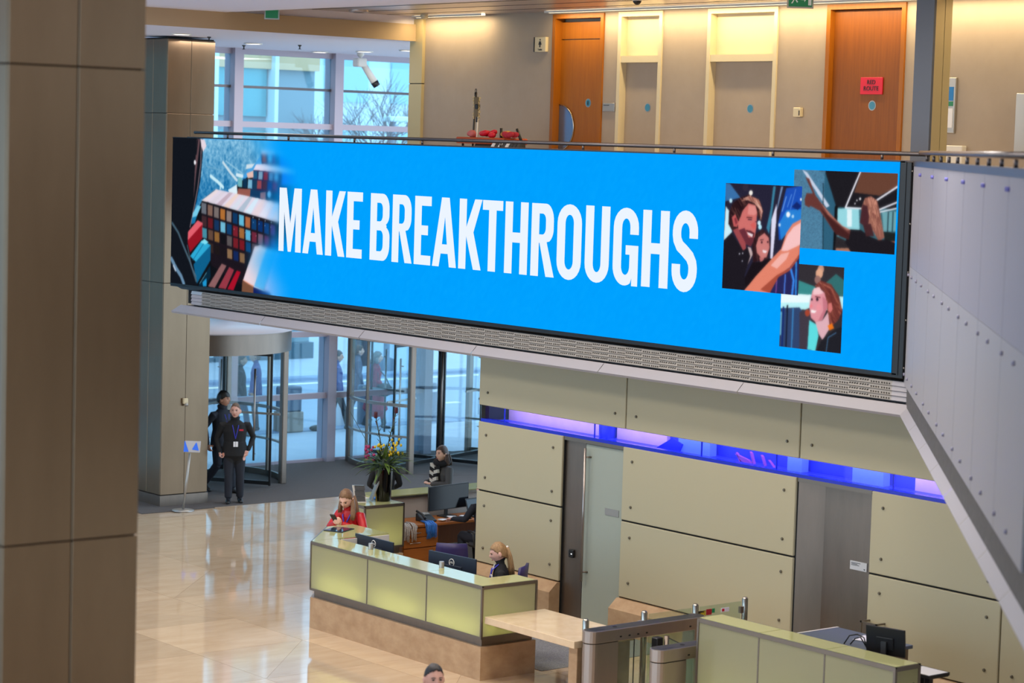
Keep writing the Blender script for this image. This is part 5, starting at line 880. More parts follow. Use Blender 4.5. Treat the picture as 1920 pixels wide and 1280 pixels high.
def monitor(name, label, c, face, w, h, zc, tilt=0.0, back=True, logo=True, stand_z=None, mat=m_dark):
    # face = direction the screen looks; c = centre of panel base on the desk
    t = thing(name, label, 'monitor', (c[0], c[1], stand_z))
    f = Vector((*face, 0)).normalized(); r = Vector((-f.y, f.x, 0)); u = (Vector((0, 0, 1))-f*tilt).normalized(); f2 = r.cross(u); P_ = Vector((c[0], c[1], zc))
    MB().obox(P_, r*w/2, f2*0.012, u*h/2).build('casing', mat, t, bevel=.004); MB().obox(P_+f2*0.0135, r*(w/2-.012), f2*.002, u*(h/2-.014)).build('display', M('display_off', (30, 34, 42), .15) if 'display_off' not in bpy.data.materials else bpy.data.materials['display_off'], t)
    MB().obox(P_-f2*0.02-u*.02, r*w*.22, f2*.012, u*h*.22).build('back_hump', mat, t, bevel=.006)
    MB().obox(Vector((c[0], c[1], (stand_z+zc)/2))-f*.045, r*.03, f*.012, Vector((0, 0, (zc-stand_z)/2))).build('stand', m_grey if not logo else m_plate, t); MB().obox(Vector((c[0], c[1], stand_z+.008))-f*.02, r*.12, f*.1, Vector((0, 0, .008))).build('foot', m_grey, t)
    if logo:
        L0 = P_-f2*0.0145+u*.10; q = MB(); R_ = .045
        q.tube([L0+r*R_*math.cos(k*PI/12)+u*R_*math.sin(k*PI/12) for k in range(25)], .005, 5); lg = q.build('logo_ring', m_white, t)
        text('logo_letters', 'DELL', .034, m_white, t, L0, -r, u, .001)
    return t
monitor('monitor', 'dark blue backed monitor in front of the woman in red', (18.32, 25.22), (1, 0.0), .86, .36, 1.02, .0, stand_z=.74, mat=M('monitor_back', (34, 42, 56), .4))
monitor('monitor', 'dark blue backed monitor facing the blonde woman in the blazer', (18.38, 23.60), (1, .12), .86, .40, 1.02, .0, stand_z=.74, mat=bpy.data.materials['monitor_back'])
monitor('monitor', 'large charcoal monitor on the oak office desk seen from behind', (22.02, 28.42), (.15, -1), .88, .38, 1.05, .0, logo=False, stand_z=.745, mat=m_grey)
for y, w in ((24.72, 'first'), (23.2, 'second')):
    q = thing('steel_beaker', 'small steel cylinder on the desk top in front of the %s monitor' % ('red shirted woman\'s' if w == 'first' else 'blonde woman\'s'), 'cylinder', (17.9, y, HT))
    MB().lathe([(.033, HT), (.033, HT+.075), (.03, HT+.08)], (17.9, y), 16).build('body', m_plate, q)
tb = thing('tablet', 'thin black tablet lying on the green glass counter by the phone user', 'tablet', (18.35, 26.12, HT))
MB().obox((18.40, 26.16, HT+.006), Vector((.16, .08, 0)), Vector((-.06, .13, 0)), (0, 0, .006)).build('body', m_dark, tb); MB().obox((18.40, 26.16, HT+.0125), Vector((.15, .075, 0)), Vector((-.055, .12, 0)), (0, 0, .0008)).build('display', M('tablet_glass', (34, 52, 70), .08), tb)
# vase and flowers
VX, VY = 20.47, 27.99
vs = thing('flower_vase', 'tall black cylindrical vase on the green glass side counter', 'vase', (VX, VY, HT))
MB().lathe([(.10, HT), (.115, HT+.02), (.13, HT+.47), (.135, HT+.5), (.12, HT+.5), (.11, HT+.42)], (VX, VY), 28).build('body', m_vase, vs)
rs = random.Random(5)
fw = thing('flower_arrangement', 'green foliage arrangement with crimson buds and yellow flowers in the black vase', 'flowers', (VX, VY, HT+.45))
def blade(p, d, L_, w, droop=.3, par=None, mat=m_leaf, name='leaf'):
    d = Vector(d).normalized(); s = d.cross(Vector((0, 0, 1))); s = s.normalized() if s.length > .01 else Vector((1, 0, 0)); v = []; f = []; n = 5
    for i in range(n+1):
        t = i/n; c = Vector(p)+d*L_*t-Vector((0, 0, droop*L_*t*t)); ww = w*math.sin(PI*(.12+.86*t))
        v += [c-s*ww, c+Vector((0, 0, ww*.4)), c+s*ww]
    for i in range(n):
        for k in (0, 1): f.append((i*3+k, i*3+k+1, i*3+k+4, i*3+k+3))
    MB().add(v, f, None, True).build(name, mat, par)
top = Vector((VX, VY, HT+.47))
CAMR = Vector((.775, -.632, 0))
for k in range(130):
    a = rs.uniform(0, 2*PI); el = rs.uniform(-.05, 1.5); d = (math.cos(a)*math.cos(el), math.sin(a)*math.cos(el), math.sin(el))
    blade(top+Vector((math.cos(a)*.05, math.sin(a)*.05, rs.uniform(-.03, .1))), d, rs.uniform(.22, .48), rs.uniform(.012, .03), rs.uniform(.1, .6), fw, m_leaf if rs.random() < .6 else m_leaf2)
for k in range(14):
    d = (CAMR*rs.uniform(.5, 1.0)+Vector((0, 0, rs.uniform(.3, .9)))); blade(top+Vector((0, 0, .1)), d, rs.uniform(.4, .6), .009, .35, fw, m_leaf)
def stem(pts, r, mat=m_leaf2): return MB().tube(pts, r, 6).build('stem', mat, fw)
for off, h_ in ((-.14, .78), (.16, .86)):
    b0 = top+CAMR*off*.4; b1 = top+CAMR*off+Vector((0, 0, h_)); s_ = stem([top, b0+Vector((0, 0, h_*.5)), b1], .008)
    for k in range(14):
        t = .35+.6*k/14; c = top.lerp(b1, t); a = k*2.4; blade(c, (math.cos(a), math.sin(a), .9), .08, .01, 0, fw, m_bud if t > .75 else m_leaf2)
    q = MB(); q.ell(b1+Vector((0, 0, .02)), (.022, .022, .045), None, 10, 8)
    for k in range(9):
        a = k*.7; q.ell(b1+Vector((math.cos(a)*.02, math.sin(a)*.02, .02)), (.009, .009, .05), None, 6, 6)
    q.build('bud', m_bud, fw)
stem([top, top+CAMR*-.25+Vector((0, 0, .38)), top+CAMR*-.52+Vector((0, 0, .84))], .004)
for k in range(34):
    c = top+CAMR*rs.uniform(-.05, .2)+Vector((rs.uniform(-.08, .08), rs.uniform(-.08, .08), rs.uniform(.2, .46)))
    MB().ell(c, (.018, .018, .024), None, 8, 6).build('yellow_bloom', m_yel, fw)
for k in range(14):
    c = top+CAMR*rs.uniform(-.26, -.16)+Vector((rs.uniform(-.04, .04), rs.uniform(-.04, .04), rs.uniform(.12, .34))); MB().ell(c, (.024, .024, .022), None, 8, 6).build('pink_bloom', m_pink, fw)
MB().ell(top+Vector((0, 0, .08)), (.14, .14, .2), None, 12, 8).build('foliage_core', m_leaf2, fw)
# easel and leaflet rack
es = thing('easel_frame', 'small picture frame on a brass easel left of the flower vase', 'frame', (20.36, 28.05, HT))
MB().obox((20.33, 28.02, HT+.16), Vector((.05, -.02, .145)), Vector((.02, .06, 0)), Vector((.008, -.003, -.003))).build('frame', m_plate, es); MB().tube([(20.41, 28.02, HT+.22), (20.47, 27.97, HT)], .006, 6).tube([(20.36, 28.05, HT+.2), (20.33, 27.96, HT)], .006, 6).build('legs', M('brass', (180, 150, 70), .3, .9), es)
lr = thing('leaflet_rack', 'grey leaflet rack with dark covers at the left end of the side counter', 'leaflet rack', (20.2, 28.1, HT))
MB().obox((20.1, 28.08, HT+.12), Vector((.07, -.05, 0)), Vector((.012, .016, .0)), (0, .04, .12)).build('back', m_plate, lr)
for k in range(3): MB().obox((20.09, 28.04+.01*k, HT+.05+.08*k), Vector((.06, -.043, 0)), Vector((.004, .006, 0)), (0, .012, .035)).build('leaflet', m_grey, lr)
bl = thing('blue_folder', 'bright blue folder lying behind the black vase', 'folder', (20.55, 28.2, HT)); CB((20.42, 28.13, HT+.002), (20.62, 28.27, HT+.02), .003).build('body', m_tape_lb, bl)
# phone, laptop, papers, lanyards
ph = thing('desk_phone', 'black desk telephone with handset beside the blue lanyards', 'telephone', (21.5, 28.25, .745))
v = [(21.34, 28.12, .746), (21.58, 28.12, .746), (21.58, 28.34, .746), (21.34, 28.34, .746), (21.34, 28.12, .765), (21.58, 28.12, .765), (21.58, 28.34, .86), (21.34, 28.34, .86)]
MB().add(v, [(3, 2, 1, 0), (4, 5, 6, 7), (0, 1, 5, 4), (1, 2, 6, 5), (2, 3, 7, 6), (3, 0, 4, 7)]).build('base', m_dark, ph, bevel=.006)
MB().tube([(21.37, 28.13, .80), (21.37, 28.2, .85), (21.37, 28.28, .875), (21.37, 28.35, .885)], [.022, .016, .016, .022], 8).build('handset', m_dark, ph)
MB().add([(21.45, 28.27, .838), (21.56, 28.27, .838), (21.56, 28.325, .862), (21.45, 28.325, .862)], [(0, 1, 2, 3)]).build('display', m_plate, ph)
lp2 = thing('laptop', 'open dark laptop beside the large monitor on the oak desk', 'laptop', (22.45, 28.2, .745))
CB((22.3, 28.05, .747), (22.66, 28.3, .765), .003).build('base', m_grey, lp2); MB().obox((22.5, 28.36, .88), (.18, .02, 0), (0, .006, -.003), (0, .05, .12)).build('lid', m_grey, lp2); MB().obox((22.5, 28.352, .88), (.165, .018, 0), (0, .003, 0), (0, .044, .105)).build('display', M('laptop_glass', (44, 62, 74), .12), lp2)
kb = thing('keyboard', 'low black keyboard in front of the large monitor', 'keyboard', (22.0, 28.12, .745)); CB((21.75, 28.05, .746), (22.2, 28.19, .765), .004).build('body', m_dark, kb)
for k in range(4): BOX((21.77, 28.065+.03*k, .765), (22.18, 28.087+.03*k, .77)).build('key_row', m_grey, kb)
for i, (x, y, a) in enumerate(((21.66, 28.08, .3), (21.95, 28.22, -.2), (22.15, 28.2, .6))):
    q = thing('paper_sheet', ['white paper by the telephone on the oak desk', 'crumpled white paper under the large monitor', 'white paper note near the seated person\'s hand'][i], 'paper', (x, y, .772), a); MB().box((-.07, -.05, .0), (.07, .05, .004)).add([(-.07, -.05, .004), (.07, -.05, .01), (.07, .05, .005), (-.07, .05, .014)], [(0, 1, 2, 3)]).build('sheet', m_paper, q, local=True)
mg = thing('mint_cloth', 'pale mint crumpled cloth at the left end of the oak desk', 'cloth', (21.0, 28.35, .745))
MB().ell((21.0, 28.38, .80), (.07, .06, .06), None, 10, 8).ell((21.05, 28.34, .78), (.05, .05, .045), None, 8, 6).build('body', M('mint', (150, 210, 196), .8), mg)
def lanyards(name, label, y, x0, x1, mat, n, seed, drop):
    t = thing(name, label, 'lanyards', ((x0+x1)/2, y, .745)); rr = random.Random(seed)
    for k in range(n):
        x = rr.uniform(x0, x1); l = rr.uniform(.6, 1)*drop; q = MB(); o = rr.uniform(.0, .035)
        pts = [(x+rr.uniform(-.04, .04), y+.2*rr.uniform(.4, 1), .757+o*.6), (x, y+.03, .765+o*.5), (x+rr.uniform(-.02, .02), y-.018-o, .735), (x+rr.uniform(-.03, .03), y-.022-o, .745-l)]
        q.tube(pts, .010, 5, None, True, .35); q.build('strap', mat, t)
lanyards('lanyard_bundle', 'bundle of white patterned lanyards hanging off the oak desk corner', 27.99, 20.84, 21.08, m_tape_w, 34, 2, .24)
lanyards('lanyard_bundle', 'bundle of bright blue lanyards hanging over the oak drawers', 27.99, 21.27, 21.43, m_tape_lb, 26, 4, .22)

# ------------------------------------------------------------------ chairs
def chair(label, loc, face, hz=.46, bk=.42, col=m_purple, arms=False, w=.46):
    t = thing('office_chair', label, 'chair', loc, math.atan2(face[1], face[0])-PI/2, 'purple desk chairs' if col is m_purple else None)
    CB((-w/2, -.22, hz-.05), (w/2, .24, hz+.02), .03).build('seat', col, t, True)
    bm = MB(); n = 6; v = []
    for j in range(n+1):
        z = hz+.10+bk*j/n; bow = .03*math.sin(PI*j/n)
        ww = w/2*(1-.1*(j/n)**3)
        v += [(-ww, -.24-.05*j/n, z), (0, -.27-.05*j/n-bow, z), (ww, -.24-.05*j/n, z), (ww, -.275-.05*j/n, z), (0, -.30-.05*j/n-bow, z), (-ww, -.275-.05*j/n, z)]
    f = [(j*6+i, j*6+(i+1) % 6, (j+1)*6+(i+1) % 6, (j+1)*6+i) for j in range(n) for i in range(6)]+[(5, 4, 3, 2, 1, 0), tuple(n*6+i for i in range(6))]
    bm.add(v, f, None, True).build('backrest', col, t, True)
    MB().tube([(0, -.2, hz-.03), (0, -.3, hz), (0, -.32, hz+.25)], .022, 8).build('back_stem', m_dark, t, True)
    MB().tube([(0, 0, .1), (0, 0, hz-.04)], .03, 10).build('column', m_dark, t, True)
    for k in range(5):
        a = k*2*PI/5; lg = MB().tube([(0, 0, .1), (math.cos(a)*.28, math.sin(a)*.28, .065)], [.026, .018], 8).build('leg', m_dark, t, True); MB().ell((math.cos(a)*.28, math.sin(a)*.28, .035), (.03, .03, .032), None, 8, 6).build('castor', m_dark, lg, True)
    if arms:
        for s in (-1, 1): MB().tube([(s*.25, .0, hz-.02), (s*.29, -.02, hz+.18), (s*.29, .12, hz+.2), (s*.29, -.12, hz+.2)], .02, 8).build('armrest', m_grey, t, True)
    return t
chair('empty purple office chair between the oak desk and the right monitor', (19.64, 25.23, 0.006), (.63, .775), .50, .46)
chair('purple office chair behind the blonde woman in the blazer', (18.70, 23.02, 0.006), (-.6, .8), .56, .50)
chair('dark office chair with grey armrests at the oak office desk', (21.95, 27.32, 0.006), (.05, 1), .48, .5, m_grey, True)

# ------------------------------------------------------------------ speed gates, posts and glass
def gate(label, x0, x1, yc, second=True):
    t = thing('speed_gate', label, 'gate', ((x0+x1)/2, yc, 0), 0, 'steel speed gates'); w = .105; Z1 = .95
    def stad(xa, xb, r, both): 
        p = [(xa+r-r*math.sin(a), yc-r*math.cos(a)) for a in [PI*k/10 for k in range(11)]]
        q = [(xb-r+r*math.sin(a), yc+r*math.cos(a)) for a in [PI*k/10 for k in range(11)]] if both else [(xb, yc+r), (xb, yc-r)]
        return (p+q)[::-1]
    MB().prism(stad(x0, x0+.42, w, False), 0, .80).build('pedestal', m_steel, t)
    MB().prism(stad(x0-.004, x1, w+.004, second), .81, Z1).build('top_beam', m_chrome if False else m_steel, t, bevel=.006)
    MB().prism(stad(x0+.004, x0+.42, w-.006, False), .795, .815).build('shadow_gap', m_joint, t)
    MB().prism(stad(x0+.01, x1-.01, w-.012, second), Z1, Z1+.002).build('top_plate', m_grey, t)
    if second: MB().box((x1-.22, yc-w, 0), (x1, yc+w, .81)).build('pedestal', m_steel, t)
    BOX((x0+.42, yc-.09, .04), (x1-(.22 if second else 0), yc-.082, .80)).build('glass_panel', m_glass_in, t); BOX((x0+.68, yc-.094, .04), (x0+.685, yc-.08, .80)).build('glass_joint', m_joint, t)
    BOX((x0+.42, yc-.09, 0), (x1-.02, yc+.09, .05)).build('base_rail', m_steel_d, t)
    xs = [x0+.45+.135*k for k in range(4)]+([x1-.3, x1-.17, x1-.05] if second else [])
    for x in xs: MB().box((x-.014, yc-w-.008, .85), (x+.014, yc-w-.003, .866)).build('sensor', m_joint, t)
    for x in (x0+.18,): MB().box((x-.08, yc-.05, Z1+.002), (x+.08, yc+.05, Z1+.004)).build('card_pad', m_dark, t)
    MB().lathe([(.028, Z1+.002), (.028, Z1+.005)], (x0+.45, yc), 12).build('indicator', m_joint, t)
    return t
gate('long steel speed gate running from the stone table to the glass desk', 17.6, 19.45, 20.09)
gate('shorter steel speed gate nearest the camera beside the right glass desk', 17.6, 19.0, 18.95, False)
fl_ = thing('gate_flap', 'clear glass flap with black hinge between the two speed gates', 'gate flap', (18.55, 19.5, 0))
MB().tube([(18.53, 19.72, 0), (18.53, 19.72, .86)], .03, 10).build('hinge_post', m_steel_d, fl_); CB((18.4, 19.74, .62), (18.5, 19.84, .84), .008).build('hinge_box', m_dark, fl_)
MB().add([(18.53, 19.7, .3), (18.53, 19.1, .3), (18.53, 19.1, .70), (18.53, 19.15, .76), (18.53, 19.7, .84), (18.542, 19.7, .3), (18.542, 19.1, .3), (18.542, 19.1, .70), (18.542, 19.15, .76), (18.542, 19.7, .84)], [(4, 3, 2, 1, 0), (5, 6, 7, 8, 9)]+[(i, (i+1) % 5, 5+(i+1) % 5, 5+i) for i in range(5)]).build('pane', m_glass_in, fl_)
MB().tube([(18.536, 19.7, .84), (18.536, 19.15, .76), (18.536, 19.1, .70), (18.536, 19.1, .3)], .006, 6).build('edge_seal', m_joint, fl_)
gp = thing('glass_barrier', 'row of round steel posts with clear glass panes behind the gates', 'barrier', (19.2, 20.245, 0))
px_ = (17.74, 18.65, 19.48, 20.31)
for x in px_:
    q = MB().tube([(x, 20.245, 0), (x, 20.245, 1.03), (x, 20.245, 1.05)], [.038, .038, .026], 14).build('post', m_chrome, gp)
for a, b in zip(px_[1:], px_[2:]): BOX((a+.07, 20.239, .08), (b-.07, 20.251, 1.005)).build('pane', m_glass_in, gp)
for x in px_[1:]: MB().box((x-.09, 20.225, .86), (x-.035, 20.265, .94)).build('clamp', m_steel, gp)
BOX((19.520, 20.232, 0.885), (19.640, 20.238, 0.955)).build('hazard_sticker', M('sticker_yellow', (220, 196, 40), .5, var=(30, 28, 26), scale=14, amount=.1), gp)
BOX((19.650, 20.232, 0.895), (19.740, 20.238, 0.965)).build('red_sticker', M('sticker_red', (170, 34, 48), .5), gp); BOX((19.745, 20.232, 0.915), (19.790, 20.238, 0.965)).build('green_sticker', m_green, gp)
BOX((19.900, 20.232, 0.905), (20.030, 20.238, 0.955)).build('white_sticker', m_paper, gp); BOX((19.910, 20.230, 0.915), (19.950, 20.232, 0.945)).build('red_mark', m_redsign, gp)

# ------------------------------------------------------------------ right glass desk
D2 = thing('security_desk', 'green glass panelled desk with metal edges at the lower right', 'desk', (18.2, 17.3, 0))
x0, x1, ya, yb, zt = 18.06, 18.43, 15.82, 18.72, 1.30
BOX((x0+.03, ya+.03, 0), (x1-.03, yb-.03, .1)).build('plinth', m_steel_d, D2)
jj = [ya, 16.80, 17.77, yb]
for a, b in zip(jj, jj[1:]): BOX((x0, a+.012, .12), (x0+.012, b-.012, zt-.05)).build('glass_panel', m_yellow, D2)
for y in (ya, yb-.012): BOX((x0+.02, y, .12), (x1-.02, y+.012, zt-.05)).build('glass_panel', m_yellow, D2)
for k, zz in enumerate((1.1,)):
    for x in (x0+.08, x1-.09): MB().ell((x, ya-.002, zz), (.012, .006, .012), None, 8, 6).build('fixing', m_chrome, D2)
rg = [(x0+.006, ya+.006), (x1-.006, ya+.006), (x1-.006, yb-.006), (x0+.006, yb-.006), (x0+.006, ya+.006)]
strip(D2, rg, zt-.05, zt-.004, .026); strip(D2, rg, .09, .12, .026)
for x, y in rg[:4]: strip(D2, [(x-.002, y), (x+.002, y)], .1, zt-.02, .028, 'metal_post')
for y in jj[1:3]: BOX((x0-.002, y-.009, .1), (x0+.014, y+.009, zt-.04)).build('metal_post', m_trim, D2)
for a, b in zip(jj, jj[1:]): BOX((x0+.015, a+.006, zt-.014), (x1-.015, b-.006, zt)).build('glass_top', m_top, D2)
BOX((x1-.03, ya+.03, .12), (x1-.015, yb-.03, zt-.02)).build('liner', m_inner, D2)
for y in (16.3, 17.3, 18.25): area('desk_tube', (x0+.24, y, .3), (-.5, 0, .6), .1, .8, 4.5, LAMPG)
cd = thing('staff_counter', 'blue grey topped staff counter with white edges behind the right desk', 'counter', (19.85, 17.5, 0))
CB((19.5, 17.45, .945), (20.2, 18.6, .985), .004).build('top', M('blue_grey_top', (84, 96, 112), .4), cd)
BOX((19.5, 18.585, .94), (20.2, 18.61, .99)).build('edge_strip', m_white, cd); BOX((19.48, 17.45, .94), (19.503, 18.6, .99)).build('edge_strip', m_white, cd)
for y in (17.5, 18.5): BOX((19.52, y, 0), (20.18, y+.04, .945)).build('support', m_steel_d, cd)
tr_ = thing('black_tray', 'black edged tray with white top at the far right of the glass desk', 'tray', (19.3, 16.2, 1.0))
CB((18.75, 15.95, 1.06), (19.05, 16.3, 1.10), .006).build('tray', m_dark, tr_); BOX((18.75, 15.96, 1.10), (19.04, 16.3, 1.105)).build('liner', m_paper, tr_); BOX((18.8, 16.0, 0), (18.86, 16.06, 1.06)).build('leg', m_dark, tr_); BOX((18.95, 16.2, 0), (19.0, 16.26, 1.06)).build('leg', m_dark, tr_)
monitor('monitor', 'small black monitor tilted on the staff counter at right', (18.80, 16.62), (1, .25), .46, .30, 1.34, .12, logo=False, stand_z=.985, mat=m_dark)
MB().box((18.6, 16.3, .95), (19.48, 18.5, .985)).build('lower_top', m_grey, cd); 
q = thing('paper_sheet', 'white sheet of paper on the blue grey staff counter', 'paper', (19.98, 17.95, .99), .3); MB().box((-.15, -.105, 0), (.15, .105, .004)).build('sheet', m_paper, q, local=True)
cb_ = thing('cable', 'black looped cable on the staff counter left of the small monitor', 'cable', (19.5, 17.6, .99))
MB().tube([(19.55, 17.9, .99), (19.58, 17.85, 1.09), (19.6, 17.75, 1.12), (19.6, 17.65, 1.1), (19.6, 17.6, .99)], .008, 6).build('loop', m_dark, cb_); MB().tube([(19.6, 17.85, .99), (19.62, 17.8, 1.06), (19.62, 17.72, 1.09), (19.62, 17.62, .99)], .008, 6).build('loop', m_dark, cb_)

# ------------------------------------------------------------------ sign stand by the pillar, box on the pillar
ss = thing('sign_stand', 'clear acrylic sign holder in blue and white on a slim grey stand', 'sign stand', (21.18, 34.78, 0))
MB().lathe([(.19, .006), (.19, .018), (.05, .03)], (21.18, 34.78), 28).build('base', m_plate, ss); MB().tube([(21.18, 34.78, .02), (21.26, 34.72, 1.0)], .02, 10).build('pole', m_plate, ss)
sc_ = Vector((21.28, 34.68, 1.12)); r_v = Vector((.775, -.632, 0)); u_v = Vector((-.15, -.19, .12)).normalized()*0; u_v = Vector((.06, .08, .1)).normalized()
MB().obox(sc_, r_v*.14, r_v.cross(u_v)*.006, u_v*.12).build('holder', glass('acrylic', (.9, .93, .97), .2, haze=.45, haze_rgb=(214, 212, 216)), ss)
nv = -(r_v.cross(u_v)); nv = nv if nv.dot(Vector((0, 0, 1))) > 0 else -nv
pp = lambda a, b: sc_+r_v*a+u_v*b+nv*.01
m_sgb = M('sign_blue', (44, 110, 232), .4)
MB().add([pp(-.14, .11), pp(-.13, .11), pp(-.05, -.12), pp(-.14, -.12)], [(0, 1, 2, 3)]).build('blue_shape', m_sgb, ss); MB().add([pp(0, -.07), pp(.12, -.09), pp(.07, .09), pp(.05, .06)], [(0, 1, 2, 3)]).build('blue_shape', m_sgb, ss)
ib = thing('intercom', 'small beige call box on the near face of the steel pillar', 'call box', (21.5, 35.34, 1.85))
CB((21.47, 35.29, 1.78), (21.56, 35.349, 1.88), .01).build('body', m_cream, ib); MB().tube([(21.52, 35.28, 1.75), (21.52, 35.3, 1.79)], .03, 8).build('knob', m_plate, ib)

# ------------------------------------------------------------------ cleaning cart upstairs
CX = 22.8
ct = thing('cleaning_cart', 'orange and black cleaning trolley standing behind the handrail', 'trolley', (CX, 28.5, UF))
CB((CX-.25, 28.0, 6.45), (CX+.25, 29.18, 6.55), .02).build('tray', M('cart_orange', (176, 74, 34), .5), ct); CB((CX-.22, 28.15, UF+.2), (CX+.22, 28.75, 6.45), .02).build('body', m_grey, ct)
for y in (28.2, 29.05):
    for x in (-.2, .2): MB().tube([(CX+x, y, UF+.08), (CX+x, y, 6.45)], .018, 8).build('leg', m_grey, ct); MB().ell((CX+x, y, UF+.05), (.05, .02, .05), None, 10, 8).build('castor', m_dark, ct)
MB().tube([(CX, 28.36, 6.5), (CX, 28.36, 6.70)], .022, 8).build('handle', m_dark, ct); MB().tube([(CX, 27.86, 6.5), (CX, 27.98, 6.69)], .022, 8).build('handle', m_dark, ct)
def clothpile(name, label, c, r, mat, n, seed):
    rr = random.Random(seed); t = thing(name, label, 'cloth', c); q = MB()
    for k in range(n): q.ell((c[0]+rr.uniform(-.08, .08), c[1]+rr.uniform(-1, 1)*r, c[2]+.03+rr.uniform(-.01, .03)), (.06, rr.uniform(.06, .1), .045), None, 10, 6, Matrix.Rotation(rr.uniform(-.5, .5), 3, 'X'))
    q.build('folds', mat, t)
clothpile('red_cloth', 'bright red cleaning cloth heaped on the trolley', (CX-.05, 28.6, 6.56), .10, m_redsign, 6, 1); clothpile('yellow_cloth', 'yellow cleaning cloth between the two black trolley handles', (CX-.02, 28.25, 6.57), .12, M('cloth_yellow', (206, 160, 70), .8), 6, 2)
clothpile('crimson_cloth', 'crimson cleaning cloth beside the slanted trolley handle', (CX-.08, 28.05, 6.55), .1, M('cloth_crimson', (176, 40, 60), .8), 5, 3); clothpile('pink_cloth', 'small pink and white cloth at the foot of the mop', (CX-.1, 28.92, 6.56), .04, M('cloth_pink', (200, 110, 110), .8), 3, 4)
bg = thing('striped_bag', 'grey and white striped rubbish bag on the side of the trolley', 'bag', (CX-.1, 27.95, 6.3))
for k in range(8): MB().ell((CX-.2, 28.25-.085*k, 6.36), (.10, .055, .17), None, 8, 8, Matrix.Rotation(.35, 3, 'X')).build('fold', m_paper if k % 2 == 0 and k < 5 else m_grey, bg)
mp = thing('broom_handle', 'tall dark broom handle with a hanging loop on the trolley', 'broom', (CX-.1, 28.95, 6.5))
MB().tube([(CX-.1, 28.97, 5.6), (CX-.1, 28.89, 7.2)], .016, 8).build('pole', m_grey, mp); MB().tube([(CX-.1, 28.89, 7.12), (CX-.1, 28.887, 7.24)], .021, 8).build('grip', m_dark, mp)
MB().tube([(CX-.1, 28.887+.018*math.sin(a), 7.265-.028*math.cos(a)) for a in [k*PI/8 for k in range(17)]], .006, 6).build('loop', m_dark, mp)
mo = thing('flat_mop', 'upright flat mop with cream fringed head on a white pole', 'mop', (CX-.12, 28.8, 6.5))
MB().tube([(CX-.14, 28.80, 5.6), (CX-.14, 28.77, 6.95)], .012, 8).build('pole', m_white, mo); CB((CX-.16, 28.765, 6.78), (CX-.12, 28.80, 6.86), .005).build('collar', m_dark, mo)
CB((CX-.16, 28.76, 6.86), (CX-.11, 28.86, 7.17), .01).build('mop_plate', M('mop_grey', (112, 96, 70), .7), mo)
q = MB(); rr = random.Random(8)
for k in range(40):
    z = 6.84+.34*k/40; s = 1 if k % 2 else -1; yb_ = 28.81+s*.055; q.tube([(CX-.14, yb_, z), (CX-.14+rr.uniform(-.02, .02), yb_+s*rr.uniform(.015, .03), z+rr.uniform(-.02, .01))], .008, 5)
q.build('fringe', M('mop_cream', (206, 186, 136), .9), mo)
CB((CX-.17, 28.76, 6.98), (CX-.1, 28.82, 7.06), .01).build('joint', m_dark, mo)

# ------------------------------------------------------------------ people
def V3(*a): return Vector(a)
def loft(path, ra, rb, side, n=14):
    # rings along a path; side = reference side vector; ra along side, rb across; rounded ends
    path = [Vector(p) for p in path]; v = []; f = []
    ext = [(path[0]+(path[0]-path[1]).normalized()*rb[0]*.6, .45, 0)]+[(p, 1, i) for i, p in enumerate(path)]+[(path[-1]+(path[-1]-path[-2]).normalized()*rb[-1]*.6, .45, len(path)-1)]
    for j, (p, sc, i) in enumerate(ext):
        d = (path[min(i+1, len(path)-1)]-path[max(i-1, 0)]).normalized(); s = Vector(side)-d*Vector(side).dot(d)
        if s.length < 1e-3: s = d.orthogonal()
        s.normalize(); b = d.cross(s)
        for k in range(n):
            t = 2*PI*k/n; v.append(p+s*ra[i]*sc*math.cos(t)+b*rb[i]*sc*math.sin(t))
    m = len(ext)
    for j in range(m-1):
        for k in range(n): f.append((j*n+k, j*n+(k+1) % n, (j+1)*n+(k+1) % n, (j+1)*n+k))
    f.append(tuple(range(n-1, -1, -1))); f.append(tuple((m-1)*n+k for k in range(n)))
    return v, f
def head_mesh(c, R):           # face looks along R's +Y
    bm = bmesh.new(); bmesh.ops.create_icosphere(bm, subdivisions=4, radius=1)
    v = []; f = [tuple(x.index for x in fc.verts) for fc in bm.faces]
    for q in bm.verts:
        x, y, z = q.co; X, Y, Z = x*.076, y*.096, z*.116
        if z < 0: k = 1-.34*(-z)**1.6; X *= k; Y *= (1-.16*(-z)) if y < 0 else 1-.05*(-z)
        if y > 0: Y *= .96
        g = lambda cx, cz, w, h: math.exp(-((X-cx)/w)**2-((Z-cz)/h)**2) if y > .2 else 0
        Y += .026*g(0, -.018, .012, .022)+.012*g(0, .008, .010, .026)-.010*g(.030, .012, .016, .012)-.010*g(-.030, .012, .016, .012)+.006*g(0, .034, .05, .010)+.007*g(0, -.058, .022, .010)+.008*g(0, -.098, .022, .016)+.004*g(.04, -.02, .02, .02)+.004*g(-.04, -.02, .02, .02)
        v.append(c+R @ Vector((X, Y, Z)))
    bm.free(); return v, f
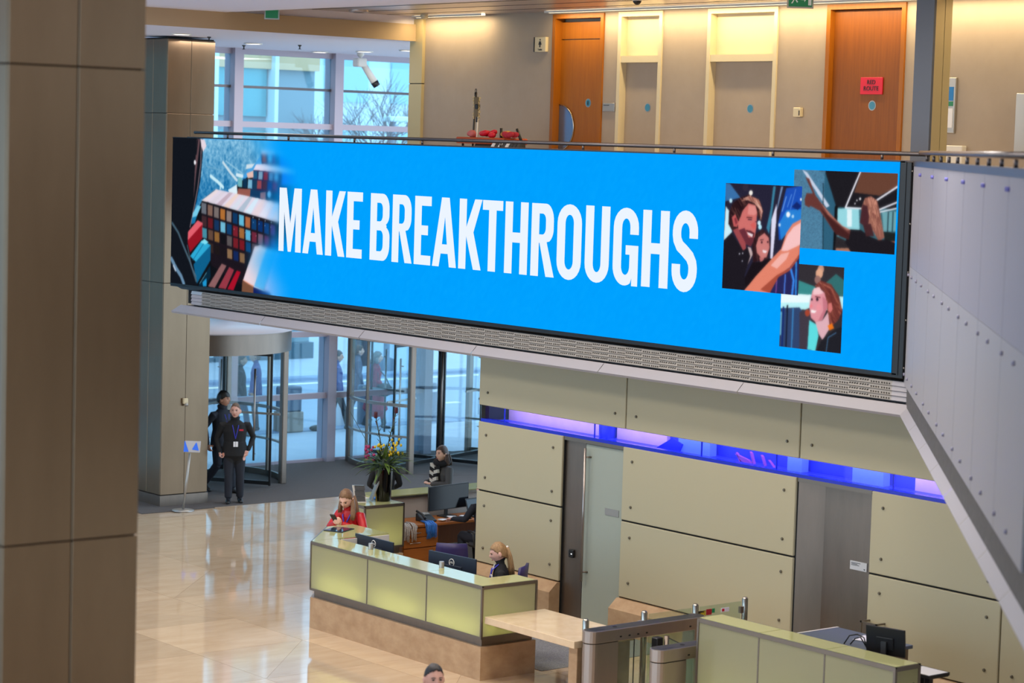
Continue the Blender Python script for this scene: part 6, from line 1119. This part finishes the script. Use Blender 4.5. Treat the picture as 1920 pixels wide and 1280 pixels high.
def hand_parts(w, d, n, thumb, curl):
    # w wrist, d pointing direction, n palm normal, thumb = side of the thumb
    d = Vector(d).normalized(); n = Vector(n)-d*Vector(n).dot(d); n.normalize(); s = Vector(thumb)-d*Vector(thumb).dot(d)-n*Vector(thumb).dot(n); s.normalize(); out = []
    w = Vector(w); k = w+d*.092
    out.append(loft([w-d*.01, w+d*.045, k], [.028, .036, .042], [.020, .018, .015], s))
    for i, (o, L_) in enumerate(((.033, .072), (.011, .080), (-.011, .075), (-.032, .060))):
        p = k+s*o-d*.008; a = 0; pts = [p]; dd = (d+s*o*1.4).normalized()
        for seg, fr in enumerate((.45, .32, .26)):
            a += curl*(.75 if seg == 0 else 1.0); pts.append(pts[-1]+(dd*math.cos(a)+n*math.sin(a))*L_*fr)
        out.append(loft(pts, [.0095, .009, .0085, .0075], [.0095, .009, .0085, .0075], s, 8))
    p = w+d*.028+s*.028; q = p+(d*.6+s*.75+n*.25).normalized()*.042; r = q+(d*.9+s*.2+n*(.25+curl*.35)).normalized()*.034
    out.append(loft([p, q, r], [.013, .011, .009], [.013, .011, .009], n, 8)); return out
HS = 1.13
def person(name, label, loc, face, pose, mats, size=1.0, voxel=.0085, group=None):
    """pose: dict of joints in a local frame, +X = the person's right, +Y = forward, +Z up."""
    t = thing(name, label, 'person', loc, math.atan2(face[1], face[0])-PI/2, group); t.scale = (size,)*3
    P_ = pose; parts = []       # (verts, faces, material key, centre line, radius)
    def add(key, vf, line, rad): parts.append((vf[0], vf[1], key, [Vector(x) for x in line], rad))
    X = V3(1, 0, 0)
    pel, chest = V3(*P_['pelvis']), V3(*P_['chest']); neck = V3(*P_['neck']); up = (chest-pel).normalized(); fem = P_.get('fem', False); bul = P_.get('bulk', 1.0)
    side = V3(*P_.get('side', (1, 0, 0))).normalized()
    sw = (.165 if fem else .185)*bul
    waist = pel.lerp(chest, .42)
    tors = [pel-up*.10, pel, waist, chest, chest.lerp(neck, .55), neck-up*.01]
    ra = [(.15 if not fem else .155)*bul, (.17 if not fem else .175)*bul, (.155 if not fem else .128)*bul, .172*bul if not fem else .152*bul, .155*bul if not fem else .132, .07]
    rb = [.115*bul, .125*bul, .118*bul if not fem else .098, .122*bul, .098*bul, .066]
    add('top', loft(tors, ra, rb, side, 20), tors, .13)
    if P_.get('hem'):
        h0 = pel-up*P_['hem']; add('top', loft([waist, pel, h0], [.16*bul, .185*bul, P_.get('hemw', .195)*bul], [.125*bul, .14*bul, P_.get('hemd', .145)*bul], side, 20), [waist, pel, h0], max(.15, P_.get('hemw', .195)-.03))
    hd = V3(*P_['head']); hr = Matrix.Rotation(P_.get('yaw', 0), 3, 'Z') @ Matrix.Rotation(P_.get('pitch', 0), 3, 'X') @ Matrix.Rotation(P_.get('roll', 0), 3, 'Y') @ Matrix.Scale(HS, 3)
    add('skin', loft([neck-up*.03, neck.lerp(hd, .5), hd-V3(0, 0, .03)], [.056, .054, .056], [.058, .056, .058], X), [neck+up*.025, hd], .055)
    add('skin', head_mesh(hd, hr), [hd, hd+hr @ V3(0, .02, -.05)], .095)
    for s in (-1, 1): add('skin', (lambda e: (e.v, e.f))(MB().ell(hd+hr @ V3(s*.078, -.008, -.008), (.014, .022, .034), None, 10, 8, hr)), [hd+hr @ V3(s*.078, -.008, -.008)]*2, .02)
    slv = P_.get('sleeve', 1.0)
    for s, k in ((1, 'r'), (-1, 'l')):
        sh = V3(*P_.get('sh_'+k, tuple(chest.lerp(neck, .50)+side*s*sw*.98))); el = V3(*P_['el_'+k]); wr = V3(*P_['wr_'+k])
        tk = P_.get('arm', 1.0)*(0.88 if fem else 1.0)
        add('top', loft([sh-side*s*.05, sh, sh.lerp(el, .5), el], [.05*tk, .066*tk, .058*tk, .05*tk], [.06*tk, .068*tk, .056*tk, .048*tk], up.cross(el-sh) if (el-sh).length else X), [sh, el], .05)
        add('top', loft([el, el.lerp(wr, .35), wr], [.049*tk, .047*tk, .036*tk], [.048*tk, .046*tk, .034*tk], up), [el, wr], .042)
        if not P_.get('nohand_'+k):
            hdv = V3(*P_.get('hd_'+k, tuple((wr-el).normalized()))); pn = V3(*P_.get('pn_'+k, (-s, 0, 0))); tv = V3(*P_.get('th_'+k, (0, 1, 0)))
            for vf in hand_parts(wr+hdv.normalized()*.006, hdv, pn, tv, P_.get('curl', .5)): add('skin', vf, [wr+hdv.normalized()*.03, wr+hdv.normalized()*.16], .03)
    if 'kn_r' in P_:
        for s, k in ((1, 'r'), (-1, 'l')):
            hp = V3(*P_.get('hip_'+k, tuple(pel-up*.06+side*s*.09))); kn = V3(*P_['kn_'+k]); an = V3(*P_['an_'+k]); tl = P_.get('leg', 1.0)
            add('legs', loft([hp, hp.lerp(kn, .5), kn], [.098*tl, .088*tl, .068*tl], [.105*tl, .09*tl, .068*tl], X), [hp, kn], .08)
            add('legs', loft([kn, kn.lerp(an, .4), an+V3(0, 0, .02)], [.066*tl, .066*tl, .058*tl], [.066*tl, .068*tl, .06*tl], X), [kn, an+V3(0, 0, .02)], .06)
            fd = V3(*P_.get('ft_'+k, (s*.12, 1, 0))).normalized(); dn = V3(*P_.get('dn_'+k, (0, 0, -1)))
            add('shoes', loft([an+dn*.03-fd*.05, an+dn*.055+fd*.06, an+dn*.065+fd*.15], [.040, .046, .036], [.045, .036, .026], dn.cross(fd), 12), [an+dn*.06-fd*.05, an+dn*.06+fd*.16], .035)
    for vf in P_.get('extra', []): add(vf[0], vf[1], vf[2], vf[3])
    vs, fs = [], []
    for v, f, *_ in parts: o = len(vs); vs += [tuple(p) for p in v]; fs += [tuple(i+o for i in q) for q in f]
    me = bpy.data.meshes.new('tmp'); me.from_pydata(vs, [], fs); tmp = bpy.data.objects.new('tmp', me); COL.objects.link(tmp)
    bm = bmesh.new(); bm.from_mesh(me); bmesh.ops.recalc_face_normals(bm, faces=bm.faces); bm.to_mesh(me); bm.free()
    md = tmp.modifiers.new('r', 'REMESH'); md.mode = 'VOXEL'; md.voxel_size = voxel; md.use_smooth_shade = True
    sm_ = tmp.modifiers.new('s', 'SMOOTH'); sm_.factor = .4; sm_.iterations = 2
    bpy.context.view_layer.update(); body = bpy.data.meshes.new_from_object(tmp.evaluated_get(bpy.context.evaluated_depsgraph_get())); bpy.data.objects.remove(tmp)
    body.name = 'body'; keys = []; 
    for p in parts:
        if p[2] not in keys: keys.append(p[2])
    for k in keys: body.materials.append(mats[k])
    n = len(body.polygons); cen = np.zeros(n*3, np.float32); body.polygons.foreach_get('center', cen); cen = cen.reshape(-1, 3).astype(float); best = np.full(n, 1e9); mi = np.zeros(n, np.int32)
    for v, f, key, line, rad in parts:
        for a, b in zip(line, line[1:]):
            a_ = np.array(a); d = np.array(b)-a_; tt = np.clip(((cen-a_) @ d)/max(d @ d, 1e-9), 0, 1); dist = np.linalg.norm(cen-a_-tt[:, None]*d, axis=1)-rad
            m = dist < best; best[m] = dist[m]; mi[m] = keys.index(key)
    body.polygons.foreach_set('material_index', mi); body.polygons.foreach_set('use_smooth', np.ones(n, bool)); body.update()
    ob = bpy.data.objects.new('body', body); COL.objects.link(ob); ob.parent = t
    # face
    q = MB(); H_ = lambda x, y, z: hd+hr @ V3(x, y, z)
    for s in (-1, 1): q.ell(H_(s*.030, .083, .012), (.0125, .006, .0055), None, 10, 6, hr)
    q.build('eyes', m_eye, t, True)
    q = MB()
    for s in (-1, 1): q.tube([H_(s*.016, .092, .027), H_(s*.032, .089, .031), H_(s*.046, .080, .026)], .0035, 6)
    q.build('eyebrows', mats['hair'], t, True)
    MB().ell(H_(0, .091, -.058), (.022, .008, .006), None, 10, 6, hr).build('mouth', m_lips, t, True)
    return t, hd, hr
def cap(hd, hr, t, mat, name='hair', sx=1.09, fr=.066, bk=-.075, lift=.010, seed=1):
    bm = bmesh.new(); bmesh.ops.create_icosphere(bm, subdivisions=4, radius=1); vs = {}; v = []; f = []
    for q in bm.verts:
        x, y, z = q.co; p = V3(x*.076*sx, y*.096*sx-.004, z*.116*sx+lift*.5); n_ = mnoise.noise(V3(x*4, y*4, z*2+seed))*.006; vs[q.index] = (hd+hr @ (p*(1+n_*6)), p)
    lim = lambda p: fr+(bk-fr)*min(1, max(0, (.075-p.y)/.13)) if p.y > -.055 else bk
    keep = {i for i, (w, p) in vs.items() if p.z > lim(p)}; idx = {i: k for k, i in enumerate(sorted(keep))}
    v = [vs[i][0] for i in sorted(keep)]; f = [tuple(idx[x.index] for x in fc.verts) for fc in bm.faces if all(x.index in keep for x in fc.verts)]; bm.free()
    o = MB().add(v, f, None, True).build(name, mat, t, True); md = o.modifiers.new('thick', 'SOLIDIFY'); md.thickness = .008; md.offset = -1; return o
def locks(hd, hr, t, mat, spec, name='hair_locks', seed=1, r=.012):
    rr = random.Random(seed); q = MB()
    for x, y, z, ex, ey, ez, n, sp in spec:
        for k in range(n):
            j = V3(rr.uniform(-sp, sp), rr.uniform(-sp, sp), rr.uniform(-sp*.4, sp*.4)); a = hd+hr @ (V3(x, y, z)+j*.6); c = hd+hr @ V3(x, y, z)*1.0+V3(ex, ey, ez)+j*1.3
            m1 = a.lerp(c, .35)+hr @ (V3(x, y, 0)*.12); m2 = a.lerp(c, .7)+hr @ (V3(x, y, 0)*.10); q.tube([a, m1, m2, c], [r, r*1.2, r, r*.4], 6)
    return q.build(name, mat, t, True)
def lanyard(t, ch, mat=m_blue_tape, z=.33, badge=True, fwd=.135):
    c = V3(*ch); q = MB()
    q.tube([c+V3(.06, .02, .19), c+V3(.05, fwd-.03, .1), c+V3(.0, fwd+.01, -z*.35)], .007, 6).tube([c+V3(-.06, .02, .19), c+V3(-.05, fwd-.03, .1), c+V3(.0, fwd+.01, -z*.35)], .007, 6)
    q.build('lanyard', mat, t, True)
    if badge: MB().box((c.x-.045, c.y+fwd+.005, c.z-z*.35-.14), (c.x-.003, c.y+fwd+.015, c.z-z*.35-.05)).box((c.x+.003, c.y+fwd+.005, c.z-z*.35-.14), (c.x+.035, c.y+fwd+.015, c.z-z*.35-.05)).build('badge', m_paper, t, True)
STAND = dict(pelvis=(0, 0, .95), chest=(0, 0, 1.27), neck=(0, -.005, 1.49), head=(0, .03, 1.635), el_r=(.27, -.03, 1.13), wr_r=(.28, .07, .88), el_l=(-.27, -.03, 1.13), wr_l=(-.28, .07, .88), kn_r=(.10, .02, .50), an_r=(.105, -.02, .09), kn_l=(-.10, .02, .50), an_l=(-.105, -.02, .09))
def pose(**k): d = dict(STAND); d.update(k); return d
# guard in front, hand at his pocket
t, hd, hr = person('person', 'man in black zip jacket with blue lanyard walking from the revolving door', (22.42, 35.12, 0.006), (-.48, -.88), pose(bulk=1.22, hem=.10, el_l=(-.33, -.10, 1.16), wr_l=(-.24, .05, .95), hd_l=(.35, .25, -.9), pn_l=(1, 0, 0), el_r=(.31, -.05, 1.13), wr_r=(.27, .08, .93), hd_r=(-.1, .2, -.95), curl=.8, kn_r=(.10, .05, .50), an_r=(.10, .06, .09), kn_l=(-.10, .01, .50), an_l=(-.11, -.06, .09), yaw=-.25, leg=1.12), dict(top=m_black_cloth, legs=m_navy, shoes=m_dark, skin=m_skin3, hair=m_hair_sh), 1.0)
cap(hd, hr, t, m_hair_sh, fr=.078, sx=1.03); lanyard(t, (0, .02, 1.27))
MB().obox((-.10, .165, 1.31), (.035, -.005, 0), (0, .004, 0), (0, 0, .014)).build('chest_patch', m_redsign, t, True)
MB().lathe([(.075, 1.47), (.085, 1.515), (.075, 1.53)], (0, 0.0), 16).build('collar', m_black_cloth, t, True)
# guard behind with a beanie
t, hd, hr = person('person', 'man in navy jacket and dark beanie half hidden behind the other guard', (22.86, 36.25, 0.006), (.25, -.97), pose(hem=.12, bulk=1.18, el_r=(.30, -.12, 1.15), wr_r=(.29, -.05, .88), el_l=(-.28, .05, 1.13), wr_l=(-.25, .2, .94), kn_r=(.10, .0, .50), an_r=(.12, -.26, .16), ft_r=(.1, 1, -.5), kn_l=(-.09, .16, .51), an_l=(-.09, .18, .09), yaw=.3, leg=1.08), dict(top=m_navy, legs=m_navy, shoes=m_dark, skin=m_skin2, hair=m_hair_dk), 1.04)
cap(hd, hr, t, m_dark, 'beanie', sx=1.15, fr=.035, bk=-.05, lift=.02); lanyard(t, (0, .01, 1.27), badge=False)
MB().lathe([(.078, 1.46), (.09, 1.52), (.075, 1.54)], (0, 0.0), 16).build('collar', m_navy, t, True)
# woman in red leaning on the counter
rp = pose(fem=True, pelvis=(0, -.02, .80), chest=(0, .12, 1.08), neck=(0, .19, 1.26), head=(.0, .25, 1.385), pitch=-.55, yaw=.1, el_r=(.26, .24, .99), wr_r=(.05, .42, 1.09), el_l=(-.27, .22, .98), wr_l=(-.06, .41, 1.085), kn_r=(.1, .14, .45), kn_l=(-.1, .14, .45), hd_r=(-.55, .65, .25), pn_r=(-.5, -.3, .5), th_r=(0, .1, 1), hd_l=(.55, .65, .25), pn_l=(.5, -.3, .5), th_l=(0, .1, 1), curl=.75, arm=1.1, hem=.02)
t, hd, hr = person('person', 'woman in bright red satin shirt leaning on the counter looking at her phone', (19.12, 26.76, 0.0), (-.93, -.36), rp, dict(top=m_red, legs=m_navy, shoes=m_dark, skin=m_skin, hair=m_hair_br), 1.07, .0075)
cap(hd, hr, t, m_hair_br, sx=1.08, fr=.075, bk=-.10)
locks(hd, hr, t, m_hair_br, [(-.076, -.01, 0, -.05, .06, -.26, 22, .022), (-.06, -.06, 0, -.05, -.01, -.30, 20, .025), (.07, -.03, 0, .02, .03, -.20, 16, .018), (0, -.09, 0, 0, -.02, -.28, 22, .04)], seed=3)
q = MB()
for s in (-1, 1): q.tube([(s*.06, .14, 1.25), (s*.055, .25, 1.17), (s*.01, .28, 1.05)], .009, 6)
q.build('lanyard', m_blue_tape, t, True)
MB().lathe([(.068, 1.23), (.078, 1.28)], (0, .18), 14).build('collar', m_red, t, True)
MB().obox((.01, .51, 1.165), (.036, .0, .0), (0, .05, .055), (0, .005, -.005)).build('phone', m_dark, t, True)
# blonde woman in the blazer
bp_ = dict(fem=True, pelvis=(0, 0, .66), chest=(0, .03, .97), neck=(0, .04, 1.17), head=(0, .07, 1.315), pitch=-.30, el_r=(.24, .06, .88), wr_r=(.14, .22, .80), el_l=(-.24, .06, .88), wr_l=(-.14, .22, .80), kn_r=(.11, .42, .60), an_r=(.11, .40, .16), kn_l=(-.11, .42, .60), an_l=(-.11, .40, .16), curl=.4, hem=.02, pn_r=(0, 0, -1), pn_l=(0, 0, -1), th_r=(-1, 0, 0), th_l=(1, 0, 0))
t, hd, hr = person('person', 'blonde woman with ponytail in a black blazer seated at the desk', (18.74, 23.0, 0.0), (-.82, .57), bp_, dict(top=m_black_cloth, legs=m_black_cloth, shoes=m_dark, skin=m_skin3, hair=m_hair_bl), .99, .0075)
cap(hd, hr, t, m_hair_bl, sx=1.08, fr=.070, bk=-.085)
locks(hd, hr, t, m_hair_bl, [(0, -.105, .035, .0, -.075, -.36, 40, .028)], 'ponytail', 4)
MB().ell(hd+hr @ V3(0, -.11, .035), (.024, .02, .024), None, 10, 8).build('hair_tie', m_white, t, True)
MB().add([(-.05, .12, 1.17), (.05, .12, 1.17), (.035, .17, 1.02), (0, .175, .93), (-.035, .17, 1.02)], [(0, 1, 2, 3, 4)]).build('shirt_front', m_white, t, True)
q = MB()
for s in (-1, 1): q.tube([(s*.06, .07, 1.18), (s*.05, .15, 1.1), (s*.012, .185, .93)], .008, 6)
q.build('lanyard', m_blue_tape, t, True); MB().obox((-.105, .163, 1.04), (.042, .008, 0), (0, .004, 0), (0, 0, .012)).build('name_badge', m_paper, t, True)
# dark haired woman with scarf
sp_ = pose(fem=True, bulk=1.12, head=(0, .035, 1.60), neck=(0, -.005, 1.45), el_r=(.27, .05, 1.12), wr_r=(.12, .26, 1.13), el_l=(-.27, .05, 1.12), wr_l=(-.1, .26, 1.13), curl=.7, hem=.25, hemw=.22, arm=1.25, yaw=.15, hd_r=(-.8, .4, 0), hd_l=(.8, .4, 0))
t, hd, hr = person('person', 'dark haired woman in grey coat and black and white scarf behind the monitor', (22.74, 29.5, 0.0), (-.95, .1), sp_, dict(top=m_greycoat, legs=m_navy, shoes=m_dark, skin=m_skin, hair=m_hair_dk), .96, .0085)
cap(hd, hr, t, m_hair_dk, sx=1.10, fr=.062, bk=-.11); locks(hd, hr, t, m_hair_dk, [(.08, -.02, 0, .02, .0, -.19, 26, .026), (-.08, -.02, 0, -.02, .0, -.19, 26, .026), (0, -.095, 0, 0, -.02, -.19, 30, .045)], seed=6, r=.014)
q = MB(); sc1 = M('scarf_white', (214, 208, 196), .9); sc2 = M('scarf_black', (24, 22, 24), .9)
q.tube([(.09*math.cos(a), .03+.11*math.sin(a), 1.455+.02*math.sin(2*a)) for a in [k*PI/8 for k in range(17)]], .045, 10, sc2)
for i in range(7): q.obox((.02-.012*i+.03, .16+.012*min(i, 3), 1.40-.06*i), (.055, .01, .02), (0, .022, 0), (0, .006, .03), sc1 if i % 2 == 0 else sc2)
for i in range(6): q.obox((-.06, .155+.01*min(i, 3), 1.38-.06*i), (.04, .01, -.015), (0, .02, 0), (0, .006, .03), sc2 if i % 2 == 0 else sc1)
q.build('scarf', None, t, True)
# seated person half hidden behind the wall end
hp_ = dict(pelvis=(0, 0, .60), chest=(0, .05, .93), neck=(0, .07, 1.14), head=(0, .10, 1.29), el_r=(.27, .12, .86), wr_r=(.2, .38, .82), el_l=(-.28, .14, .85), wr_l=(-.30, .42, .82), kn_r=(.12, .42, .56), an_r=(.12, .36, .12), kn_l=(-.14, .42, .56), an_l=(-.14, .36, .12), pn_r=(0, 0, -1), pn_l=(0, 0, -1), th_r=(-1, 0, 0), th_l=(1, 0, 0), hem=.06)
t, hd, hr = person('person', 'person in navy jacket seated at the oak desk behind the wall end', (21.95, 27.40, 0.0), (.05, 1), hp_, dict(top=m_navy, legs=m_navy, shoes=m_dark, skin=m_skin3, hair=m_hair_dk), 1.0, .009)
cap(hd, hr, t, m_hair_dk)
# person in black coat behind the flowers
kp_ = pose(hem=.42, hemw=.26, hemd=.2, el_r=(.26, .06, 1.14), wr_r=(.18, .25, 1.05), el_l=(-.26, .06, 1.14), wr_l=(-.18, .25, 1.05), head=(0, .05, 1.62), curl=.6)
t, hd, hr = person('person', 'person in long black coat standing behind the flower vase', (21.86, 29.85, 0.0), (.5, .85), kp_, dict(top=m_black_cloth, legs=m_black_cloth, shoes=m_dark, skin=m_skin2, hair=m_hair_bk), .93, .01)
cap(hd, hr, t, m_hair_bk, sx=1.12, bk=-.1)
# man at the bottom edge
t, hd, hr = person('person', 'man with short black hair walking below at the bottom edge', (12.86, 16.75, 0.0), (-.35, -.94), pose(yaw=.0), dict(top=m_greycoat, legs=m_navy, shoes=m_dark, skin=m_skin3, hair=m_hair_bk), 1.0, .0085)
cap(hd, hr, t, m_hair_bk, sx=1.06, fr=.082, bk=-.06)
# people outside
op = pose(fem=True, hem=.5, hemw=.33, hemd=.26, bulk=1.15, arm=1.3, kn_r=(.09, .14, .50), an_r=(.09, .20, .09), kn_l=(-.09, -.05, .48), an_l=(-.09, -.22, .12), el_r=(.27, -.05, 1.12), wr_r=(.25, .16, 1.0), el_l=(-.27, .02, 1.1), wr_l=(-.24, .18, .95))
t, hd, hr = person('person', 'grey haired woman in long crimson coat walking outside the glass', (31.05, 42.85, 0.0), (.85, -.45), op, dict(top=m_redcoat, legs=m_navy, shoes=m_dark, skin=m_skin, hair=m_hair_gr), .97, .011)
cap(hd, hr, t, m_hair_gr, sx=1.16, bk=-.11); locks(hd, hr, t, m_hair_gr, [(.08, -.02, 0, .01, 0, -.13, 14, .02), (-.08, -.02, 0, -.01, 0, -.13, 14, .02), (0, -.09, 0, 0, -.01, -.14, 18, .04)], seed=8, r=.016)
MB().ell((.30, .16, .92), (.08, .2, .16), None, 12, 8).tube([(.30, .02, .98), (.27, .0, 1.3), (.2, 0, 1.45), (.24, .2, 1.2), (.30, .3, .98)], .014, 6).build('shoulder_bag', m_dark, t, True)
MB().ell((.06, -.15, 1.30), (.14, .07, .2), None, 12, 8).build('blue_scarf', m_bluecoat, t, True)
wp_ = pose(hem=.08, bulk=1.15, arm=1.2, kn_r=(.09, .16, .51), an_r=(.09, .26, .10), kn_l=(-.09, -.04, .48), an_l=(-.09, -.26, .16), ft_l=(0, 1, -.6))
t, hd, hr = person('person', 'person in blue jacket with navy backpack walking outside behind the mullion', (30.02, 42.92, 0.0), (.85, -.4), wp_, dict(top=m_bluecoat, legs=m_navy, shoes=m_dark, skin=m_skin2, hair=m_hair_bk), 1.0, .011)
cap(hd, hr, t, m_hair_bk, sx=1.12)
CB((-.16, -.40, 1.02), (.16, -.13, 1.46), .07).build('backpack', m_navy, t, True)
t, hd, hr = person('person', 'person in dark jacket walking outside behind the left revolving door', (27.55, 43.0, 0.0), (.8, -.5), pose(hem=.15, bulk=1.1, kn_r=(.09, .14, .5), an_r=(.09, .2, .09), kn_l=(-.09, -.05, .48), an_l=(-.09, -.2, .12)), dict(top=m_navy, legs=M('grey_trousers', (78, 88, 104), .8), shoes=m_dark, skin=m_skin2, hair=m_hair_dk), 1.0, .011)
cap(hd, hr, t, m_hair_dk, sx=1.1); CB((-.15, -.36, 1.0), (.15, -.12, 1.42), .06).build('rucksack', M('rucksack_brown', (88, 66, 56), .8), t, True)
t, hd, hr = person('person', 'person in slate grey coat walking outside behind the crimson coat', (31.5, 44.2, 0.0), (.85, -.35), pose(fem=True, hem=.3, hemw=.22, kn_r=(.09, .14, .5), an_r=(.09, .2, .09), kn_l=(-.09, -.05, .48), an_l=(-.09, -.2, .12)), dict(top=M('pale_coat', (84, 92, 112), .8), legs=m_navy, shoes=m_dark, skin=m_skin, hair=m_hair_dk), .98, .011)
cap(hd, hr, t, m_hair_dk, sx=1.12, bk=-.1)
t, hd, hr = person('person', 'person in dark blue coat outside right of the left revolving door', (28.35, 43.6, 0.0), (-.7, .4), pose(hem=.25, hemw=.22), dict(top=m_bluecoat, legs=m_navy, shoes=m_dark, skin=m_skin2, hair=m_hair_dk), 1.0, .011)
cap(hd, hr, t, m_hair_dk, sx=1.1)
